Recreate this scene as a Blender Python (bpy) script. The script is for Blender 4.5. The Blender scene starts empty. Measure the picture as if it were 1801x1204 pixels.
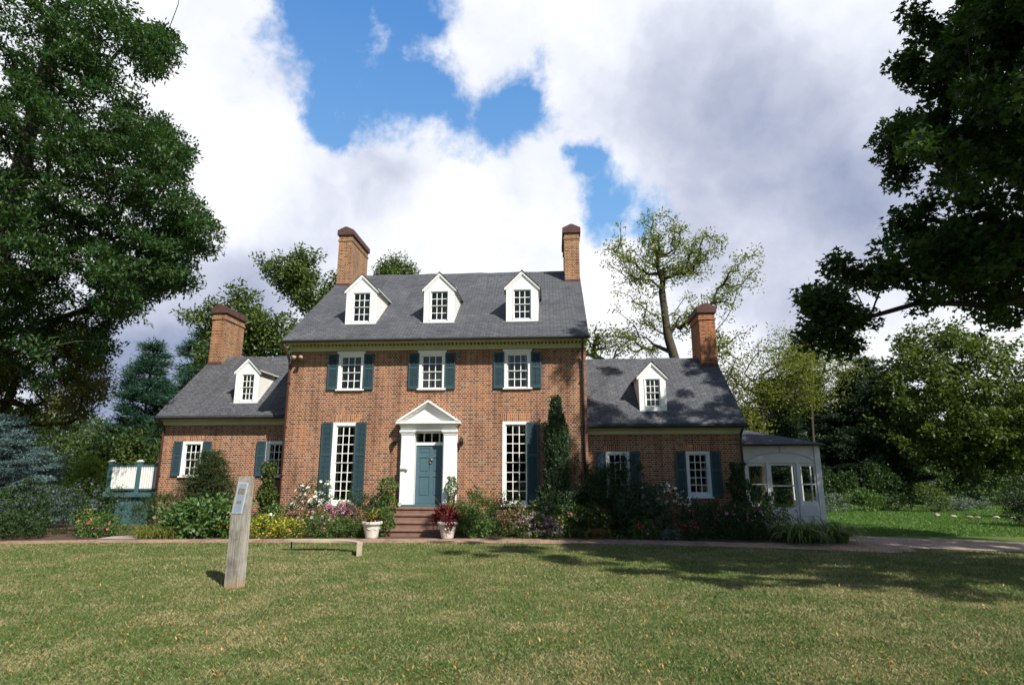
import bpy, math, random
import numpy as np
from mathutils import Vector, Matrix
R = math.radians
scene = bpy.context.scene
rng = np.random.default_rng(11)
random.seed(7)

# ---------------------------------------------------------------- camera
PITCH, YAW = 0.2155, 0.068
cam_data = bpy.data.cameras.new('camera')
cam = bpy.data.objects.new('camera', cam_data)
scene.collection.objects.link(cam)
cam_data.sensor_width = 36.0
cam_data.lens = 36.0 * 1045.0 / 1801.0
cam_data.clip_start = 0.05
cam_data.clip_end = 3000
_c, _s = math.cos(YAW), math.sin(YAW)
_f = Vector((-_s*math.cos(PITCH), _c*math.cos(PITCH), math.sin(PITCH)))
_r = Vector((_c, _s, 0.0))
_u = _r.cross(_f)
cam.matrix_world = Matrix(((_r.x, _u.x, -_f.x, 0.0), (_r.y, _u.y, -_f.y, 0.0), (_r.z, _u.z, -_f.z, 2.0), (0, 0, 0, 1)))
scene.camera = cam

# ---------------------------------------------------------------- sun and exposure
SUN_EL = R(43)
SUN_AZ = math.atan2(0.66, -0.75)          # from +Y towards +X
sd = Vector((math.sin(SUN_AZ)*math.cos(SUN_EL), math.cos(SUN_AZ)*math.cos(SUN_EL), math.sin(SUN_EL)))
sun_data = bpy.data.lights.new('sun', 'SUN')
sun_data.energy = 5.0
sun_data.angle = R(0.55)
sun_data.color = (1.0, 0.95, 0.86)
sun = bpy.data.objects.new('sun', sun_data)
scene.collection.objects.link(sun)
sun.rotation_euler = sd.to_track_quat('Z', 'Y').to_euler()
scene.view_settings.view_transform = 'Standard'
scene.view_settings.look = 'None'
scene.view_settings.exposure = 0.52
scene.view_settings.gamma = 1.0

# ---------------------------------------------------------------- sky with broken cloud
BLUE = [(-0.34, 0.695, 0.633, 0.035), (-0.327, 0.718, 0.614, 0.044), (-0.28, 0.724, 0.631, 0.065), (-0.217, 0.735, 0.642, 0.066), (-0.182, 0.747, 0.64, 0.038), (-0.297, 0.755, 0.585, 0.071), (-0.233, 0.77, 0.593, 0.077), (-0.192, 0.783, 0.591, 0.052), (-0.328, 0.778, 0.536, 0.035), (-0.324, 0.795, 0.513, 0.027), (-0.279, 0.787, 0.55, 0.047), (-0.128, 0.826, 0.549, 0.04), (-0.084, 0.835, 0.543, 0.043), (-0.035, 0.83, 0.557, 0.04), (-0.17, 0.806, 0.567, 0.048), (0.068, 0.872, 0.484, 0.031), (0.081, 0.89, 0.448, 0.034), (0.109, 0.902, 0.418, 0.043), (0.158, 0.904, 0.398, 0.037), (0.077, 0.906, 0.416, 0.031), (0.041, 0.862, 0.505, 0.018)]
DARK = [(0.183, 0.794, 0.58, 0.134), (0.289, 0.858, 0.425, 0.166), (0.387, 0.77, 0.507, 0.151), (0.467, 0.823, 0.323, 0.137), (0.237, 0.92, 0.311, 0.076), (0.356, 0.906, 0.23, 0.091), (0.543, 0.747, 0.384, 0.134), (-0.433, 0.87, 0.235, 0.111), (-0.474, 0.835, 0.28, 0.073), (-0.555, 0.817, 0.155, 0.147), (-0.609, 0.788, 0.086, 0.105), (-0.241, 0.856, 0.457, 0.072), (-0.379, 0.846, 0.374, 0.104), (-0.061, 0.889, 0.453, 0.056), (-0.428, 0.692, 0.581, 0.068)]
DARK_W = [0.50, 0.60, 0.55, 0.48, 0.22, 0.42, 0.5, 0.42, 0.35, 0.8, 0.75, 0.4, 0.3, 0.15, 0.3]
world = bpy.data.worlds.new('World')
scene.world = world
world.use_nodes = True
nt = world.node_tree
nt.nodes.clear()
N = nt.nodes.new
L = nt.links.new


def nmath(op, a, b=None, c=None, clamp=False):
    n = N('ShaderNodeMath'); n.operation = op; n.use_clamp = clamp
    for i, v in enumerate((a, b, c)):
        if v is None:
            continue
        if isinstance(v, (int, float)):
            n.inputs[i].default_value = v
        else:
            L(v, n.inputs[i])
    return n.outputs[0]


wout = N('ShaderNodeOutputWorld')
tc = N('ShaderNodeTexCoord')
sky = N('ShaderNodeTexSky')
sky.sky_type = 'NISHITA'
sky.sun_disc = False
sky.sun_elevation = SUN_EL
sky.sun_rotation = SUN_AZ
sky.air_density = 1.0
sky.dust_density = 0.6
sky.ozone_density = 1.6
gen = tc.outputs['Generated']


def noise(vec, scale, detail, rough, dist=0.0):
    n = N('ShaderNodeTexNoise'); n.inputs['Scale'].default_value = scale
    n.inputs['Detail'].default_value = detail; n.inputs['Roughness'].default_value = rough
    n.inputs['Distortion'].default_value = dist
    L(vec, n.inputs['Vector'])
    return n


def warp(vec, scale, amount, detail=6):
    n = noise(vec, scale, detail, 0.62)
    s = N('ShaderNodeVectorMath'); s.operation = 'SUBTRACT'; L(n.outputs['Color'], s.inputs[0]); s.inputs[1].default_value = (0.5, 0.5, 0.5)
    m = N('ShaderNodeVectorMath'); m.operation = 'SCALE'; L(s.outputs[0], m.inputs[0]); m.inputs['Scale'].default_value = amount
    a = N('ShaderNodeVectorMath'); a.operation = 'ADD'; L(vec, a.inputs[0]); L(m.outputs[0], a.inputs[1])
    return a.outputs[0]


w1 = warp(gen, 8.0, 0.085, 7)
w2 = warp(gen, 4.0, 0.12, 5)


def blob(vec, b, soft):
    d = N('ShaderNodeVectorMath'); d.operation = 'DISTANCE'; L(vec, d.inputs[0]); d.inputs[1].default_value = b[:3]
    return nmath('MULTIPLY_ADD', d.outputs['Value'], -1.0/(b[3]*soft), 1.0)


acc = None
for b in BLUE:
    v = blob(w1, b, 1.45)
    acc = v if acc is None else nmath('SMOOTH_MAX', acc, v, 0.25)
hole = N('ShaderNodeMapRange'); hole.interpolation_type = 'SMOOTHSTEP'
fine = noise(gen, 11.0, 10, 0.62, 0.15)
hsum = nmath('ADD', acc, nmath('MULTIPLY_ADD', fine.outputs['Fac'], 2.3, -1.15))
L(hsum, hole.inputs['Value'])
hole.inputs['From Min'].default_value = -0.15
hole.inputs['From Max'].default_value = 0.60
acc = None
for b, w in zip(DARK, DARK_W):
    v = nmath('MULTIPLY', nmath('MAXIMUM', blob(w2, b, 1.25), 0.0), w)
    acc = v if acc is None else nmath('ADD', acc, v)
cl = noise(w2, 7.5, 8, 0.55, 0.0)
cl2 = noise(w2, 2.6, 5, 0.55)
dk = nmath('ADD', acc, nmath('MULTIPLY_ADD', cl.outputs['Fac'], 0.95, -0.46))
dk = nmath('ADD', dk, nmath('MULTIPLY_ADD', cl2.outputs['Fac'], 0.5, -0.25))
ramp = N('ShaderNodeValToRGB')
L(nmath('ADD', dk, 0.12, clamp=True), ramp.inputs['Fac'])
cr = ramp.color_ramp
cr.elements[0].position = 0.0; cr.elements[0].color = (0.76, 0.76, 0.78, 1)
cr.elements[1].position = 1.0; cr.elements[1].color = (0.24, 0.28, 0.40, 1)
e = cr.elements.new(0.28); e.color = (0.62, 0.645, 0.72, 1)
e = cr.elements.new(0.55); e.color = (0.45, 0.475, 0.57, 1)
# the cloud bank stands over the house (+Y side of the sky); elsewhere the sky is clear
sep = N('ShaderNodeSeparateXYZ'); L(gen, sep.inputs[0])
bank = N('ShaderNodeMapRange'); bank.interpolation_type = 'SMOOTHSTEP'
L(nmath('ADD', sep.outputs['Y'], nmath('MULTIPLY_ADD', cl.outputs['Fac'], 0.3, -0.15)), bank.inputs['Value'])
bank.inputs['From Min'].default_value = 0.38
bank.inputs['From Max'].default_value = 0.52
cover = nmath('MULTIPLY', bank.outputs[0], nmath('SUBTRACT', 1.0, hole.outputs[0]))
skyscale = N('ShaderNodeVectorMath'); skyscale.operation = 'SCALE'
L(sky.outputs[0], skyscale.inputs[0]); skyscale.inputs['Scale'].default_value = 1.0
bg1 = N('ShaderNodeBackground'); L(skyscale.outputs[0], bg1.inputs['Color']); bg1.inputs['Strength'].default_value = 0.078
bg2 = N('ShaderNodeBackground'); L(ramp.outputs['Color'], bg2.inputs['Color']); bg2.inputs['Strength'].default_value = 1.0
# blue showing through the gaps in the bank
gapc = N('ShaderNodeValToRGB'); L(sep.outputs['Z'], gapc.inputs['Fac'])
gapc.color_ramp.elements[0].position = 0.25; gapc.color_ramp.elements[0].color = (0.20, 0.40, 0.66, 1)
gapc.color_ramp.elements[1].position = 0.66; gapc.color_ramp.elements[1].color = (0.072, 0.205, 0.48, 1)
bg3 = N('ShaderNodeBackground'); L(gapc.outputs['Color'], bg3.inputs['Color']); bg3.inputs['Strength'].default_value = 1.0
mixg = N('ShaderNodeMixShader'); L(bank.outputs[0], mixg.inputs[0]); L(bg1.outputs[0], mixg.inputs[1]); L(bg3.outputs[0], mixg.inputs[2])
mixw = N('ShaderNodeMixShader'); L(cover, mixw.inputs[0]); L(mixg.outputs[0], mixw.inputs[1]); L(bg2.outputs[0], mixw.inputs[2])
L(mixw.outputs[0], wout.inputs['Surface'])


# ---------------------------------------------------------------- materials
def mat_new(name):
    m = bpy.data.materials.new(name); m.use_nodes = True
    t = m.node_tree; b = t.nodes['Principled BSDF']
    return m, t, b


def tnode(t, kind, **kw):
    n = t.nodes.new(kind)
    for k, v in kw.items():
        setattr(n, k, v)
    return n


def ramp_node(t, fac, stops):
    r = t.nodes.new('ShaderNodeValToRGB')
    if fac is not None:
        t.links.new(fac, r.inputs['Fac'])
    els = r.color_ramp.elements
    els[0].position = stops[0][0]; els[0].color = (*stops[0][1], 1)
    els[1].position = stops[-1][0]; els[1].color = (*stops[-1][1], 1)
    for p, c in stops[1:-1]:
        e_ = els.new(p); e_.color = (*c, 1)
    return r


def tnoise(t, vec, scale, detail=5, rough=0.6):
    n = t.nodes.new('ShaderNodeTexNoise'); n.inputs['Scale'].default_value = scale
    n.inputs['Detail'].default_value = detail; n.inputs['Roughness'].default_value = rough
    if vec is not None:
        t.links.new(vec, n.inputs['Vector'])
    return n


def mixc(t, fac, a, b, blend='MIX'):
    n = t.nodes.new('ShaderNodeMix'); n.data_type = 'RGBA'; n.blend_type = blend
    for sock, v in ((n.inputs[0], fac), (n.inputs[6], a), (n.inputs[7], b)):
        if isinstance(v, (int, float)):
            sock.default_value = v
        elif isinstance(v, tuple):
            sock.default_value = (*v, 1) if len(v) == 3 else v
        else:
            t.links.new(v, sock)
    return n.outputs[2]


def bump(t, b, height, strength, dist):
    n = t.nodes.new('ShaderNodeBump'); n.inputs['Strength'].default_value = strength
    n.inputs['Distance'].default_value = dist
    t.links.new(height, n.inputs['Height']); t.links.new(n.outputs[0], b.inputs['Normal'])


def brick_mat(name, c1, c2, dark, mortar, bw=0.215, bh=0.075, mort=0.011, rot=False, pale=0.0):
    m, t, b = mat_new(name)
    uv = t.nodes.new('ShaderNodeUVMap').outputs[0]
    if rot:
        mp = t.nodes.new('ShaderNodeMapping'); mp.inputs['Rotation'].default_value = (0, 0, R(90)); t.links.new(uv, mp.inputs[0]); uv2 = mp.outputs[0]
    else:
        uv2 = uv
    wn = tnoise(t, uv, 9, 3)
    wv = t.nodes.new('ShaderNodeVectorMath'); wv.operation = 'SCALE'; t.links.new(wn.outputs['Color'], wv.inputs[0]); wv.inputs['Scale'].default_value = 0.012
    wa = t.nodes.new('ShaderNodeVectorMath'); wa.operation = 'ADD'; t.links.new(uv2, wa.inputs[0]); t.links.new(wv.outputs[0], wa.inputs[1])
    br = t.nodes.new('ShaderNodeTexBrick')
    t.links.new(wa.outputs[0], br.inputs['Vector'])
    br.offset = 0.5; br.squash = 0.5 if not rot else 1.0; br.squash_frequency = 2
    br.inputs['Scale'].default_value = 1.0
    br.inputs['Brick Width'].default_value = bw
    br.inputs['Row Height'].default_value = bh
    br.inputs['Mortar Size'].default_value = mort
    br.inputs['Mortar Smooth'].default_value = 0.1
    br.inputs['Bias'].default_value = 0.0
    br.inputs['Color1'].default_value = (0, 0, 0, 1)
    br.inputs['Color2'].default_value = (1, 1, 1, 1)
    br.inputs['Mortar'].default_value = (0.5, 0.5, 0.5, 1)
    r = ramp_node(t, br.outputs['Color'], [(0.0, dark), (0.08, dark), (0.24, c1), (0.6, c2), (0.92, tuple(v*1.2 for v in c2)), (1.0, (0.24, 0.17, 0.12))])
    big = tnoise(t, uv, 0.55, 6, 0.65)
    rb = ramp_node(t, big.outputs['Fac'], [(0.3, (0.66, 0.62, 0.62)), (0.45, (0.92, 0.90, 0.90)), (0.55, (1.05, 1.05, 1.05)), (0.70, (1.38, 1.28, 1.12))])
    fn = tnoise(t, uv, 45, 4)
    rf = ramp_node(t, fn.outputs['Fac'], [(0.3, (0.75, 0.75, 0.75)), (0.7, (1.2, 1.2, 1.2))])
    c = mixc(t, 1.0, r.outputs[0], rb.outputs[0], 'MULTIPLY')
    c = mixc(t, 1.0, c, rf.outputs[0], 'MULTIPLY')
    c = mixc(t, br.outputs['Fac'], c, mortar)
    # patches where lime mortar has washed over the bricks
    pt = tnoise(t, uv, 1.7, 7, 0.7)
    pr = ramp_node(t, pt.outputs['Fac'], [(0.63, (0, 0, 0)), (0.76, (0.5, 0.5, 0.5))])
    c = mixc(t, pr.outputs[0], c, mortar)
    # streaks of rust and damp run down the wall
    mp2 = t.nodes.new('ShaderNodeMapping'); mp2.inputs['Scale'].default_value = (1.6, 0.28, 1); t.links.new(uv, mp2.inputs[0])
    sn = tnoise(t, mp2.outputs[0], 1.3, 6, 0.6)
    sr = ramp_node(t, sn.outputs['Fac'], [(0.36, (0.74, 0.66, 0.60)), (0.50, (1, 1, 1)), (0.66, (1.18, 1.06, 0.88))])
    c = mixc(t, 0.85, c, sr.outputs[0], 'MULTIPLY')
    t.links.new(c, b.inputs['Base Color'])
    b.inputs['Roughness'].default_value = 0.9
    b.inputs['Specular IOR Level'].default_value = 0.2
    h = mixc(t, br.outputs['Fac'], (1, 1, 1), (0, 0, 0))
    bump(t, b, h, 0.55, 0.008)
    return m


def slate_mat(name, base, bw=0.26, bh=0.125):
    m, t, b = mat_new(name)
    uv = t.nodes.new('ShaderNodeUVMap').outputs[0]
    br = t.nodes.new('ShaderNodeTexBrick'); t.links.new(uv, br.inputs['Vector'])
    br.inputs['Scale'].default_value = 1.0; br.inputs['Brick Width'].default_value = bw; br.inputs['Row Height'].default_value = bh
    br.inputs['Mortar Size'].default_value = 0.012; br.inputs['Mortar Smooth'].default_value = 0.3
    br.inputs['Color1'].default_value = (0, 0, 0, 1); br.inputs['Color2'].default_value = (1, 1, 1, 1)
    r = ramp_node(t, br.outputs['Color'], [(0.0, tuple(v*0.80 for v in base)), (0.5, base), (1.0, tuple(v*1.22 for v in base))])
    big = tnoise(t, uv, 0.7, 6, 0.7)
    rb = ramp_node(t, big.outputs['Fac'], [(0.3, (0.74, 0.75, 0.78)), (0.5, (1, 1, 1)), (0.7, (1.35, 1.33, 1.26))])
    fn = tnoise(t, uv, 12, 6, 0.8)
    rf = ramp_node(t, fn.outputs['Fac'], [(0.3, (0.72, 0.72, 0.72)), (0.7, (1.3, 1.3, 1.3))])
    c = mixc(t, 1.0, r.outputs[0], rb.outputs[0], 'MULTIPLY'); c = mixc(t, 1.0, c, rf.outputs[0], 'MULTIPLY')
    c = mixc(t, br.outputs['Fac'], c, tuple(v*0.3 for v in base))
    t.links.new(c, b.inputs['Base Color']); b.inputs['Roughness'].default_value = 0.75
    b.inputs['Specular IOR Level'].default_value = 0.3
    h = mixc(t, br.outputs['Fac'], br.outputs['Color'], (0, 0, 0))
    bump(t, b, h, 0.6, 0.012)
    return m


def plain(name, col, rough=0.6, var=0.12, scale=3.0, spec=0.4, metal=0.0, streak=False, bumps=0.0):
    m, t, b = mat_new(name)
    tcn = t.nodes.new('ShaderNodeTexCoord')
    v = tcn.outputs['Object']
    if streak:
        mp = t.nodes.new('ShaderNodeMapping'); mp.inputs['Scale'].default_value = (6, 6, 0.5); t.links.new(v, mp.inputs[0]); v = mp.outputs[0]
    n = tnoise(t, v, scale, 6, 0.65)
    r = ramp_node(t, n.outputs['Fac'], [(0.25, tuple(c*(1-var*2) for c in col)), (0.5, col), (0.75, tuple(min(1, c*(1+var)) for c in col))])
    t.links.new(r.outputs[0], b.inputs['Base Color'])
    b.inputs['Roughness'].default_value = rough; b.inputs['Specular IOR Level'].default_value = spec
    b.inputs['Metallic'].default_value = metal
    if bumps:
        n2 = tnoise(t, v, scale*8, 5, 0.7); bump(t, b, n2.outputs['Fac'], bumps, 0.01)
    return m


def leaf_mat(name, stops, trans=0.35, rough=0.5, spec=0.3, tint=1.6):
    """colour picked per leaf; thin leaves let some light through"""
    m, t, b = mat_new(name)
    g = t.nodes.new('ShaderNodeNewGeometry')
    n = len(stops)
    r = ramp_node(t, g.outputs['Random Per Island'], [(i/(n-1), s) for i, s in enumerate(stops)])
    t.links.new(r.outputs[0], b.inputs['Base Color'])
    b.inputs['Roughness'].default_value = rough; b.inputs['Specular IOR Level'].default_value = spec
    tr = t.nodes.new('ShaderNodeBsdfTranslucent')
    tc_ = mixc(t, 1.0, r.outputs[0], (tint*0.95, tint, tint*0.45), 'MULTIPLY')
    t.links.new(tc_, tr.inputs['Color'])
    mx = t.nodes.new('ShaderNodeMixShader'); mx.inputs[0].default_value = trans
    t.links.new(b.outputs[0], mx.inputs[1]); t.links.new(tr.outputs[0], mx.inputs[2])
    t.links.new(mx.outputs[0], t.nodes['Material Output'].inputs['Surface'])
    return m


M = {}
M['brick'] = brick_mat('brick', (0.150, 0.052, 0.028), (0.235, 0.087, 0.044), (0.085, 0.045, 0.038), (0.42, 0.31, 0.22), mort=0.011)
M['chimney_brick'] = brick_mat('chimney_brick', (0.150, 0.053, 0.027), (0.235, 0.090, 0.042), (0.070, 0.032, 0.026), (0.40, 0.29, 0.185), mort=0.013)
M['wing_chimney_brick'] = brick_mat('wing_chimney_brick', (0.155, 0.048, 0.024), (0.235, 0.078, 0.036), (0.10, 0.040, 0.030), (0.33, 0.21, 0.13), mort=0.011)
M['arch_brick'] = brick_mat('arch_brick', (0.25, 0.085, 0.04), (0.36, 0.135, 0.06), (0.16, 0.06, 0.04), (0.42, 0.32, 0.24), bw=0.6, bh=0.072, rot=True)
M['slate'] = slate_mat('slate', (0.080, 0.083, 0.094))
M['dark_slate'] = slate_mat('dark_slate', (0.05, 0.055, 0.075))
M['white'] = plain('white_paint', (0.80, 0.79, 0.76), 0.5, 0.05, 2.0)
M['muntin'] = plain('sash_paint', (0.78, 0.77, 0.73), 0.5, 0.05, 2.0)
M['grey_white'] = plain('weathered_white_paint', (0.66, 0.67, 0.67), 0.55, 0.08, 2.0)
M['teal'] = plain('shutter_paint', (0.034, 0.068, 0.082), 0.45, 0.10, 2.5)
M['door_teal'] = plain('door_paint', (0.068, 0.125, 0.150), 0.35, 0.05, 2.0)
M['cornice'] = plain('olive_cornice_paint', (0.52, 0.50, 0.35), 0.6, 0.08, 2.0)
M['gutter'] = plain('gutter_metal', (0.035, 0.033, 0.035), 0.4, 0.2, 4.0)
M['pipe'] = plain('brown_pipe', (0.075, 0.035, 0.028), 0.4, 0.2, 4.0)
M['galv'] = plain('weathered_zinc', (0.32, 0.33, 0.34), 0.5, 0.2, 8.0)
M['cap'] = plain('chimney_cap_brick', (0.085, 0.042, 0.036), 0.85, 0.25, 6.0)
M['lead'] = plain('lead_flashing', (0.22, 0.23, 0.25), 0.5, 0.15, 5.0)
M['brownstone'] = plain('brownstone', (0.20, 0.115, 0.085), 0.85, 0.2, 4.0, bumps=0.4)
M['black_iron'] = plain('black_iron', (0.02, 0.02, 0.022), 0.4, 0.2, 4.0)
M['brass'] = plain('brass', (0.50, 0.33, 0.13), 0.3, 0.1, 5, metal=1.0)
M['pot'] = plain('cast_stone', (0.56, 0.53, 0.47), 0.8, 0.12, 12.0, bumps=0.3)
M['soil'] = plain('soil', (0.085, 0.05, 0.033), 0.95, 0.35, 14.0, bumps=0.8)
M['timber'] = plain('weathered_timber', (0.30, 0.265, 0.215), 0.85, 0.30, 2.4, streak=True, bumps=0.5)
M['plate'] = plain('sign_plate', (0.26, 0.31, 0.37), 0.3, 0.04, 6.0)
M['plate_rim'] = plain('sign_rim', (0.42, 0.48, 0.56), 0.3, 0.04, 6.0)
M['ink'] = plain('sign_ink', (0.17, 0.20, 0.25), 0.5, 0.05, 20.0)
M['sepia'] = plain('sign_picture', (0.19, 0.16, 0.11), 0.4, 0.5, 22.0)
M['bench'] = plain('bench_wood', (0.42, 0.35, 0.25), 0.75, 0.18, 5.0, bumps=0.3)
M['boulder'] = plain('boulder_stone', (0.36, 0.30, 0.25), 0.9, 0.2, 5.0, bumps=0.6)
M['deck_teal'] = plain('deck_paint', (0.05, 0.115, 0.125), 0.55, 0.12, 3.0)
M['bark'] = plain('bark', (0.055, 0.044, 0.034), 0.95, 0.35, 6.0, streak=True, bumps=0.8)
M['mossy_bark'] = plain('mossy_bark', (0.058, 0.050, 0.032), 0.95, 0.35, 3.0, streak=True, bumps=0.8)
M['stem'] = plain('green_stem', (0.06, 0.09, 0.03), 0.7, 0.2, 8.0)
M['curtain'] = plain('curtain_cloth', (0.62, 0.60, 0.55), 0.9, 0.06, 6.0)
M['inside'] = plain('plaster', (0.20, 0.18, 0.15), 0.9, 0.05, 1.0)

# weathered post timber: long grain, dark checks, a rusty foot
tm, tt, tb = mat_new('grey_post_timber')
tco = tt.nodes.new('ShaderNodeTexCoord').outputs['Object']
mp_ = tt.nodes.new('ShaderNodeMapping'); mp_.inputs['Scale'].default_value = (22, 22, 1.3); tt.links.new(tco, mp_.inputs[0])
gn = tnoise(tt, mp_.outputs[0], 2.0, 8, 0.7); bn = tnoise(tt, tco, 3.2, 5, 0.6)
gr_ = ramp_node(tt, gn.outputs['Fac'], [(0.30, (0.13, 0.115, 0.10)), (0.44, (0.27, 0.25, 0.215)), (0.6, (0.39, 0.365, 0.32)), (0.75, (0.48, 0.455, 0.40))])
br_ = ramp_node(tt, bn.outputs['Fac'], [(0.32, (0.55, 0.53, 0.52)), (0.5, (0.95, 0.95, 0.94)), (0.7, (1.15, 1.12, 1.05))])
cx_ = mixc(tt, 1.0, gr_.outputs[0], br_.outputs[0], 'MULTIPLY')
sz = tt.nodes.new('ShaderNodeSeparateXYZ'); tt.links.new(tco, sz.inputs[0])
mz = tt.nodes.new('ShaderNodeMapRange'); tt.links.new(sz.outputs['Z'], mz.inputs['Value']); mz.inputs['From Min'].default_value = 0.22; mz.inputs['From Max'].default_value = 0.0; mz.inputs['To Max'].default_value = 0.65
cx_ = mixc(tt, mz.outputs[0], cx_, (0.36, 0.22, 0.10))
tt.links.new(cx_, tb.inputs['Base Color']); tb.inputs['Roughness'].default_value = 0.9; tb.inputs['Specular IOR Level'].default_value = 0.15
bump(tt, tb, gn.outputs['Fac'], 0.8, 0.012)
M['post_timber'] = tm

gm, gt, gb = mat_new('window_glass')
gl = gt.nodes.new('ShaderNodeBsdfGlossy'); gl.inputs['Roughness'].default_value = 0.02
tr_ = gt.nodes.new('ShaderNodeBsdfTransparent'); tr_.inputs['Color'].default_value = (0.74, 0.77, 0.74, 1)
fr = gt.nodes.new('ShaderNodeFresnel'); fr.inputs['IOR'].default_value = 1.5
nz = tnoise(gt, gt.nodes.new('ShaderNodeTexCoord').outputs['Object'], 2.2, 2)
bp = gt.nodes.new('ShaderNodeBump'); bp.inputs['Strength'].default_value = 0.25; bp.inputs['Distance'].default_value = 0.01
gt.links.new(nz.outputs['Fac'], bp.inputs['Height']); gt.links.new(bp.outputs[0], gl.inputs['Normal'])
mxg = gt.nodes.new('ShaderNodeMixShader')
fm = gt.nodes.new('ShaderNodeMath'); fm.operation = 'MULTIPLY'; fm.inputs[1].default_value = 1.4; gt.links.new(fr.outputs[0], fm.inputs[0])
gt.links.new(fm.outputs[0], mxg.inputs[0]); gt.links.new(tr_.outputs[0], mxg.inputs[1]); gt.links.new(gl.outputs[0], mxg.inputs[2])
gt.links.new(mxg.outputs[0], gt.nodes['Material Output'].inputs['Surface'])
M['glass'] = gm

# foliage colours, one ramp entry picked per leaf
M['oak_leaf'] = leaf_mat('oak_leaf', [(0.022, 0.050, 0.018), (0.035, 0.080, 0.026), (0.050, 0.105, 0.032), (0.030, 0.070, 0.030), (0.080, 0.125, 0.035)], 0.28)
M['maple_leaf'] = leaf_mat('maple_leaf', [(0.018, 0.042, 0.014), (0.030, 0.066, 0.018), (0.050, 0.100, 0.024), (0.022, 0.050, 0.018), (0.075, 0.11, 0.03)], 0.32)
M['ash_leaf'] = leaf_mat('ash_leaf', [(0.05, 0.09, 0.022), (0.10, 0.13, 0.03), (0.16, 0.13, 0.035), (0.045, 0.08, 0.02), (0.22, 0.11, 0.04)], 0.3)
M['walnut_leaf'] = leaf_mat('walnut_leaf', [(0.10, 0.15, 0.035), (0.16, 0.20, 0.045), (0.22, 0.23, 0.06), (0.07, 0.12, 0.03)], 0.4)
M['back_leaf'] = leaf_mat('back_leaf', [(0.05, 0.085, 0.02), (0.085, 0.13, 0.03), (0.12, 0.16, 0.04), (0.035, 0.065, 0.02)], 0.32)
M['locust_leaf'] = leaf_mat('locust_leaf', [(0.09, 0.125, 0.022), (0.14, 0.165, 0.03), (0.20, 0.20, 0.04), (0.06, 0.09, 0.02)], 0.4)
M['wood_leaf'] = leaf_mat('wood_leaf', [(0.035, 0.065, 0.022), (0.06, 0.10, 0.03), (0.08, 0.125, 0.035), (0.025, 0.05, 0.02)], 0.3)
M['sunny_leaf'] = leaf_mat('sunny_leaf', [(0.050, 0.080, 0.018), (0.080, 0.115, 0.025), (0.115, 0.15, 0.035), (0.035, 0.060, 0.015)], 0.35)
M['pine_needle'] = leaf_mat('pine_needle', [(0.018, 0.060, 0.034), (0.03, 0.085, 0.05), (0.022, 0.05, 0.03)], 0.1)
M['dark_needle'] = leaf_mat('dark_needle', [(0.012, 0.028, 0.012), (0.022, 0.045, 0.018), (0.016, 0.034, 0.018)], 0.1)
M['spruce_needle'] = leaf_mat('spruce_needle', [(0.085, 0.14, 0.145), (0.13, 0.20, 0.205), (0.06, 0.10, 0.10)], 0.08)
M['yew_needle'] = leaf_mat('yew_needle', [(0.025, 0.05, 0.014), (0.045, 0.075, 0.02), (0.018, 0.038, 0.012), (0.07, 0.09, 0.025)], 0.15)
M['juniper_needle'] = leaf_mat('juniper_needle', [(0.035, 0.065, 0.03), (0.055, 0.10, 0.042), (0.025, 0.05, 0.026), (0.08, 0.12, 0.05)], 0.12)
M['shrub_leaf'] = leaf_mat('shrub_leaf', [(0.05, 0.105, 0.02), (0.08, 0.15, 0.03), (0.11, 0.19, 0.045), (0.035, 0.075, 0.018)], 0.32)
M['dark_leaf'] = leaf_mat('dark_leaf', [(0.025, 0.055, 0.016), (0.04, 0.08, 0.022), (0.018, 0.04, 0.012), (0.06, 0.10, 0.03)], 0.25)
M['broad_leaf'] = leaf_mat('broad_leaf', [(0.055, 0.12, 0.03), (0.085, 0.16, 0.045), (0.12, 0.20, 0.07), (0.04, 0.09, 0.02)], 0.3, 0.4)
M['lime_leaf'] = leaf_mat('lime_leaf', [(0.13, 0.20, 0.025), (0.20, 0.27, 0.035), (0.09, 0.15, 0.02), (0.27, 0.31, 0.05)], 0.4)
M['blade'] = leaf_mat('daylily_blade', [(0.08, 0.15, 0.03), (0.13, 0.21, 0.04), (0.20, 0.25, 0.06), (0.06, 0.11, 0.02)], 0.35)
M['dry_blade'] = leaf_mat('dry_blade', [(0.16, 0.19, 0.05), (0.22, 0.24, 0.06), (0.10, 0.15, 0.03), (0.32, 0.25, 0.09)], 0.35)
M['grey_leaf'] = leaf_mat('grey_leaf', [(0.10, 0.14, 0.105), (0.15, 0.19, 0.15), (0.07, 0.10, 0.08)], 0.2)
M['coleus'] = leaf_mat('coleus_leaf', [(0.09, 0.004, 0.010), (0.15, 0.008, 0.016), (0.05, 0.003, 0.008)], 0.3, tint=1.2)
M['ochre'] = leaf_mat('ochre_leaf', [(0.30, 0.17, 0.05), (0.40, 0.24, 0.07), (0.22, 0.12, 0.04)], 0.3)
M['fl_white'] = leaf_mat('white_petal', [(0.80, 0.78, 0.70), (0.85, 0.83, 0.76), (0.76, 0.72, 0.62)], 0.2, tint=1.0)
M['fl_pink'] = leaf_mat('pink_petal', [(0.55, 0.13, 0.27), (0.65, 0.22, 0.38), (0.70, 0.36, 0.45), (0.45, 0.08, 0.2)], 0.25, tint=1.0)
M['fl_mauve'] = leaf_mat('mauve_petal', [(0.42, 0.22, 0.45), (0.55, 0.32, 0.55), (0.50, 0.16, 0.36), (0.62, 0.44, 0.60)], 0.25, tint=1.0)
M['fl_purple'] = leaf_mat('purple_petal', [(0.15, 0.12, 0.22), (0.20, 0.16, 0.29), (0.11, 0.09, 0.18)], 0.25, tint=1.0)
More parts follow.
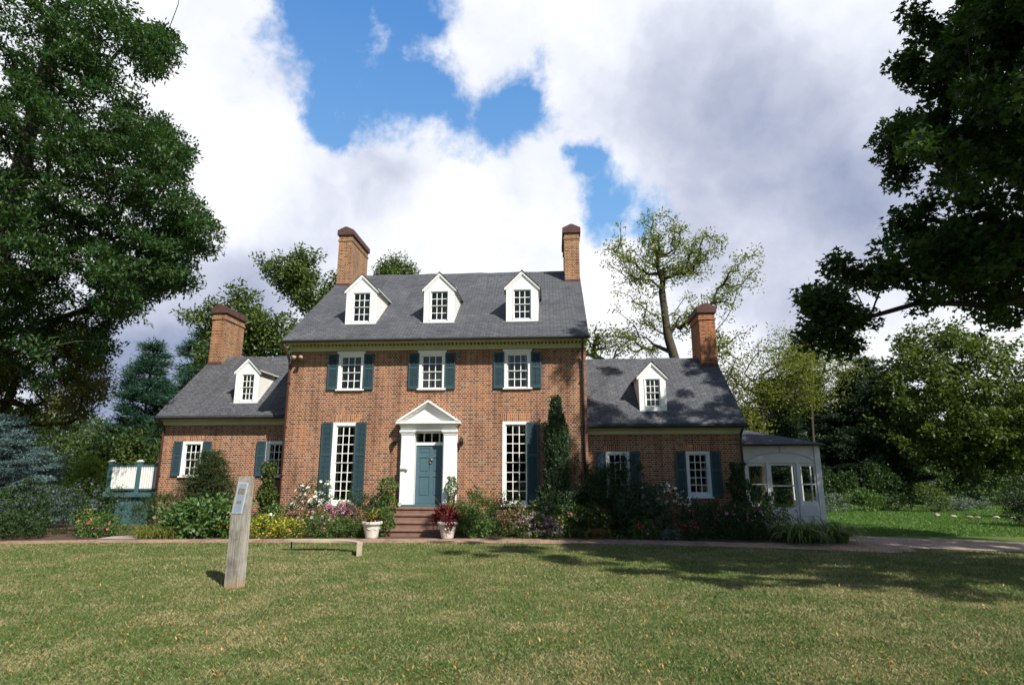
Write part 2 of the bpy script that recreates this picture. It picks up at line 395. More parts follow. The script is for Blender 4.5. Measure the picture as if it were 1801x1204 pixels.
M['fl_yellow'] = leaf_mat('yellow_petal', [(0.65, 0.50, 0.03), (0.72, 0.60, 0.08), (0.60, 0.40, 0.02)], 0.25, tint=1.0)
M['fl_orange'] = leaf_mat('orange_petal', [(0.65, 0.25, 0.03), (0.70, 0.34, 0.04), (0.60, 0.16, 0.03)], 0.25, tint=1.0)
M['fl_red'] = leaf_mat('red_petal', [(0.45, 0.02, 0.02), (0.52, 0.06, 0.04), (0.35, 0.01, 0.03)], 0.25, tint=1.0)
M['fl_coral'] = leaf_mat('coral_petal', [(0.62, 0.22, 0.15), (0.68, 0.34, 0.24), (0.60, 0.14, 0.16)], 0.25, tint=1.0)
M['fallen'] = leaf_mat('fallen_leaf', [(0.34, 0.17, 0.05), (0.42, 0.22, 0.07), (0.22, 0.10, 0.04), (0.50, 0.33, 0.11)], 0.15, tint=1.0)


# ---------------------------------------------------------------- object helpers
def wpos(o):
    p = Vector((0, 0, 0))
    while o is not None:
        p += o.location; o = o.parent
    return p


def thing(name, label, cat, loc=(0, 0, 0), group=None, kind=None):
    o = bpy.data.objects.new(name, None); scene.collection.objects.link(o)
    o.location = loc; o.empty_display_size = 0.2
    o['label'] = label; o['category'] = cat
    if group: o['group'] = group
    if kind: o['kind'] = kind
    return o


def link_mesh(name, me, mat, parent=None, kind=None, label=None):
    me.materials.append(mat)
    o = bpy.data.objects.new(name, me); scene.collection.objects.link(o)
    if parent is not None: o.parent = parent
    if kind: o['kind'] = kind
    if label: o['label'] = label
    return o


class MB:
    """collects polygons in world metres, then links them as one mesh object"""
    def __init__(s):
        s.v = []; s.f = []; s.smooth = []

    def poly(s, pts, smooth=False):
        i = len(s.v); s.v += [tuple(p) for p in pts]; s.f.append(tuple(range(i, i+len(pts)))); s.smooth.append(smooth)

    def mesh(s, verts, faces, smooth=False):
        i = len(s.v); s.v += [tuple(p) for p in verts]
        for f in faces:
            s.f.append(tuple(i+k for k in f)); s.smooth.append(smooth)

    def box(s, x0, x1, y0, y1, z0, z1, bev=0.0):
        if bev <= 0:
            v = [(x0, y0, z0), (x1, y0, z0), (x1, y1, z0), (x0, y1, z0), (x0, y0, z1), (x1, y0, z1), (x1, y1, z1), (x0, y1, z1)]
            s.mesh(v, [(0, 3, 2, 1), (4, 5, 6, 7), (0, 1, 5, 4), (1, 2, 6, 5), (2, 3, 7, 6), (3, 0, 4, 7)])
            return
        b = bev
        rings = []
        for (z, i_) in ((z0, b), (z0+b, 0), (z1-b, 0), (z1, b)):
            X0, X1, Y0, Y1 = x0+i_, x1-i_, y0+i_, y1-i_
            c = b if i_ == 0 else b*0.5
            rings.append([(X0+c, Y0, z), (X1-c, Y0, z), (X1, Y0+c, z), (X1, Y1-c, z), (X1-c, Y1, z), (X0+c, Y1, z), (X0, Y1-c, z), (X0, Y0+c, z)])
        v = [p for r_ in rings for p in r_]; f = []
        for k in range(3):
            for j in range(8):
                a, c = k*8+j, k*8+(j+1) % 8
                f.append((a, c, c+8, a+8))
        f.append(tuple(range(7, -1, -1))); f.append(tuple(range(24, 32)))
        s.mesh(v, f)

    def prism(s, prof, axis, a0, a1):
        """extrude a 2-D profile: axis 'x' takes (y, z), 'y' takes (x, z), 'z' takes (x, y)"""
        def P(p, a):
            return (a, p[0], p[1]) if axis == 'x' else (p[0], a, p[1]) if axis == 'y' else (p[0], p[1], a)
        n = len(prof); v = [P(p, a0) for p in prof]+[P(p, a1) for p in prof]
        f = [(i, (i+1) % n, (i+1) % n+n, i+n) for i in range(n)]
        f += [tuple(range(n-1, -1, -1)), tuple(range(n, 2*n))]
        s.mesh(v, f)

    def tube(s, pts, rad, seg=8, caps=True):
        pts = [Vector(p) for p in pts]; n = len(pts)
        rad = rad if hasattr(rad, '__len__') else [rad]*n
        rings = []
        ref = Vector((0.31, 0.17, 0.93))
        for i, p in enumerate(pts):
            d = (pts[min(i+1, n-1)]-pts[max(i-1, 0)]).normalized()
            a = d.cross(ref)
            if a.length < 0.15: a = d.cross(Vector((1, 0, 0)))
            a.normalize(); b_ = d.cross(a)
            rings.append([p+(a*math.cos(2*math.pi*k/seg)+b_*math.sin(2*math.pi*k/seg))*rad[i] for k in range(seg)])
        v = [q for r_ in rings for q in r_]; f = []
        for i in range(n-1):
            for k in range(seg):
                a, c = i*seg+k, i*seg+(k+1) % seg
                f.append((a, c, c+seg, a+seg))
        if caps:
            f.append(tuple(range(seg-1, -1, -1))); f.append(tuple(range((n-1)*seg, n*seg)))
        s.mesh(v, f, smooth=True)

    def lathe(s, cx, cy, prof, seg=20):
        v = []; f = []
        for r_, z in prof:
            for k in range(seg):
                a = 2*math.pi*k/seg; v.append((cx+r_*math.cos(a), cy+r_*math.sin(a), z))
        for i in range(len(prof)-1):
            for k in range(seg):
                a, c = i*seg+k, i*seg+(k+1) % seg
                f.append((a, c, c+seg, a+seg))
        s.mesh(v, f, smooth=True)

    def build(s, name, mat, parent=None, kind=None, label=None, own_origin=True):
        o0 = wpos(parent) if parent is not None else Vector((0, 0, 0))
        me = bpy.data.meshes.new(name)
        me.from_pydata([(x-o0.x, y-o0.y, z-o0.z) for x, y, z in s.v], [], s.f)
        me.polygons.foreach_set('use_smooth', s.smooth)
        me.update()
        uvl = me.uv_layers.new(name='UVMap')
        nl = len(me.loops)
        co = np.array(s.v, dtype=np.float64)
        li = np.empty(nl, dtype=np.int32); me.loops.foreach_get('vertex_index', li)
        pn = np.empty(len(me.polygons)*3); me.polygons.foreach_get('normal', pn); pn = pn.reshape(-1, 3)
        lt = np.empty(len(me.polygons), dtype=np.int32); me.polygons.foreach_get('loop_total', lt)
        nn = np.repeat(pn, lt, axis=0)
        u = np.stack([-nn[:, 1], nn[:, 0], np.zeros(nl)], 1)
        ln = np.linalg.norm(u, axis=1); flat = ln < 0.05
        u[flat] = (1, 0, 0); ln[flat] = 1; u /= ln[:, None]
        # keep directions tidy for axis-aligned faces
        vv = np.cross(nn, u); vv[flat] = (0, 1, 0)
        P = co[li]
        uv = np.stack([np.abs(u[:, 0])*P[:, 0]+np.abs(u[:, 1])*P[:, 1], (P*vv).sum(1)], 1)
        uvl.data.foreach_set('uv', uv.astype(np.float32).ravel())
        return link_mesh(name, me, mat, parent, kind, label)


def np_mesh(name, V, F4, origin=(0, 0, 0)):
    """V (n,3), F4 (m,4) quads"""
    me = bpy.data.meshes.new(name)
    V = (V-np.array(origin)).astype(np.float32)
    me.vertices.add(len(V)); me.vertices.foreach_set('co', V.ravel())
    m = len(F4); k = F4.shape[1]
    me.loops.add(m*k); me.loops.foreach_set('vertex_index', F4.astype(np.int32).ravel())
    me.polygons.add(m); me.polygons.foreach_set('loop_start', np.arange(0, m*k, k, dtype=np.int32))
    me.polygons.foreach_set('loop_total', np.full(m, k, dtype=np.int32))
    me.update(calc_edges=True)
    return me


# ---------------------------------------------------------------- the house
HY = 21.0                                # plane of the main front
house = thing('brick_house', 'three-part red brick house with grey slate roofs, four chimneys and white dormers', 'house', (-4.25, HY, 0))


def wall_front(name, x0, x1, z0, z1, Y, holes, reveal=0.13):
    mb = MB()
    xs = sorted({x0, x1, *[h[0] for h in holes], *[h[1] for h in holes]})
    zs = sorted({z0, z1, *[h[2] for h in holes], *[h[3] for h in holes]})
    for i in range(len(xs)-1):
        for j in range(len(zs)-1):
            cx_, cz_ = (xs[i]+xs[i+1])/2, (zs[j]+zs[j+1])/2
            if any(h[0] < cx_ < h[1] and h[2] < cz_ < h[3] for h in holes):
                continue
            mb.poly([(xs[i], Y, zs[j]), (xs[i+1], Y, zs[j]), (xs[i+1], Y, zs[j+1]), (xs[i], Y, zs[j+1])])
    for a, b, c, d in holes:
        Z = Y+reveal
        mb.poly([(a, Y, c), (a, Y, d), (a, Z, d), (a, Z, c)]); mb.poly([(b, Y, d), (b, Y, c), (b, Z, c), (b, Z, d)])
        mb.poly([(a, Y, d), (b, Y, d), (b, Z, d), (a, Z, d)]); mb.poly([(a, Y, c), (a, Z, c), (b, Z, c), (b, Y, c)])
    return mb


def shell(mb, x0, x1, Y, Yb, zt, zr):
    """side walls with gables, and the back wall"""
    ym = (Y+Yb)/2
    for x, fl in ((x0, 1), (x1, 0)):
        p = [(x, Y, 0), (x, Yb, 0), (x, Yb, zt), (x, ym, zr), (x, Y, zt)]
        mb.poly(p if not fl else p[::-1])
    mb.poly([(x1, Yb, 0), (x0, Yb, 0), (x0, Yb, zt), (x1, Yb, zt)])


def gable_roof(x0, x1, ye, ze, yr, zr, mat, over=0.0, th=0.09):
    mb = MB()
    s = (zr-ze)/(yr-ye); k = math.sqrt(1+s*s); dz = th*k
    yb = 2*yr-ye
    n = 24
    # shallow dips along the ridge so the edge is not ruler straight
    xs = [x0+(x1-x0)*i/n for i in range(n+1)]
    jit = [0.012*math.sin(3.1*x)+0.010*math.sin(7.7*x+1) for x in xs]
    for i in range(n):
        a, b = xs[i], xs[i+1]
        mb.poly([(a, ye, ze), (b, ye, ze), (b, yr, zr+jit[i+1]), (a, yr, zr+jit[i])])
        mb.poly([(b, yb, ze), (a, yb, ze), (a, yr, zr+jit[i]), (b, yr, zr+jit[i+1])])
        mb.poly([(b, ye, ze-dz), (a, ye, ze-dz), (a, yr, zr-dz), (b, yr, zr-dz)])
        mb.poly([(a, yb, ze-dz), (b, yb, ze-dz), (b, yr, zr-dz), (a, yr, zr-dz)])
        mb.poly([(a, ye, ze-dz), (b, ye, ze-dz), (b, ye, ze), (a, ye, ze)])
    for x, sg in ((x0, 1), (x1, -1)):
        q = [(x, ye, ze-dz), (x, ye, ze), (x, yr, zr), (x, yr, zr-dz)]; mb.poly(q if sg > 0 else q[::-1])
        q = [(x, yb, ze), (x, yb, ze-dz), (x, yr, zr-dz), (x, yr, zr)]; mb.poly(q if sg > 0 else q[::-1])
    return mb.build('roof', mat, house)


def sash_window(x0, x1, z0, z1, Y, cols, rows_up, rows_lo, mat, parent=house, cas=0.085, sill=True, hood=False, shutters=None, lower=0.10, shutter_z=None, mat_sh='teal', wname='window', label=None, glassmat='glass', bottom_board=0.0):
    """casing outer rectangle x0..x1, z0..z1 in the wall opening; sash, panes, sill and shutters are its sub-parts"""
    f = MB()
    yf = Y-0.022
    f.box(x0, x0+cas, yf, Y+0.10, z0, z1); f.box(x1-cas, x1, yf, Y+0.10, z0, z1)
    f.box(x0+cas, x1-cas, yf+0.002, Y+0.10, z1-cas, z1)
    if bottom_board:
        f.box(x0+cas, x1-cas, yf+0.012, Y+0.10, z0, z0+bottom_board)
    if hood:
        f.box(x0-0.05, x1+0.05, Y-0.07, Y-0.024, z1+0.001, z1+0.075)
        f.box(x0-0.02, x1+0.02, Y-0.045, Y-0.001, z1-0.035, z1)
    w = f.build(wname, M[mat], parent, label=label)
    if sill:
        s_ = MB(); s_.box(x0-0.05, x1+0.05, Y-0.09, Y+0.12, z0-0.055, z0-0.001, 0.008); s_.build('sill', M[mat], w)
    a, b = x0+cas, x1-cas; c, d = z0+bottom_board, z1-cas
    rows = rows_up+rows_lo
    fr_ = 0.038
    h = (d-c-3*fr_-0.012)/rows
    zm0 = c+fr_+0.012+h*rows_lo; zm1 = zm0+fr_
    g = MB()
    for (q0, q1, yy, rws) in ((c, zm0+fr_*0.5, Y+0.062, rows_lo), (zm0+fr_*0.5, d, Y+0.030, rows_up)):
        t0 = fr_*(1.3 if q0 == c else 0.5); t1 = fr_*(0.5 if q0 == c else 1.0)
        g.box(a, a+fr_, yy, yy+0.03, q0, q1); g.box(b-fr_, b, yy, yy+0.03, q0, q1)
        g.box(a+fr_, b-fr_, yy-0.001, yy+0.031, q0, q0+t0); g.box(a+fr_, b-fr_, yy-0.001, yy+0.031, q1-t1, q1)
        for i in range(1, cols):
            x = a+fr_+(b-a-2*fr_)*i/cols; g.box(x-0.0145, x+0.0145, yy+0.004, yy+0.026, q0+t0, q1-t1)
        for j in range(1, rws):
            z = q0+t0+(q1-t1-q0-t0)*j/rws; g.box(a+fr_, b-fr_, yy+0.006, yy+0.024, z-0.013, z+0.013)
    g.build('sash', M['muntin'] if mat == 'white' else M[mat], w)
    p = MB()
    for (q0, q1, yy, rws) in ((c, zm0+fr_*0.5, Y+0.078, rows_lo), (zm0+fr_*0.5, d, Y+0.046, rows_up)):
        for i in range(cols):
            for j in range(rws):
                xa = a+fr_+(b-a-2*fr_)*i/cols; xb = a+fr_+(b-a-2*fr_)*(i+1)/cols
                za = q0+(q1-q0)*j/rws; zb = q0+(q1-q0)*(j+1)/rws
                # old panes: each sits at a very slightly different angle
                t = [random.uniform(-0.0022, 0.0022) for _ in range(2)]
                p.poly([(xa, yy-t[0], za), (xb, yy+t[0], za+0), (xb, yy+t[0]+t[1], zb), (xa, yy-t[0]+t[1], zb)])
    p.build('glass', M[glassmat], w)
    for sh in (shutters or []):
        shutter(sh[0], sh[1], (shutter_z or (z0, z1))[0], (shutter_z or (z0, z1))[1], Y-0.03, w, lower, sh[2] if len(sh) > 2 else 0.42, sh[3] if len(sh) > 3 else 0)
    return w


def shutter(x0, x1, z0, z1, Y, parent, lower, mid, swing=0):
    """two louvred panels in a frame; a shutter may stand a little off the wall at its outer edge"""
    mb = MB()
    st = 0.055
    m = z0+(z1-z0)*(1-mid)
    mb.box(x0, x0+st, Y-0.035, Y, z0, z1); mb.box(x1-st, x1, Y-0.035, Y, z0, z1)
    for q0, q1 in ((z0, z0+lower), (m-0.035, m+0.035), (z1-0.06, z1)):
        mb.box(x0+st, x1-st, Y-0.034, Y-0.001, q0, q1)
    for q0, q1 in ((z0+lower, m-0.035), (m+0.035, z1-0.06)):
        n = max(3, int((q1-q0)/0.042))
        for i in range(n):
            z = q0+(q1-q0)*(i+0.5)/n
            mb.mesh([(x0+st, Y-0.031, z-0.020), (x1-st, Y-0.031, z-0.020), (x1-st, Y-0.006, z+0.016), (x0+st, Y-0.006, z+0.016),
                     (x0+st, Y-0.026, z-0.026), (x1-st, Y-0.026, z-0.026), (x1-st, Y-0.001, z+0.010), (x0+st, Y-0.001, z+0.010)],
                    [(0, 1, 2, 3), (7, 6, 5, 4), (4, 5, 1, 0), (3, 2, 6, 7)])
        mb.box((x0+x1)/2-0.008, (x0+x1)/2+0.008, Y-0.040, Y-0.030, q0+0.03, q1-0.03)
    if swing:
        ang = R(swing); hx = x1 if swing > 0 else x0
        mb.v = [(hx+(x-hx)*math.cos(ang), y-abs(x-hx)*math.sin(abs(ang)), z) for x, y, z in mb.v]
    mb.build('shutter', M['teal'], parent)


def arch(xc, w, z0, h, Y):
    mb = MB(); e_ = 0.10
    mb.prism([(xc-w/2, z0), (xc+w/2, z0), (xc+w/2+e_, z0+h), (xc-w/2-e_, z0+h)], 'y', Y-0.006, Y+0.02)
    mb.build('brick_arch', M['arch_brick'], house)


def curtains(spans, z0, z1, Y, parent, depth=0.02):
    """gathered cloth hanging just inside the panes"""
    cb = MB()
    for (p0, p1) in spans:
        n = max(6, int((p1-p0)/0.016))
        for k in range(n):
            xa, xb = p0+(p1-p0)*k/n, p0+(p1-p0)*(k+1)/n
            ya, yb2 = Y+0.17+depth*math.sin(k*1.7), Y+0.17+depth*math.sin((k+1)*1.7)
            cb.poly([(xa, ya, z0), (xb, yb2, z0), (xb, yb2, z1), (xa, ya, z1)], True)
    return cb.build('curtain', M['curtain'], parent)


# --- main block
X0, X1 = -9.62, 1.215
upper = [(-7.33, 4.95, 6.27), (-4.33, 4.95, 6.27), (-1.23, 4.95, 6.27)]
TW = [(-7.38, 0.92, 3.76), (-1.29, 0.92, 3.76)]
DX0, DX1 = -5.02, -3.63
holes = [(c-0.475, c+0.475, a, b) for c, a, b in upper]+[(c-0.475, c+0.475, a, b) for c, a, b in TW]+[(DX0-0.15, DX1+0.15, 0.82, 3.60)]
mb = wall_front('wall', X0, X1, 0, 6.52, HY, holes)
YB = 31.6
shell(mb, X0, X1, HY, YB, 6.6, 10.9)
mb.build('wall', M['brick'], house)
gable_roof(X0-0.13, X1+0.10, 20.45, 6.72, 26.3, 11.12, M['slate'])
for i, (c, a, b) in enumerate(upper):
    w = sash_window(c-0.475, c+0.475, a, b, HY, 3, 2, 2, 'white', shutters=[(c-0.855, c-0.48), (c+0.48, c+0.855)], shutter_z=(a-0.02, b-0.02), hood=True, cas=0.095)
    if i == 2:
        curtains([(c-0.37, c-0.27), (c+0.26, c+0.37)], a+0.06, b-0.10, HY, w)
    if i == 0:
        curtains([(c-0.37, c-0.31)], a+0.06, b-0.10, HY, w)
    if i == 1:
        cb = MB()
        for (p0, p1) in ((c-0.34, c-0.02), (c+0.02, c+0.34)):
            n = 22; pr = []
            for k in range(n+1):
                x = p0+(p1-p0)*k/n; pr.append((x, HY+0.16+0.018*math.sin(k*1.7)))
            for k in range(n):
                cb.poly([(pr[k][0], pr[k][1], a+0.10), (pr[k+1][0], pr[k+1][1], a+0.10), (pr[k+1][0], pr[k+1][1], a+0.66), (pr[k][0], pr[k][1], a+0.66)], True)
        cb.build('curtain', M['curtain'], w)
# tall windows: both shutters on the left one, only the right-hand shutter on the other
c, a, b = TW[0]
w = sash_window(c-0.475, c+0.475, a, b, HY, 3, 4, 4, 'white', shutters=[(c-0.87, c-0.485, 0.41), (c+0.37, c+0.77, 0.41, -7)], shutter_z=(a+0.06, b), lower=0.32, cas=0.115, bottom_board=0.10)
cb = MB()
for (p0, p1) in ((c-0.36, c-0.25), (c+0.22, c+0.34)):
    for k in range(10):
        xa, xb = p0+(p1-p0)*k/10, p0+(p1-p0)*(k+1)/10
        ya, yb_ = HY+0.17+0.02*math.sin(k*1.9), HY+0.17+0.02*math.sin((k+1)*1.9)
        cb.poly([(xa, ya, a+0.12), (xb, yb_, a+0.12), (xb, yb_, b-0.1), (xa, ya, b-0.1)], True)
cb.build('curtain', M['curtain'], w)
arch(c, 0.98, b+0.004, 0.27, HY)
c, a, b = TW[1]
sash_window(c-0.475, c+0.475, a, b, HY, 3, 4, 4, 'white', shutters=[(c+0.385, c+0.785, 0.41, -5)], shutter_z=(a+0.02, b-0.02), lower=0.32, cas=0.10, bottom_board=0.10)
arch(c, 0.98, b+0.004, 0.27, HY)

# cornice: frieze, dentils, bed mould, soffit
mb = MB()
mb.box(X0-0.05, X1+0.05, HY-0.05, HY+0.05, 6.375, 6.50)
mb.box(X0-0.07, X1+0.07, HY-0.10, HY+0.06, 6.50, 6.53)
mb.box(X0-0.07, X1+0.07, HY-0.18, HY+0.06, 6.602, 6.64)
mb.box(X0-0.10, X1+0.08, HY-0.50, HY+0.06, 6.64, 6.665)
mb.build('cornice', M['cornice'], house)
mb = MB()
x = X0
while x < X1:
    mb.box(x, x+0.07, HY-0.15, HY-0.01, 6.532, 6.60); x += 0.135
mb.build('dentil_course', M['cornice'], house)


def gutter(x0, x1, y, z, r_=0.075):
    mb = MB(); n = 8
    prof = [(y-r_*math.cos(math.pi*k/n), z-r_*math.sin(math.pi*k/n)*1.1) for k in range(n+1)]
    prof += [(y+r_*0.85*math.cos(math.pi*k/n), z-0.006-r_*0.85*math.sin(math.pi*k/n)) for k in range(n+1)]
    mb.prism(prof, 'x', x0, x1)
    mb.build('gutter', M['gutter'], house)


gutter(X0-0.15, X1+0.12, 20.40, 6.66)

def pipe(pts, mat, label=None, r_=0.042):
    mb = MB(); mb.tube(pts, r_, 8)
    # wall brackets
    for z in (5.2, 3.6, 1.9):
        p = pts[-1]
        if z < pts[-2][2]-0.2:
            mb.box(p[0]-0.06, p[0]+0.06, p[1]-0.055, p[1]+0.06, z, z+0.03)
    mb.build('downpipe', M[mat], house, label=label)


pipe([(X0-0.02, 20.42, 6.62), (X0-0.02, 20.44, 6.44), (X0+0.0, 20.86, 6.05), (X0+0.0, 20.93, 5.8), (X0+0.0, 20.93, 0.1)], 'pipe')
pipe([(X1-0.13, 20.42, 6.62), (X1-0.13, 20.44, 6.44), (X1-0.13, 20.87, 6.1), (X1-0.13, 20.93, 5.8), (X1-0.13, 20.93, 0.1)], 'gutter', 'nearly black downpipe at the right end of the main front')


# --- dormers
def dormer(x0, x1, yf, z0, ze, za, wx0, wx1, wz0, wz1, slope, roofmat):
    """white gabled dormer; its cheeks run back into the roof"""
    mb = MB(); xc = (x0+x1)/2
    yb_ = yf+(ze-z0)/slope+0.25
    yr = yf+(za-z0)/slope+0.25
    h = (wx0, wx1, wz0, wz1)
    zb = z0-0.02
    # front with window opening
    mb.poly([(x0, yf, zb), (h[0], yf, zb), (h[0], yf, ze), (x0, yf, ze)]); mb.poly([(h[1], yf, zb), (x1, yf, zb), (x1, yf, ze), (h[1], yf, ze)])
    mb.poly([(h[0], yf, zb), (h[1], yf, zb), (h[1], yf, h[2]), (h[0], yf, h[2])]); mb.poly([(h[0], yf, h[3]), (h[1], yf, h[3]), (h[1], yf, ze), (h[0], yf, ze)])
    mb.poly([(x0, yf, ze), (x1, yf, ze), (xc, yf, za-0.03)])
    zk = z0+slope*(yb_-yf)
    mb.poly([(x0, yf, zb), (x0, yf, ze), (x0, yb_, ze), (x0, yb_, zk-0.3)]); mb.poly([(x1, yf, ze), (x1, yf, zb), (x1, yb_, zk-0.3), (x1, yb_, ze)])
    # soffit and little cornice return at the eaves, raking fascia boards
    ov = 0.07
    for s_ in (-1, 1):
        xe = x0 if s_ < 0 else x1
        mb.box(min(xe, xe+s_*ov), max(xe, xe+s_*ov), yf-0.05, yb_-0.05, ze-0.05, ze-0.005)
        sl = (za-ze)/((x1-x0)/2)
        p = [(xe+s_*ov, ze-ov*sl-0.01), (xc, za-0.01), (xc, za-0.115), (xe+s_*ov, ze-ov*sl-0.095)]
        mb.prism(p if s_ > 0 else p[::-1], 'y', yf-0.055, yf-0.002)
        p2 = [(xe+s_*0.01, ze-ov*sl*0.2-0.10), (xc, za-0.118), (xc, za-0.17), (xe+s_*0.01, ze-ov*sl*0.2-0.15)]
        mb.prism(p2 if s_ > 0 else p2[::-1], 'y', yf-0.03, yf-0.003)
    d = mb.build('dormer', M['white'], house)
    rf = MB()
    for s_ in (-1, 1):
        xe = (x0 if s_ < 0 else x1)+s_*(ov+0.03); sl = (za-ze)/((x1-x0)/2); zel = ze-(ov+0.03)*sl
        yq = yf+(zel-z0)/slope+0.22
        a_ = [(xe, yf-0.08, zel), (xc, yf-0.08, za), (xc, yr+0.05, za), (xe, yq, zel)]
        b_ = [(q[0], q[1], q[2]+0.035) for q in a_]
        rf.mesh(a_+b_, [(0, 3, 2, 1), (4, 5, 6, 7), (0, 1, 5, 4), (1, 2, 6, 5), (2, 3, 7, 6), (3, 0, 4, 7)] if s_ < 0 else [(0, 1, 2, 3), (7, 6, 5, 4), (4, 5, 1, 0), (5, 6, 2, 1), (6, 7, 3, 2), (7, 4, 0, 3)])
    rf.build('dormer_roof', M[roofmat], d)
    fl = MB(); fl.box(x0-0.12, x1+0.10, yf-0.10, yf-0.004, z0-0.055, z0-0.02); fl.build('flashing', M['lead'], d)
    iw = MB(); iw.poly([(x0+0.02, yf+0.42, z0+0.15), (x1-0.02, yf+0.42, z0+0.15), (x1-0.02, yf+0.42, ze), (x0+0.02, yf+0.42, ze)]); iw.build('pane_backing', M['inside'], d)  # panel added close behind the panes to make them read lighter
    sash_window(wx0, wx1, wz0, wz1, yf, 3, 2, 2, 'white', parent=d, cas=0.04, sill=False, wname='dormer_window')
    return d


SM = 4.4/5.85
for (x0, x1, wc) in ((-7.86, -6.67, -7.25), (-4.83, -3.66, -4.24), (-1.69, -0.48, -1.08)):
    zr = 6.72+SM*(21.52-20.45)
    dormer(x0, x1, 21.52, zr, 8.90, 9.50, wc-0.37, wc+0.37, 7.62, 8.80, SM, 'slate')


# --- chimneys
def chimney(x0, x1, y0, y1, zbase_f, ztop, mat, step=0.0, capmat='cap'):
    mb = MB(); zb = zbase_f-2.2
    mb.box(x0, x1, y0, y1, zb, ztop)
    c_ = mb.build('chimney', M[mat], house)
    k = MB()
    k.box(x0-0.035, x1+0.035, y0-0.035, y1+0.035, ztop-0.30, ztop-0.23)
    k.build('corbel', M[mat], c_)
    k = MB()
    k.box(x0-0.075, x1+0.075, y0-0.075, y1+0.075, ztop-0.02, ztop+0.24, 0.012)
    xm = (x0+x1)/2
    k.prism([(x0-0.06, ztop+0.241), (x1+0.06, ztop+0.241), (xm+0.05, ztop+0.40), (xm-0.05, ztop+0.40)], 'y', y0-0.05, y1+0.05)
    k.build('chimney_cap', M[capmat], c_)
    k = MB()
    k.box(x0-0.02, x1+0.02, y0-0.02, y0-0.001, zbase_f-0.05, zbase_f+0.10); k.build('flashing', M['cap'], c_)
    return c_


chimney(-9.72, -9.10, 25.2, 27.55, 10.29, 12.72, 'chimney_brick')
chimney(0.63, 1.29, 25.1, 27.4, 10.21, 12.50, 'chimney_brick')

# --- left wing
LY = 22.4; LX0, LX1 = -15.15, X0
LW = [(-13.87, 1.87, 3.18), (-10.55, 1.87, 3.18)]
mb = wall_front('wall', LX0, LX1, 0, 4.0, LY, [(c-0.41, c+0.41, a, b) for c, a, b in LW])
shell(mb, LX0, LX1, LY, 28.5, 4.0, 6.95)
mb.build('wall', M['brick'], house)
gable_roof(LX0-0.12, LX1+0.001, 22.0, 4.15, 25.45, 7.10, M['slate'])
for c, a, b in LW:
    w = sash_window(c-0.41, c+0.41, a, b, LY, 3, 2, 2, 'white', shutters=[(c-0.76, c-0.415), (c+0.415, c+0.76)], cas=0.10)
    curtains([(c-0.31, c-0.22), (c+0.22, c+0.31)], a+0.05, b-0.1, LY, w)
    arch(c, 0.86, b+0.004, 0.22, LY)
mb = MB()
mb.box(LX0-0.03, LX1, LY-0.05, LY+0.04, 3.80, 3.98); mb.box(LX0-0.06, LX1, LY-0.36, LY+0.05, 3.98, 4.01)
mb.build('cornice', M['cornice'], house)
gutter(LX0-0.13, LX1-0.02, 21.95, 4.08)
pipe([(LX0+0.05, 21.97, 4.05), (LX0+0.05, 22.0, 3.95), (LX0+0.05, 22.31, 3.75), (LX0+0.05, 22.33, 3.6), (LX0+0.05, 22.33, 0.1)], 'pipe')
dormer(-12.56, -11.60, 22.62, 4.15+0.855*(22.62-22.0), 5.98, 6.48, -12.34, -11.76, 4.78, 5.86, 0.855, 'slate')
chimney(-15.20, -14.60, 24.95, 26.6, 6.70, 9.03, 'chimney_brick')

# --- right wing
RY = 21.3; RX0, RX1 = X1, 6.52
RW = [(2.24, 1.20, 2.72), (4.98, 1.20, 2.72)]
mb = wall_front('wall', RX0, RX1, 0, 3.5, RY, [(c-0.41, c+0.41, a, b) for c, a, b in RW])
shell(mb, RX0, RX1, RY, 27.5, 3.55, 6.42)
mb.build('wall', M['brick'], house)
gable_roof(RX0-0.001, RX1+0.12, 20.95, 3.65, 24.4, 6.60, M['slate'])
for c, a, b in RW:
    w = sash_window(c-0.41, c+0.41, a, b, RY, 3, 2, 3, 'grey_white', shutters=[(c-0.77, c-0.415), (c+0.415, c+0.77)], cas=0.09, bottom_board=0.10)
    curtains([(c-0.32, c-0.25), (c+0.25, c+0.32)], a+0.12, b-0.1, RY, w)
    arch(c, 0.86, b+0.004, 0.22, RY)
mb = MB()
mb.box(RX0, RX1+0.03, RY-0.05, RY+0.04, 3.32, 3.48); mb.box(RX0, RX1+0.06, RY-0.32, RY+0.05, 3.48, 3.51)
mb.build('cornice', M['cornice'], house)
gutter(RX0+0.02, RX1+0.14, 20.90, 3.58)
pipe([(RX1-0.05, 20.92, 3.55), (RX1-0.05, 20.95, 3.45), (RX1-0.05, 21.2, 3.3), (RX1-0.05, 21.23, 3.1), (RX1-0.05, 21.23, 0.1)], 'gutter')
dormer(3.12, 4.08, 21.54, 3.65+0.855*(21.54-20.95), 5.44, 5.94, 3.31, 3.91, 4.30, 5.34, 0.855, 'slate')
chimney(5.98, 6.62, 23.85, 25.3, 6.13, 8.36, 'wing_chimney_brick')

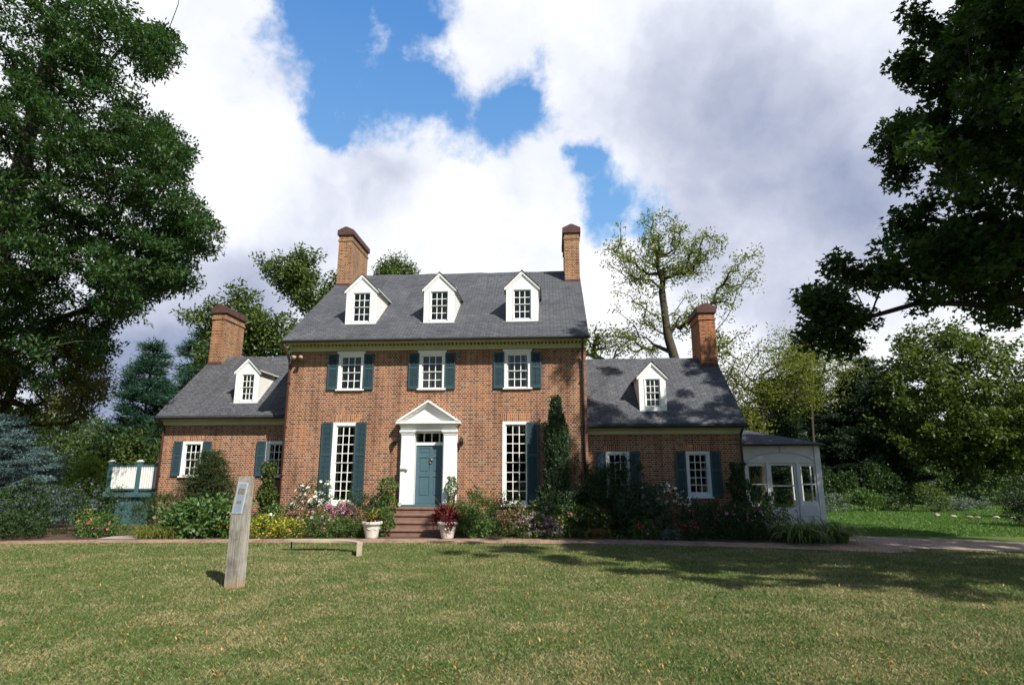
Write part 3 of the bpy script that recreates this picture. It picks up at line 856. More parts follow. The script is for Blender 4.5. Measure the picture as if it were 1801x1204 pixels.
# --- doorway: pilasters, entablature, pediment, recessed door
mb = MB()
px0, px1 = -5.36, -3.36
zt = 3.42
for (a, b) in ((px0, px0+0.50), (px1-0.50, px1)):
    mb.box(a+0.06, b-0.02, 20.78, HY+0.2, 0.84, 3.44)
    mb.box(a+0.03, b, 20.74, 20.79, 0.84, 1.00)
    mb.box(a, b+0.01, 20.92, HY+0.001, 0.84, 3.44)
    for z, e_ in ((3.30, 0.0), (3.36, 0.03), (3.40, 0.05)):
        mb.box(a+0.04-e_, b+e_, 20.76-e_, 20.90, z, z+0.04)
mb.box(px0, px1, 20.80, HY+0.1, 3.441, 3.62)
mb.box(px0-0.04, px1+0.04, 20.74, HY+0.05, 3.621, 3.68)
ax0, ax1, xc = px0-0.13, px1+0.13, (px0+px1)/2
mb.box(ax0, ax1, 20.62, HY+0.02, 3.681, 3.76)
zap = 4.50; sl = (zap-3.76)/(xc-ax0)
mb.prism([(ax0+0.12, 3.761), (ax1-0.12, 3.761), (xc, zap-0.12)], 'y', 20.80, HY+0.015)
for s_ in (-1, 1):
    xe = ax0 if s_ < 0 else ax1
    for (t0, t1, y_) in ((0.0, 0.07, 20.60), (0.071, 0.12, 20.66), (0.121, 0.15, 20.73)):
        p = [(xe, 3.765-t0*0.0), (xc, zap-t0), (xc, zap-t1), (xe-s_*(t1/sl), 3.762), ]
        if t0 > 0:
            p = [(xe-s_*(t0/sl), 3.762), (xc, zap-t0), (xc, zap-t1), (xe-s_*(t1/sl), 3.762)]
        mb.prism(p if s_ > 0 else p[::-1], 'y', y_, HY+0.012)
# lining of the recess
mb.box(DX0-0.10, DX0+0.17, HY-0.03, HY+0.35, 0.86, 3.44); mb.box(DX1-0.12, DX1+0.10, HY-0.03, HY+0.35, 0.86, 3.44)
mb.box(DX0+0.17, DX1-0.12, HY+0.0, HY+0.30, 3.37, 3.44)
mb.box(DX0+0.17, DX1-0.12, HY+0.12, HY+0.30, 2.95, 3.06)
for k in range(5):
    x = DX0+0.17+(DX1-0.12-DX0-0.17)*k/4
    mb.box(x-0.018, x+0.018, HY+0.14, HY+0.20, 3.06, 3.37)
surround = mb.build('door_surround', M['white'], house)
g = MB(); g.poly([(DX0+0.17, HY+0.18, 3.06), (DX1-0.12, HY+0.18, 3.06), (DX1-0.12, HY+0.178, 3.37), (DX0+0.17, HY+0.178, 3.37)]); g.build('transom_glass', M['glass'], surround)
dx0, dx1 = DX0+0.17, DX1-0.12
mb = MB(); yd = HY+0.16
mb.box(dx0, dx1, yd+0.02, yd+0.06, 0.95, 2.95)
st = 0.12; xm = (dx0+dx1)/2
for (a, b) in ((dx0, dx0+st), (xm-st/2, xm+st/2), (dx1-st, dx1)):
    mb.box(a, b, yd, yd+0.019, 0.95, 2.95)
for (a, b) in ((0.95, 1.20), (1.86, 2.02), (2.52, 2.66), (2.85, 2.95)):
    for (p, q) in ((dx0+st, xm-st/2), (xm+st/2, dx1-st)):
        mb.box(p, q, yd+0.001, yd+0.018, a, b)
for (a, b) in ((1.20, 1.86), (2.02, 2.52), (2.66, 2.85)):
    for (p, q) in ((dx0+st, xm-st/2), (xm+st/2, dx1-st)):
        mb.box(p+0.04, q-0.04, yd+0.006, yd+0.021, a+0.04, b-0.04, 0.006)
door = mb.build('door', M['door_teal'], house)
k = MB(); k.lathe(xm, yd-0.012, [(0.0, 2.49), (0.03, 2.48), (0.035, 2.45), (0.03, 2.42), (0.0, 2.41)], 10)
ring = [(xm+0.05*math.cos(t), yd-0.03, 2.40+0.075*math.sin(t)) for t in np.linspace(-math.pi, math.pi, 17)]
k.tube(ring, 0.012, 6, False); k.build('knocker', M['brass'], door)
mb = MB(); mb.box(DX0-0.2, DX1+0.2, 20.70, HY+0.16, 0.861, 0.94, 0.01); mb.build('threshold', M['door_teal'], house)
# notice holder on the left pilaster
mb = MB(); mb.box(-5.30, -5.05, 20.70, 20.755, 2.12, 2.23, 0.01); mb.box(-5.08, -5.02, 20.69, 20.75, 2.10, 2.18); mb.build('letter_box', M['white'], house)

# steps
mb = MB()
for i, (hw, yf, z) in enumerate(((1.28, 20.40, 0.86), (1.32, 20.12, 0.66), (1.36, 19.86, 0.44), (1.42, 19.60, 0.22))):
    zb = -0.02 if i == 3 else (0.66, 0.44, 0.22)[i]+0.001
    yb_ = HY-0.001 if i == 0 else (20.40, 20.12, 19.86)[i-1]+0.03
    mb.box(xc-hw, xc+hw, yf, 20.995, z-0.07, z, 0.014)
    mb.box(xc-hw+0.03, xc+hw-0.03, yf+0.045, 20.99, -0.02, z-0.071)
mb.build('front_steps', M['brownstone'], house)


def wall_lamp(x, z):
    mb = MB(); y = HY-0.16
    mb.box(x-0.04, x+0.04, HY-0.03, HY-0.001, z-0.10, z+0.06, 0.006)
    mb.tube([(x, HY-0.02, z-0.05), (x, y, z-0.12), (x, y, z-0.08)], 0.012, 6)
    mb.lathe(x, y, [(0.0, z-0.13), (0.045, z-0.12), (0.05, z-0.10), (0.045, z-0.09)], 6)
    mb.lathe(x, y, [(0.085, z+0.10), (0.05, z+0.16), (0.015, z+0.19), (0.0, z+0.22)], 6)
    mb.lathe(x, y, [(0.0, z+0.099), (0.085, z+0.10)], 6)
    for k_ in range(6):
        a = 2*math.pi*k_/6; mb.tube([(x+0.045*math.cos(a), y+0.045*math.sin(a), z-0.09), (x+0.072*math.cos(a), y+0.072*math.sin(a), z+0.10)], 0.007, 4)
    l = mb.build('wall_lamp', M['black_iron'], house)
    g_ = MB(); g_.lathe(x, y, [(0.042, z-0.09), (0.068, z+0.095)], 6); g_.build('lamp_glass', M['glass'], l)


wall_lamp(-5.56, 3.05); wall_lamp(-3.20, 3.03)
# twin floodlight under the left end of the cornice
mb = MB(); mb.tube([(-9.24, HY, 6.14), (-9.24, 20.85, 6.16)], 0.045, 8)
for dx in (-0.11, 0.11):
    mb.tube([(-9.24+dx*0.4, 20.86, 6.15), (-9.24+dx, 20.76, 6.13), (-9.24+dx*1.3, 20.62, 6.08)], [0.03, 0.05, 0.085], 10)
mb.build('floodlight', plain('tan_enamel', (0.33, 0.26, 0.19), 0.5), house)

# --- enclosed porch at the right end
PY = 24.5; P0, P1, PB = 6.53, 10.42, 27.4
mb = MB()
gx = [(7.62, 8.33, 0.86, 2.30), (8.46, 9.48, 0.10, 2.36), (9.60, 10.20, 0.86, 2.30)]
mb = wall_front('porch', P0, P1, 0, 3.05, PY, gx, 0.10)
mb.box(P1-0.05, P1, PY+0.001, PB, 0.0, 0.86); mb.box(P1-0.05, P1, PY+0.001, PB, 2.30, 3.05)
for y_ in (PY+0.001, 25.4, 26.35, PB-0.1):
    mb.box(P1-0.049, P1-0.001, y_, y_+0.10, 0.861, 2.299)
# back of the porch is mostly glazing: sill wall and posts only
bk = MB()
for q in ((P0, P1-0.01, PB, PB+0.08, 0, 0.6), (P0, P1-0.01, PB, PB+0.08, 2.3, 3.04)):
    bk.box(*q)
for x in (7.6, 8.6, 9.5): bk.box(x, x+0.10, PB, PB+0.08, 0.6, 2.3)
bk.poly([(P0, PY+0.15, 0.03), (P1-0.02, PY+0.15, 0.03), (P1-0.02, PB, 0.03), (P0, PB, 0.03)])
bk.box(7.2, 7.9, 26.2, 26.9, 0.04, 0.75, 0.02); bk.box(9.0, 9.6, 26.0, 26.6, 0.04, 0.70, 0.02)
for z in (0.20, 0.36, 0.52, 0.68, 0.82):
    mb.box(9.56, 10.22, PY-0.022, PY-0.002, z-0.14, z-0.006)
mb.box(10.23, P1+0.02, PY-0.03, PY-0.002, 0.02, 2.98)
mb.box(7.36, 7.60, PY-0.03, PY-0.002, 0.02, 2.30); mb.box(8.34, 8.45, PY-0.026, PY-0.002, 0.02, 2.40); mb.box(9.49, 9.555, PY-0.026, PY-0.002, 0.02, 2.40)
porch = mb.build('porch', M['grey_white'], house)
bk.build('porch_back', plain('dark_stained_wood', (0.07, 0.055, 0.045), 0.7), porch)
am = MB(); n = 24
for k in range(n):
    t0, t1 = math.pi*k/n, math.pi*(k+1)/n
    cxp = 8.93; rx, rz, zb = 1.30, 0.42, 2.33
    pts = []
    for t, o_ in ((t0, 0), (t1, 0), (t1, 0.028), (t0, 0.028)):
        pts.append((cxp-(rx+o_)*math.cos(t), zb+(rz+o_)*math.sin(t)))
    am.prism(pts, 'y', PY-0.022, PY-0.001)
am.box(8.91, 8.95, PY-0.024, PY-0.001, 2.785, 3.0)
am.box(7.60, 10.22, PY-0.020, PY-0.001, 2.36, 2.385)
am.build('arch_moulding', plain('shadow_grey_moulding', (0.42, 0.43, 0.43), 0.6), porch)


def porch_sash(x0, x1, z0, z1, zmid, name, fw=0.05, panel=0.0):
    g_ = MB()
    g_.box(x0, x0+fw, PY+0.012, PY+0.05, z0, z1); g_.box(x1-fw, x1, PY+0.012, PY+0.05, z0, z1)
    g_.box(x0+fw, x1-fw, PY+0.013, PY+0.049, z1-fw, z1); g_.box(x0+fw, x1-fw, PY+0.013, PY+0.049, z0, z0+max(fw, panel))
    g_.box(x0+fw, x1-fw, PY+0.010, PY+0.048, zmid-0.025, zmid+0.025)
    o_ = g_.build(name, M['grey_white'], porch)
    p_ = MB(); p_.poly([(x0+fw, PY+0.03, z0+max(fw, panel)), (x1-fw, PY+0.031, z0+max(fw, panel)), (x1-fw, PY+0.031, z1-fw), (x0+fw, PY+0.03, z1-fw)])
    me_ = p_.build('glass', M['glass'], porch)
    return o_


porch_sash(7.62, 8.33, 0.86, 2.30, 1.56, 'porch_window')
porch_sash(9.60, 10.20, 0.86, 2.30, 1.56, 'porch_window')
pd = porch_sash(8.46, 9.48, 0.10, 2.36, 1.50, 'porch_door', 0.08, 0.60)
hb = MB(); hb.box(8.475, 8.515, PY-0.02, PY+0.011, 1.12, 1.30, 0.004); hb.tube([(8.495, PY-0.01, 1.2), (8.495, PY-0.06, 1.2), (8.56, PY-0.06, 1.2)], 0.010, 6); hb.build('porch_door_handle', M['black_iron'], porch)
mb = MB()
e0, e1, ey, eb, ez = P0+0.0, P1+0.14, PY-0.25, PB+0.3, 3.10
ax, ay, az = 7.0, (PY+PB)/2, 3.96
th = 0.07
mb.poly([(e0, ey, ez), (e1, ey, ez), (ax, ay, az), (e0, ay, az)]); mb.poly([(e1, ey, ez), (e1, eb, ez), (ax, ay, az)])
mb.poly([(e1, eb, ez), (e0, eb, ez), (e0, ay, az), (ax, ay, az)])
mb.poly([(e0, ey, ez-th), (e0, eb, ez-th), (e1, eb, ez-th), (e1, ey, ez-th)])
mb.poly([(e0, ey, ez-th), (e1, ey, ez-th), (e1, ey, ez), (e0, ey, ez)]); mb.poly([(e1, ey, ez-th), (e1, eb, ez-th), (e1, eb, ez), (e1, ey, ez)])
mb.build('porch_roof', M['dark_slate'], porch)
mb = MB(); n = 8; r_ = 0.055; yg, zg = ey-0.05, ez-0.01
mb.prism([(yg-r_*math.cos(math.pi*k/n), zg-r_*math.sin(math.pi*k/n)) for k in range(n+1)]+[(yg+r_*0.85*math.cos(math.pi*k/n), zg-0.005-r_*0.85*math.sin(math.pi*k/n)) for k in range(n+1)], 'x', P0, P1+0.16)
mb.build('porch_gutter', M['gutter'], porch)
mb = MB(); mb.tube([(9.95, PY-0.07, 0.0), (9.95, PY-0.07, 0.30), (9.95, PY-0.02, 0.36)], 0.02, 6); mb.build('vent_pipe', M['galv'], porch)

# ---------------------------------------------------------------- ground
def sheet(name, poly, z, mat, kind='structure', label=None):
    mb = MB(); mb.poly([(x, y, z) for x, y in poly]); o = mb.build(name, mat, None, kind, label); return o


m, t, b = mat_new('lawn_ground')
tcn = t.nodes.new('ShaderNodeTexCoord').outputs['Object']
n1 = tnoise(t, tcn, 0.45, 6, 0.65); n2 = tnoise(t, tcn, 5.0, 6, 0.75); n3 = tnoise(t, tcn, 60, 4, 0.7)
r1 = ramp_node(t, n1.outputs['Fac'], [(0.35, (0.070, 0.108, 0.030)), (0.5, (0.115, 0.142, 0.045)), (0.68, (0.22, 0.20, 0.09))])
r2 = ramp_node(t, n2.outputs['Fac'], [(0.3, (0.65, 0.72, 0.6)), (0.5, (1, 1, 1)), (0.7, (1.35, 1.25, 1.25))])
r3 = ramp_node(t, n3.outputs['Fac'], [(0.3, (0.55, 0.58, 0.5)), (0.7, (1.4, 1.35, 1.3))])
cc = mixc(t, 1.0, r1.outputs[0], r2.outputs[0], 'MULTIPLY'); cc = mixc(t, 1.0, cc, r3.outputs[0], 'MULTIPLY')
sp = t.nodes.new('ShaderNodeSeparateXYZ'); t.links.new(tcn, sp.inputs[0])
mr = t.nodes.new('ShaderNodeMapRange'); t.links.new(sp.outputs['Y'], mr.inputs['Value']); mr.inputs['From Min'].default_value = 18.5; mr.inputs['From Max'].default_value = 22.0
rich = mixc(t, 1.0, (0.070, 0.125, 0.032), r2.outputs[0], 'MULTIPLY')
rich = mixc(t, 1.0, rich, r3.outputs[0], 'MULTIPLY')
cc = mixc(t, mr.outputs[0], cc, rich)
t.links.new(cc, b.inputs['Base Color']); b.inputs['Roughness'].default_value = 0.95; b.inputs['Specular IOR Level'].default_value = 0.1
bump(t, b, n3.outputs['Fac'], 0.9, 0.03)
M['lawn'] = m
# one ground sheet to the horizon, finer and gently uneven near the camera
def axis(lo, hi, near0, near1, step):
    a = [lo, lo*0.5, near0-60, near0-25, near0-8]+list(np.arange(near0, near1+0.01, step))+[near1+8, near1+25, near1+60, hi*0.5, hi]
    return np.array(sorted(a))
gxs = axis(-1200, 1200, -26, 30, 1.0); gys = axis(-400, 1600, -4, 48, 1.0)
GX, GY = np.meshgrid(gxs, gys)
GZ = 0.02*np.sin(GX*0.35+1)*np.sin(GY*0.31)+0.012*np.sin(GX*0.9+GY*0.5)
flatm = np.clip((GY-14.5)/2.0, 0, 1)*np.clip((26-GY)/2.0, 0, 1)
GZ = GZ*(1-flatm)-0.02*0
GZ[(np.abs(GX) > 40) | (GY < -6) | (GY > 60)] = 0
def ground_z(x, y):
    f = np.clip((y-14.5)/2.0, 0, 1)*np.clip((26-y)/2.0, 0, 1)
    return (0.02*np.sin(x*0.35+1)*np.sin(y*0.31)+0.012*np.sin(x*0.9+y*0.5))*(1-f)
V = np.stack([GX.ravel(), GY.ravel(), GZ.ravel()], 1)
nx_ = len(gxs); idx = np.arange((len(gys)-1)*nx_).reshape(-1, nx_)[:, :-1].ravel()
F4 = np.stack([idx, idx+1, idx+nx_+1, idx+nx_], 1)
me = np_mesh('lawn', V, F4); me.polygons.foreach_set('use_smooth', [True]*len(me.polygons))
link_mesh('lawn', me, M['lawn'], None, 'structure')

M['path'] = brick_mat('path_brick', (0.235, 0.135, 0.095), (0.31, 0.195, 0.145), (0.15, 0.09, 0.07), (0.38, 0.31, 0.24), bw=0.21, bh=0.105, mort=0.010)
M['far_path'] = brick_mat('far_path_brick', (0.24, 0.17, 0.145), (0.30, 0.22, 0.19), (0.18, 0.13, 0.11), (0.33, 0.28, 0.24), bw=0.21, bh=0.105, mort=0.010)
sheet('flower_bed_soil', [(-24, 16.9), (-16, 17.5), (-5.9, 18.6), (2.4, 19.3), (5.0, 18.9), (7.6, 18.4), (8.8, 20.3), (10.9, 23.0), (10.9, 24.6), (6.6, 24.6), (6.6, 21.5), (-9.7, 21.5), (-9.7, 22.6), (-15.3, 22.6), (-15.3, 26), (-24, 26)], 0.004, M['soil'])
sheet('brick_path', [(-24, 15.6), (-16, 16.6), (-12.9, 17.25), (-5.5, 17.75), (-2.0, 17.95), (2.5, 17.9), (5.5, 17.35), (7.2, 16.95), (8.6, 16.5), (9.4, 16.9), (9.6, 17.6), (8.9, 19.2), (9.3, 20.9), (8.2, 20.3), (7.4, 18.8), (5.6, 18.55), (3.9, 18.95), (2.5, 19.25), (-2.0, 19.20), (-5.6, 18.9), (-13.2, 18.2), (-16, 17.55), (-24, 16.6)], 0.012, M['path'])
sheet('side_path', [(9.3, 20.9), (8.9, 19.2), (9.6, 17.6), (12.1, 17.0), (18, 16.3), (30, 15), (30, 17.6), (18, 18.6), (13.6, 19.1), (11.3, 20.2)], 0.010, M['far_path'])
sheet('stepping_slab', [(-14.0, 18.15), (-12.9, 18.3), (-12.85, 19.0), (-13.3, 19.25), (-14.1, 18.95)], 0.020, plain('slab_stone', (0.36, 0.32, 0.27), 0.9, 0.15))


# ---------------------------------------------------------------- leaves
def unit(a):
    return a/np.maximum(np.linalg.norm(a, axis=1, keepdims=True), 1e-9)


def leaf_quads(P, length, width, bias=None, bw=0.0, up=0.35, fold=0.25, lobes=1):
    """P (n,3) stems; each leaf is a folded rhombus (or three, for a lobed leaf)"""
    n = len(P)
    ax = rng.normal(size=(n, 3)); ax = unit(ax)
    if bias is not None:
        ax = unit(ax+bw*bias)
    nr = rng.normal(size=(n, 3)); nr[:, 2] += up*3
    nr = unit(nr-(nr*ax).sum(1, keepdims=True)*ax)
    sd_ = np.cross(ax, nr)
    Ls = length*rng.uniform(0.65, 1.25, size=(n, 1)); Ws = width*rng.uniform(0.7, 1.2, size=(n, 1))
    out = []
    angs = [0.0] if lobes == 1 else [0.0, 0.95, -0.95]
    for k, a in enumerate(angs):
        d = ax*math.cos(a)+sd_*math.sin(a); s2 = -ax*math.sin(a)+sd_*math.cos(a)
        l_ = Ls*(1.0 if k == 0 else 0.75)
        b0 = P; tip = P+d*l_; mid = P+d*l_*0.45
        q = np.stack([b0, mid+s2*Ws*0.5+nr*Ws*fold*0.5, tip, mid-s2*Ws*0.5+nr*Ws*fold*0.5], 1)
        out.append(q)
    Q = np.concatenate(out, 1) if lobes > 1 else out[0]
    V = Q.reshape(-1, 3)
    if lobes > 1:
        # share the stem vertex so one leaf stays one island
        V = V.reshape(n, 4*len(angs), 3)
        F = []
        base = np.arange(n)[:, None]*(4*len(angs))
        for k in range(len(angs)):
            F.append(np.stack([base[:, 0], base[:, 0]+4*k+1, base[:, 0]+4*k+2, base[:, 0]+4*k+3], 1))
        return V.reshape(-1, 3), np.concatenate(F, 0)
    return V, np.arange(len(V)).reshape(-1, 4)


def leaves_obj(name, P, mat, parent, length, width, **kw):
    V, F = leaf_quads(P, length, width, **kw)
    me = np_mesh(name, V, F, tuple(wpos(parent)) if parent is not None else (0, 0, 0))
    return link_mesh(name, me, mat, parent)


def branch_mesh(nodes, par, rad, seg=6):
    """frustum tubes along every parent edge; radii blend at the joints"""
    nodes = np.array(nodes); par = np.array(par); rad = np.array(rad)
    ch = np.where(par >= 0)[0]
    A = nodes[par[ch]]; B = nodes[ch]; d = unit(B-A)
    ref = np.tile(np.array([0.3, 0.2, 0.93]), (len(ch), 1))
    a = np.cross(d, ref); bad = np.linalg.norm(a, axis=1) < 0.2
    a[bad] = np.cross(d[bad], np.array([1.0, 0, 0])); a = unit(a); b_ = np.cross(d, a)
    ra = np.minimum(rad[par[ch]], rad[ch]*1.6)[:, None, None]; rb = rad[ch][:, None, None]
    th = np.linspace(0, 2*np.pi, seg, endpoint=False)
    circ = a[:, None, :]*np.cos(th)[None, :, None]+b_[:, None, :]*np.sin(th)[None, :, None]
    V = np.concatenate([A[:, None, :]+circ*ra, B[:, None, :]+circ*rb], 1).reshape(-1, 3)
    k = np.arange(seg); k2 = (k+1) % seg
    q = np.stack([k, k2, k2+seg, k+seg], 1)
    F = (np.arange(len(ch))[:, None, None]*2*seg+q[None]).reshape(-1, 4)
    return V, F


def tree(name, label, cat, base, trunk_pts, r0, tips, bark, leafmat, leaf=(0.12, 0.05), per=40, sig=0.35, flat=0.7, step=0.7, lobes=1, droop=0.0, group=None, up=0.35, twig=0.012, expo=2.3, crown_name='crown', pull=0.35):
    root = thing(name, label, cat, base, group)
    base = np.array(base, float)
    tp = [base+np.array(p) for p in trunk_pts]
    nodes = []; par = []
    for i in range(len(tp)-1):
        m_ = max(2, int(np.linalg.norm(tp[i+1]-tp[i])/0.8))
        for k in range(m_):
            nodes.append(tp[i]+(tp[i+1]-tp[i])*k/m_); par.append(len(nodes)-2)
    nodes.append(tp[-1]); par.append(len(nodes)-2)
    nt_ = len(nodes)
    tips = np.array(tips, float)
    axis_ = np.array(nodes)
    dmin = np.array([np.min(np.linalg.norm(axis_-q, axis=1)) for q in tips])
    order = np.argsort(dmin)
    first = max(2, int(nt_*0.3))
    endn = []
    for i in order:
        q = tips[i]
        Nn = np.array(nodes[first:])
        v = q-Nn; dist = np.linalg.norm(v, axis=1)
        # prefer to leave from nodes lower than the tip and nearer the trunk
        cost = dist+pull*np.maximum(0, Nn[:, 2]-q[2]+0.2*dist)*1.5
        j = first+int(np.argmin(cost)); p0 = nodes[j]; dv = q-p0; dl = np.linalg.norm(dv)
        m_ = max(1, int(dl/step)); prev = j
        perp = rng.normal(size=3)*0.10*dl; perp[2] += 0.12*dl
        for k in range(1, m_+1):
            s_ = k/m_; pos = p0+dv*s_+perp*math.sin(math.pi*s_)*0.7
            if k < m_: pos = pos+rng.normal(size=3)*0.04
            nodes.append(pos); par.append(prev); prev = len(nodes)-1
        endn.append(prev)
    n = len(nodes); w = np.zeros(n)
    for e_ in endn: w[e_] += 1
    for i in range(n-1, 0, -1):
        if par[i] >= 0: w[par[i]] += w[i]
    w = np.maximum(w, 0.3)
    rad = twig*np.power(w, 1/expo)
    rad *= 1.0
    k_ = r0/rad[0]
    # thicken towards the trunk so that it reaches its real girth
    rad = rad*(1+(k_-1)*np.power(w/w[0], 0.35))
    for i in range(nt_):
        rad[i] = max(rad[i], r0*(1-0.6*i/nt_))
    rad[0] = r0*1.35
    V, F = branch_mesh(nodes, par, rad)
    me = np_mesh('trunk', V, F, tuple(base)); me.polygons.foreach_set('use_smooth', [True]*len(me.polygons))
    link_mesh('trunk', me, bark, root)
    C_ = np.repeat(tips, per, axis=0)
    off = unit(rng.normal(size=C_.shape))*(rng.random((len(C_), 1))**0.55)*sig*1.75; off[:, 2] *= flat
    # each spray of leaves is a little pancake tilted at its own angle
    tilt = np.repeat(rng.normal(size=(len(tips), 2))*0.35, per, axis=0)
    off[:, 2] += off[:, 0]*tilt[:, 0]+off[:, 1]*tilt[:, 1]
    if droop: off[:, 2] -= droop*np.linalg.norm(off[:, :2], axis=1)
    P = C_+off
    o_ = leaves_obj(crown_name, P, leafmat, root, leaf[0], leaf[1], up=up, lobes=lobes, bias=unit(off+1e-6), bw=0.6)
    return root


def ell_tips(ells, n, shell=0.55, seed=0, mind=0.0, flatbase=None):
    r_ = np.random.default_rng(seed); out = []
    vol = np.array([e_[1][0]*e_[1][1]*e_[1][2] for e_ in ells], float); vol /= vol.sum()
    tries = 0
    while len(out) < n and tries < n*60:
        tries += 1
        e_ = ells[r_.choice(len(ells), p=vol)]
        v = r_.normal(size=3); v /= np.linalg.norm(v); v *= (shell+(1-shell)*r_.random()) if r_.random() < 0.8 else r_.random()
        p = np.array(e_[0])+v*np.array(e_[1])
        if flatbase is not None and p[2] < flatbase: continue
        if mind and out and np.min(np.linalg.norm(np.array(out)-p, axis=1)) < mind: continue
        out.append(p)
    return np.array(out)


def dec(s_):
    return np.array([[float(v)/10 for v in q.split(',')] for q in s_.split()])

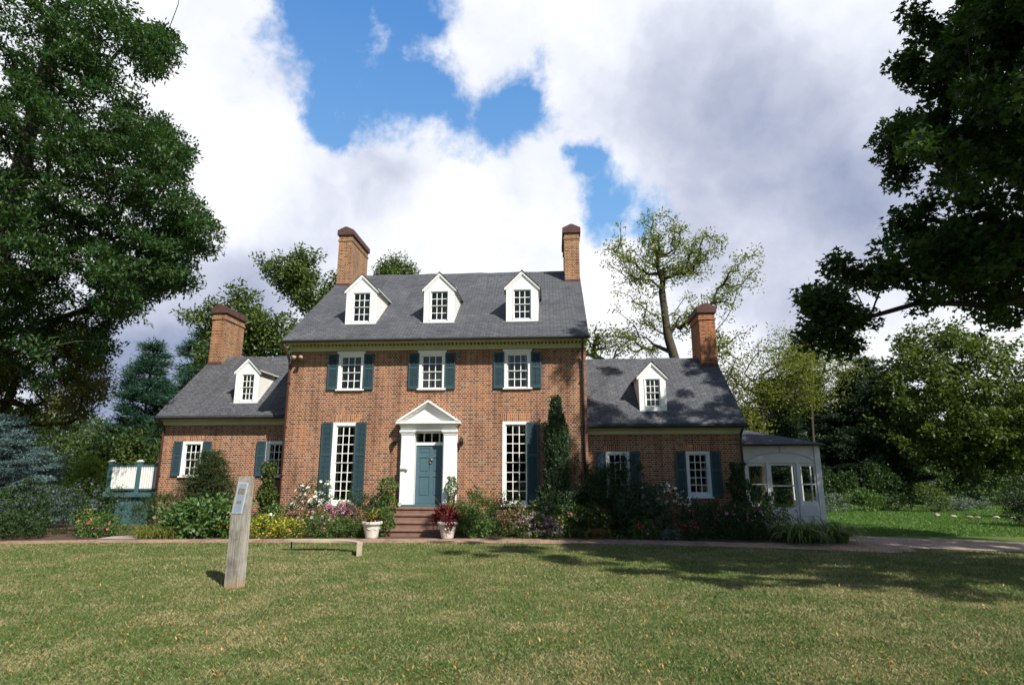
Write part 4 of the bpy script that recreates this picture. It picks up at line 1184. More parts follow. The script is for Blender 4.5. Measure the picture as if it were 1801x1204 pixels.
# branch tips of the three near trees, in decimetres
MAPLE_TIPS='94,130,105 93,131,106 91,129,108 90,129,108 87,129,110 85,127,110 84,126,111 83,126,112 81,126,112 88,130,92 86,130,93 85,128,93 82,127,94 80,128,95 78,126,94 77,125,94 90,135,72 87,135,72 86,133,74 84,135,74 82,133,74 80,132,74 78,130,76 76,135,63 74,134,64 71,133,63 70,133,64 67,132,64 65,132,65 63,130,66 70,137,54 67,134,55 66,134,55 64,133,56 62,132,56 62,132,56 60,131,57 57,130,57 66,135,48 66,134,48 64,133,49 61,132,48 59,132,49 57,132,49 56,131,50 100,131,114 97,129,115 96,130,118 94,128,120 93,127,120 90,126,120 88,128,121 87,126,123 85,125,125 106,125,118 103,124,118 100,125,119 98,123,120 95,121,118 95,120,119 83,135,87 82,132,89 80,131,89 79,131,91 77,129,93 120,86,97 153,139,120 169,151,82 196,136,131 118,46,120 127,123,73 140,64,80 136,135,147 120,149,94 121,101,68 111,108,81 82,117,82 72,62,149 189,141,110 103,134,65 190,114,116 132,123,134 79,82,104 145,110,125 105,66,104 111,133,87 170,55,137 132,74,98 108,101,115 179,49,130 162,92,166 159,137,118 127,169,87 106,140,96 139,149,74 93,146,70 132,39,121 140,128,73 163,148,86 129,92,97 189,172,121 85,97,76 117,89,115 102,57,114 161,145,87 125,89,152 145,101,148 96,109,101 145,142,137 146,136,67 159,153,133 154,108,123 131,127,99 109,104,93 117,84,123 171,151,111 153,166,124 84,132,77 171,118,129 201,115,110 193,149,95 109,75,100 146,129,129 206,89,109 179,156,107 186,152,120 137,85,63 164,113,88 75,121,59 112,104,71 94,137,60 137,160,110 123,114,82 175,138,108 165,133,144 144,160,129 87,129,64 187,56,129 173,169,143 139,163,160 138,87,115 141,111,99 129,167,128 106,100,126 68,72,93 145,96,161 168,116,175 114,135,101 106,137,123 197,111,130 130,120,75 97,123,142 182,145,147 163,163,95 162,148,114 170,138,141 180,154,112 155,110,116 122,127,101 130,123,139 118,32,129 192,132,126 165,67,96 139,118,125 183,148,101 153,129,134 137,90,109 120,78,88 138,48,95 182,167,120 154,60,97 203,78,126 154,156,92 93,82,109 132,173,119 185,100,146 165,109,101 100,109,121 167,159,104 140,161,153 124,112,88 98,127,62 158,82,125 129,121,97 179,160,95 139,78,97 98,115,77 137,107,81 121,129,122 145,104,185 112,96,119 93,102,126 198,103,99 90,119,104 164,84,89 172,112,98 99,71,108 108,96,89 174,49,106 138,72,133 151,105,85 107,66,86 174,106,149 103,87,93 162,80,156 120,116,134 128,82,135 132,132,114 130,115,98 186,129,99 126,90,131 133,142,117 104,74,115 143,123,125 111,137,104 121,171,108 118,123,117 168,155,110 124,166,114 128,112,77 143,149,94 142,139,134 182,110,103 163,104,86 135,98,115 65,137,54 123,153,98 164,105,62 150,142,140 132,121,117 137,75,110 65,103,82 170,54,109 128,61,125 115,66,132 159,135,150 193,112,152 99,146,74 167,55,142 172,163,123 130,81,62 140,113,134 170,135,109 156,59,100 114,104,86 64,129,55 99,124,62 126,117,82 160,38,117 99,105,128 159,128,150 172,77,110 178,74,128 162,88,128 187,154,140 119,138,119 159,131,128 100,118,133 108,91,125 161,54,125 164,123,133 112,121,103 130,130,108 187,95,85 154,141,65 125,105,127 129,89,114 126,84,68 148,149,119 112,60,76 100,43,97 155,136,146 104,89,89 119,132,97 127,56,119 182,118,120 157,107,57 183,138,159 102,97,124 182,100,169 106,98,122 135,81,177 170,155,119 120,145,88 114,62,81 112,107,65 150,107,117 149,101,82 151,109,102 136,99,145 196,130,110 113,109,58 93,146,77 101,145,66 104,61,100 124,89,93 133,140,115 107,136,109 87,152,69 185,130,139 95,131,71 114,130,121 118,119,97 121,150,107 149,57,140 174,59,150 71,67,80 170,158,147 151,94,106 87,89,104 149,105,110 145,113,100 98,135,70 143,66,81 66,102,78 172,152,124 137,78,104 97,140,75 95,103,63 112,132,73 76,117,55 90,132,101 136,124,124 94,113,84 207,115,112 108,71,134 93,85,63 148,52,138 133,89,97 186,150,98 139,98,129 125,83,90 140,83,171 186,133,115 123,131,92 133,119,119 179,70,151 119,70,100 119,110,84 111,76,110 143,78,131 146,93,109 173,112,152 76,67,141 194,92,99 121,100,146 113,68,102 173,116,118 170,155,96 87,137,68 144,51,83 186,153,100 104,88,131 191,168,115 177,129,101 153,104,60 105,97,132 156,127,99 117,94,151 161,130,66 165,167,97 166,128,140 118,168,105 135,45,136 123,59,73 131,113,132 142,107,125 152,50,81 133,167,141 82,113,63 170,164,141 203,87,125 169,88,165 111,160,83 189,129,121 88,132,70 96,110,116 100,105,93 198,110,85 119,107,108 139,126,115 186,111,161 162,113,97 166,153,107 148,131,174 171,84,139 105,107,142 160,100,146 119,141,69 87,84,113 124,133,95 76,116,88 168,108,157 129,167,141 182,150,126 182,82,102 144,141,120 201,160,114 106,133,75 111,137,121 144,56,73 110,142,67 151,120,123 133,76,72 98,105,123 132,84,144 104,126,89 169,112,118 105,113,103 169,121,95 191,88,156 136,83,88 161,74,128 82,120,66 118,99,97 121,88,68 168,153,153 102,79,109 200,89,132 150,46,84 103,119,111 98,102,147 94,98,143 168,136,83 143,58,164 120,92,87 157,156,100 171,155,131 165,91,161 119,134,90 143,84,86 90,135,68 117,110,160 121,84,170 203,123,115 151,105,120 116,123,137 108,139,91 196,150,102 174,118,132 142,145,137 88,139,103 78,132,63 133,158,161 121,123,91 153,109,80 146,67,119 101,68,82 84,94,101 185,97,138 158,147,152 150,141,133 166,161,123 195,92,108 182,101,102 169,120,140 144,62,163 141,97,91 180,145,136 120,159,125 108,70,122 113,130,126 64,140,62 124,125,122 137,59,173 112,103,94 186,105,134 145,100,113 101,141,58 128,86,138 126,167,150 83,110,132 101,68,129 172,117,174 135,100,169 179,75,112 128,130,104 114,101,141 112,64,143 100,112,118 118,158,93 152,93,139 135,158,127 57,95,125 116,113,105 137,93,56 196,97,93 136,91,61 131,96,95 142,146,142 153,163,123 133,151,71 108,112,87 174,176,115 189,100,78 105,70,68 180,138,100 144,44,141 109,141,86 117,94,67 160,75,119 105,59,127 158,129,138 178,95,106 85,128,100 166,125,148 137,63,75 156,133,84 186,145,119 92,50,87 142,146,90 177,81,150 180,64,154 154,164,133 98,96,133 68,77,94 128,69,129 107,134,98 98,133,54 191,132,120 179,124,112 170,118,95 174,153,140 142,68,146 191,108,129 180,175,112 136,97,169 149,145,110 94,119,106 197,153,108 175,116,72 81,128,69 171,134,78 140,121,96 159,53,130 109,116,53 104,128,135 112,123,140 92,91,104 134,90,182 169,110,99 85,77,98 125,80,141 91,123,61 203,107,102 105,114,113 94,49,149 120,123,132 83,121,61 163,83,146 85,86,75 143,99,81 114,108,75 113,117,134 122,78,185 104,109,102 109,69,116 134,76,113 128,135,67 122,77,110 93,115,58 130,69,135 152,64,123 110,99,176 123,96,126 125,79,83 124,70,108 160,149,140 133,117,122 135,161,136 102,131,72 181,123,86 144,153,72 131,78,122 171,129,72 92,116,106 113,100,116 103,103,96 120,74,108 169,129,103 163,93,129 183,87,127 93,133,145 147,101,61 159,88,144 186,98,123 137,119,81 176,152,137 206,117,104 99,76,92 191,62,109 144,96,130 131,98,147 174,52,111 125,121,63 143,70,98 191,109,88 133,96,66 115,126,103 107,111,115 95,83,60 187,90,74 155,150,113 103,131,88 123,104,88 171,124,127 158,130,68 146,64,112 117,83,97 107,104,148 156,113,125 59,103,137 180,154,116 205,126,121 152,132,122 132,43,85 106,73,161 190,128,115 118,116,115 134,125,69 183,144,112 104,143,90 130,84,82 137,99,91 161,154,110 146,139,107 106,66,121 166,152,78 182,151,103 143,96,139 109,74,86 151,122,96 106,67,142 184,139,81 152,114,80 182,105,127 91,121,91 167,134,142 142,147,114 158,57,91 133,113,60 144,54,82 103,137,61 109,152,102 95,48,103 90,51,83 129,77,108 180,87,128 113,115,109 118,111,156 184,76,83 117,80,103 126,69,101 138,152,102 160,107,129 143,74,129 190,68,123 177,118,67 101,55,121 140,157,132 100,96,72 122,68,130 144,72,69 168,122,101 107,108,132 91,91,91 150,110,127 107,100,124 171,89,71 171,160,127 115,107,117 125,137,125 118,118,127 118,101,77 103,108,61 149,139,178 117,112,142 101,58,120 123,124,57 81,106,95 113,96,95 133,90,65 175,76,129 135,120,108 136,104,133 111,113,145 119,53,120 173,120,110 132,80,76 139,147,139 127,115,141 103,88,98 113,95,157 122,93,62 120,101,71 135,129,133 139,77,174 125,73,80 191,105,87 145,139,151 185,135,103 108,146,65 92,107,82 166,134,135 161,149,105 146,150,138 159,67,152 69,75,108 167,148,138 163,126,94 182,130,130 98,134,117 151,63,67 113,75,84 156,98,92 77,64,84 122,116,86 101,119,108 119,76,59 90,45,146 129,122,82 128,88,81 170,113,104 202,131,119 119,42,123 94,62,79 99,131,121 125,48,84 106,97,83 102,76,59 136,139,145 74,116,63 146,61,74 145,138,125 117,120,137 159,95,105 112,61,122 187,98,84 185,155,124 79,119,62 198,150,129 150,101,159 102,109,77 162,124,128 114,123,60 164,162,141 142,122,108 144,107,105 159,90,75 71,124,61 127,122,99 111,143,77 180,95,84 115,83,101 74,146,67 124,112,78 189,111,117 64,144,61 142,146,126 183,107,147 187,142,140 195,94,153 174,132,133 128,84,174 93,81,105 116,78,131 101,99,136 120,90,147 132,92,96 172,137,77 89,90,127 143,109,144 170,167,95 132,79,97 78,123,66 191,132,95 93,127,81 142,96,113 130,93,167 147,59,167 142,107,135 81,123,163 122,166,109 98,103,68 157,170,112 104,111,158 126,120,130 94,114,53 102,105,81 140,129,108 160,59,105 129,126,117 178,100,168 123,112,71 178,158,113 117,125,140 182,139,84 190,107,123 187,101,116 124,117,151 89,50,125 173,70,150 158,111,127 171,130,132 92,139,66 193,132,136 135,103,79 109,94,85 87,119,73 98,146,64 117,67,78 196,167,118 106,108,151 95,94,127 154,145,105 89,99,71 126,86,110 146,113,81 130,116,84 85,128,70 79,120,60 135,143,111 156,101,158 117,103,81 118,94,126 134,153,109 96,117,121 92,83,100 113,134,69 116,91,152 143,102,102 134,117,106 96,103,83 131,116,128 109,107,126 134,74,179 106,134,106 120,102,55 165,115,180 75,99,86 106,66,92 119,140,95 160,134,113 133,102,140 163,87,116 125,137,63 151,128,94 140,102,110 116,71,107 127,133,118 120,112,71 171,95,109 58,131,54 195,139,133 95,90,98 126,119,147 120,76,133 156,171,120 146,135,161 182,73,120 92,86,138 131,74,86 184,75,150 62,137,54 158,83,74 128,124,69 118,87,149 139,125,159 78,88,68 149,113,95 102,142,122 115,89,62 122,90,86 107,103,96 136,89,147 116,95,74 106,97,94 60,138,60 119,73,115 168,119,73 94,135,76 177,164,121 124,120,155 148,107,105 140,156,100 175,80,96 179,75,91 165,166,103 145,138,166 134,133,119 125,95,70 105,89,121 178,137,107 125,86,117 167,51,90 154,150,149 126,93,150 98,118,110 113,139,68 175,129,94 93,48,95 119,125,84 155,49,108 174,125,137 187,108,147 104,68,135 169,133,138 180,131,143 84,55,97 122,136,118 136,128,109 122,99,90 147,127,105 128,153,114 201,118,146 125,128,78 153,136,160 174,72,89 125,80,151 146,96,114 89,54,96 116,172,119 181,86,160 99,99,96 174,123,121 98,108,114 103,147,74 191,134,112 178,69,130 153,151,153 108,60,115 126,94,116 160,151,103 164,48,115 102,90,124 129,85,146 94,77,165 89,113,113 93,111,115 149,141,95 152,100,113 190,164,121 98,79,84 96,146,69 115,96,140 116,93,91 141,125,90 165,142,144 141,85,111 180,52,113 117,72,132 116,92,122 97,121,108 93,126,137 186,157,116 114,59,147 124,73,102 97,128,74 149,57,157 156,171,129 114,134,145 169,133,103 117,116,141 146,169,122 85,76,78 141,67,131 73,87,78 172,79,107 109,113,102 138,93,141 103,138,72 102,40,128 203,131,108 123,127,89 143,146,164 155,46,115 139,87,143 125,113,108 97,111,134 131,120,69 145,68,177 137,98,118 105,115,84 122,157,91 183,137,145 103,125,54 168,90,107 146,148,101 175,155,149 137,97,110 90,100,65 136,100,140 157,144,164 104,119,136 111,105,103 185,146,115 152,139,142 132,163,117 140,59,109 101,95,93 114,38,118 168,86,167 116,117,81 136,118,93 106,142,61 171,131,136 92,123,97 125,129,126 131,132,89 169,73,76 149,74,100 170,133,162 107,135,59 132,96,88 136,110,81 141,149,106 99,81,92 114,138,79 163,123,124 105,141,56 160,170,105 172,141,80 103,134,69 102,140,102 115,105,109 110,103,121 96,113,121 144,104,63 114,146,79 200,132,102 92,82,119 159,72,145 101,108,95 168,76,102 101,104,91 90,135,101 121,122,103 121,105,115 94,106,66 133,63,104 77,113,145 105,145,133 129,78,147 139,81,92 176,134,103 124,98,85 122,124,83 149,139,124 203,132,129 96,145,128 168,124,174 104,94,70 147,74,103 99,102,163 138,55,134 138,102,149 99,77,115 93,100,123 99,68,131 74,117,60 90,85,105 128,63,165 121,145,93 125,108,107 100,110,59 120,120,85 91,143,68 130,57,101 106,123,86 80,122,62 85,115,59 168,70,158 108,93,91 107,96,148 95,103,118 119,165,97 151,76,121 162,97,170 97,105,75 136,105,75 155,37,116 137,160,152 118,80,177 106,71,81 174,132,83 159,104,174 163,117,181 129,33,105 112,152,138 120,116,81 123,169,112 97,93,70 163,136,109 129,52,121 95,77,75 109,136,106 111,142,59 86,83,92 161,92,91 122,93,141 187,143,134 140,107,139 118,47,111 127,157,80 169,156,90 189,137,134 121,128,85 82,88,105 154,68,153 70,145,63 180,146,89 123,81,146 115,58,85 137,151,115 147,99,145 103,93,158 142,62,108 127,150,69 147,57,121 94,133,63 186,116,88 115,104,96 153,113,68 173,72,99 108,115,143 145,141,126 97,127,52 127,81,120 75,95,84 146,65,127 120,111,128 175,128,121 205,102,139 83,90,102 192,146,105 86,90,109 148,137,135 125,133,83 164,123,116 116,97,136 168,146,83 113,107,183 83,75,144 122,126,117 170,59,122 127,111,82 97,110,59 185,71,116 82,108,59 119,134,115 158,100,86 186,101,96 78,76,117 97,110,80 140,142,128 178,84,131 148,73,133 91,99,105 119,127,70 86,108,89 119,138,112 153,105,132 125,78,95 97,103,103 136,88,70 115,104,75 100,141,70 59,126,58 70,104,132 97,91,104 180,103,84 95,116,85 161,151,113 141,128,115 101,98,79 155,99,83 111,101,124 138,154,118 160,115,103 95,75,114 81,112,58 146,98,70 136,152,163 99,70,80 104,104,104 124,97,149 100,124,77 179,123,125 160,140,173 140,122,126 104,132,109 96,138,105 168,129,111 185,141,95 96,102,122 184,67,104 126,47,125 128,66,106 126,112,152 166,113,146 80,124,76 149,99,79 121,41,132 162,87,140 149,111,105 163,129,106 102,98,153 158,173,126 139,166,149 173,146,140 171,52,114 90,109,63 97,99,120 74,144,158 137,130,120 99,111,114 133,78,165 158,163,94 90,120,71 73,126,62 88,121,111 150,55,110 159,143,92 114,148,73 162,83,177 106,59,137 77,114,65 137,133,78 138,152,112 103,95,103 73,135,155 154,131,73 170,111,63 149,97,82 163,124,112 151,64,115 93,127,65 140,90,118 145,36,120 130,96,173 96,85,128 116,129,75 97,137,65 101,131,92 94,82,95 75,97,99 165,115,118 152,135,119 95,91,76 134,85,160 89,112,80 142,89,168 161,57,112 132,162,150 124,157,156 174,150,118 90,114,64 146,149,170 177,127,104 88,127,69 64,97,75 199,81,146 161,120,178 111,91,118 186,161,95 147,103,142 140,65,71 115,124,99 67,70,89 116,111,95 160,132,146 167,75,154 104,62,92 139,107,76 180,146,150 196,109,98 121,53,136 134,56,114 167,165,116 114,174,117 78,128,168 110,139,94 85,119,137 130,122,134 90,121,109 180,174,131 193,102,157 175,80,136 128,81,78 100,96,129 67,116,64 129,98,84 128,100,120 112,109,128 110,135,94 75,128,64 123,114,110 104,61,97 167,111,128 181,99,124 86,55,135 197,69,110 90,110,111 65,141,54 147,161,128 78,147,57 126,129,95 109,137,70 103,117,89 154,113,104 168,98,85 155,94,149 104,129,72 192,137,120 87,80,100 135,114,100 98,88,100 170,163,132 115,105,68 95,77,101 154,149,122 118,104,177 154,137,62 133,152,173 94,97,101 171,119,100 137,151,169 141,91,114 114,113,79 140,153,135 108,101,80 164,122,151 170,128,150 185,137,117 129,77,141 133,81,58 150,101,102 195,144,97 98,126,136 187,148,95 125,130,66 83,117,105 99,114,113 119,80,92 147,90,105 85,120,85 141,143,144 187,162,121 133,85,170 187,141,150 88,123,92 160,139,110 163,113,147 125,162,113 142,46,113 102,99,95 156,129,132 130,35,109 178,82,118 151,106,124 53,74,100 111,131,66 95,127,96 116,128,120 130,144,141 177,120,118 157,105,95 97,140,68 162,58,144 143,133,123 140,93,146 86,122,70 93,73,107 147,108,85 124,112,67 154,60,92 90,131,65 99,84,119 99,103,73 135,155,106 163,128,111 187,136,136 100,128,130 132,94,81 110,137,111 151,94,87 120,120,95 138,69,179 83,123,65 150,132,163 143,65,66 111,67,129 122,88,76 91,78,102 106,72,130 179,120,115 94,109,141 164,141,161 198,125,109 175,131,129 163,92,133 102,103,74 94,100,67 107,103,111 151,146,137 145,96,187 143,134,112 139,141,85 206,115,120 147,156,127 139,106,79 119,74,78 121,102,111 109,118,82 155,131,87 161,74,91 96,111,83 134,46,125 141,126,108 114,132,58 96,77,121 184,103,108 104,108,56 130,90,85 57,91,141 141,101,137 154,137,105 80,129,56 123,118,70 141,101,79 155,100,182 141,101,82 133,152,155 139,108,100 117,139,101 172,88,79 130,81,159 163,80,103 108,86,184 179,152,102 94,134,102 135,69,101 179,165,143 136,73,107 96,117,112 129,55,170 176,135,138 92,128,159 125,121,76 85,111,94 156,135,160 116,117,132 149,171,132 141,102,120 169,109,174 127,89,100 116,89,137 156,137,111 135,83,140 166,131,158 103,146,170 129,92,148 132,130,101 92,56,143 144,124,101 94,102,106 127,110,104 154,60,82 136,152,100 126,57,90 154,146,96 139,104,98 94,91,122 110,128,83 178,72,148 92,55,80 145,96,126 183,150,147 96,124,164 110,66,139 174,124,173 118,89,71 99,106,135 145,127,147 173,124,86 142,142,161 111,56,147 128,53,97 142,72,89 138,137,114 186,127,120 139,34,110 139,129,131 190,132,110 124,85,86 166,114,68 96,112,114 155,73,176 138,112,151 66,72,90 141,62,103 172,126,98 173,80,124 159,61,169 87,123,89 133,89,59 138,90,90 178,127,136 155,138,151 165,157,95 139,110,136 149,99,88 178,57,111 73,102,70 194,134,116 146,131,106 202,136,104 189,152,133 144,121,99 115,118,75 184,92,78 140,54,129 123,145,90 97,44,149 155,170,124 169,154,121 161,58,124 164,118,98 109,60,93 140,95,152 118,72,135 93,102,79 132,159,110 123,110,126 110,104,175 136,110,104 137,79,125 176,79,106 99,141,61 124,124,97 111,113,169 134,142,121 79,88,101 121,87,130 186,71,98 114,57,133 143,71,178 103,59,80 102,73,106 182,60,112 137,146,135 126,57,126 143,115,131 192,167,110 130,141,84 97,74,99 110,99,137 135,93,147 194,119,111 203,76,115 176,132,116 157,103,98 175,161,125 167,155,105 96,124,105 196,164,120 113,173,98 58,63,119 137,116,129 149,96,121 97,108,77 157,43,115 131,135,121 145,109,101 192,101,120 116,100,150 161,77,73 142,160,126 138,54,75 134,81,126 159,88,107 172,98,135 96,101,136 108,131,66 101,73,75 157,143,152 130,124,111 139,111,105 179,111,89 110,68,109 143,62,71 122,132,59 107,139,105 144,95,65 106,94,111 177,77,166 134,166,153 175,143,110 96,60,93 115,128,63 158,120,124 119,127,81 133,88,165 141,105,147 184,152,127 94,80,124 192,137,137 115,98,124 115,165,104 105,112,163 133,87,117 128,133,123 165,166,124 166,152,111 194,120,147 95,116,100 105,57,82 147,97,92 149,54,80 158,151,138 164,145,144 117,90,68 199,118,125 97,153,166 192,115,91 201,143,104 132,108,82 105,134,91 138,53,137 90,119,101 142,126,86 125,123,80 116,110,61 96,70,111 129,124,122 80,103,73 132,128,122 205,122,111 146,125,124 120,77,142 202,87,121 128,80,89 100,136,59 200,102,126 155,92,117 194,90,130 180,115,168 112,129,60 112,71,85 123,86,105 148,167,129 80,118,86 150,144,131 136,116,79 76,104,77 170,83,87 93,92,101 147,166,153 176,128,125 190,118,94 139,167,134 103,122,135 136,159,123 82,115,73 108,141,73 133,93,116 87,119,52 154,60,73 178,80,122 159,122,133 117,108,99 138,143,95 100,115,80 114,49,117 96,140,99 101,131,98 103,71,104 141,153,112 165,129,121 176,88,80 138,109,112 167,56,120 91,145,72 87,127,83 90,126,62 154,161,133 141,97,84 136,127,136 84,92,105 147,150,126 125,126,86 122,116,115 112,53,103 145,106,175 120,33,107 110,107,69 144,138,127 106,150,107 130,158,116 133,76,82 119,113,107 105,69,114 153,170,115 149,59,128 146,92,112 144,55,132 90,86,92 144,58,83 200,122,121 193,129,99 164,112,131 185,132,144 114,118,60 177,159,133 115,53,71 61,89,131 67,78,113 151,131,94 170,147,112 136,124,150 150,108,98 205,92,101 166,160,90 141,92,87 157,127,93 155,62,151 166,75,74 113,106,100 125,87,60 134,80,141 167,87,79 110,145,104 167,155,143 159,80,135 137,101,143 159,82,96 157,102,108 134,92,84 154,169,119 161,95,163 131,79,82 112,69,65 185,101,162 112,67,133 156,149,136 112,76,106 167,118,138 141,73,66 117,109,142 144,128,103 173,121,126 126,167,157 132,118,93 98,87,57 122,148,97 102,146,108 120,106,70 171,128,127 147,79,105 156,168,100'
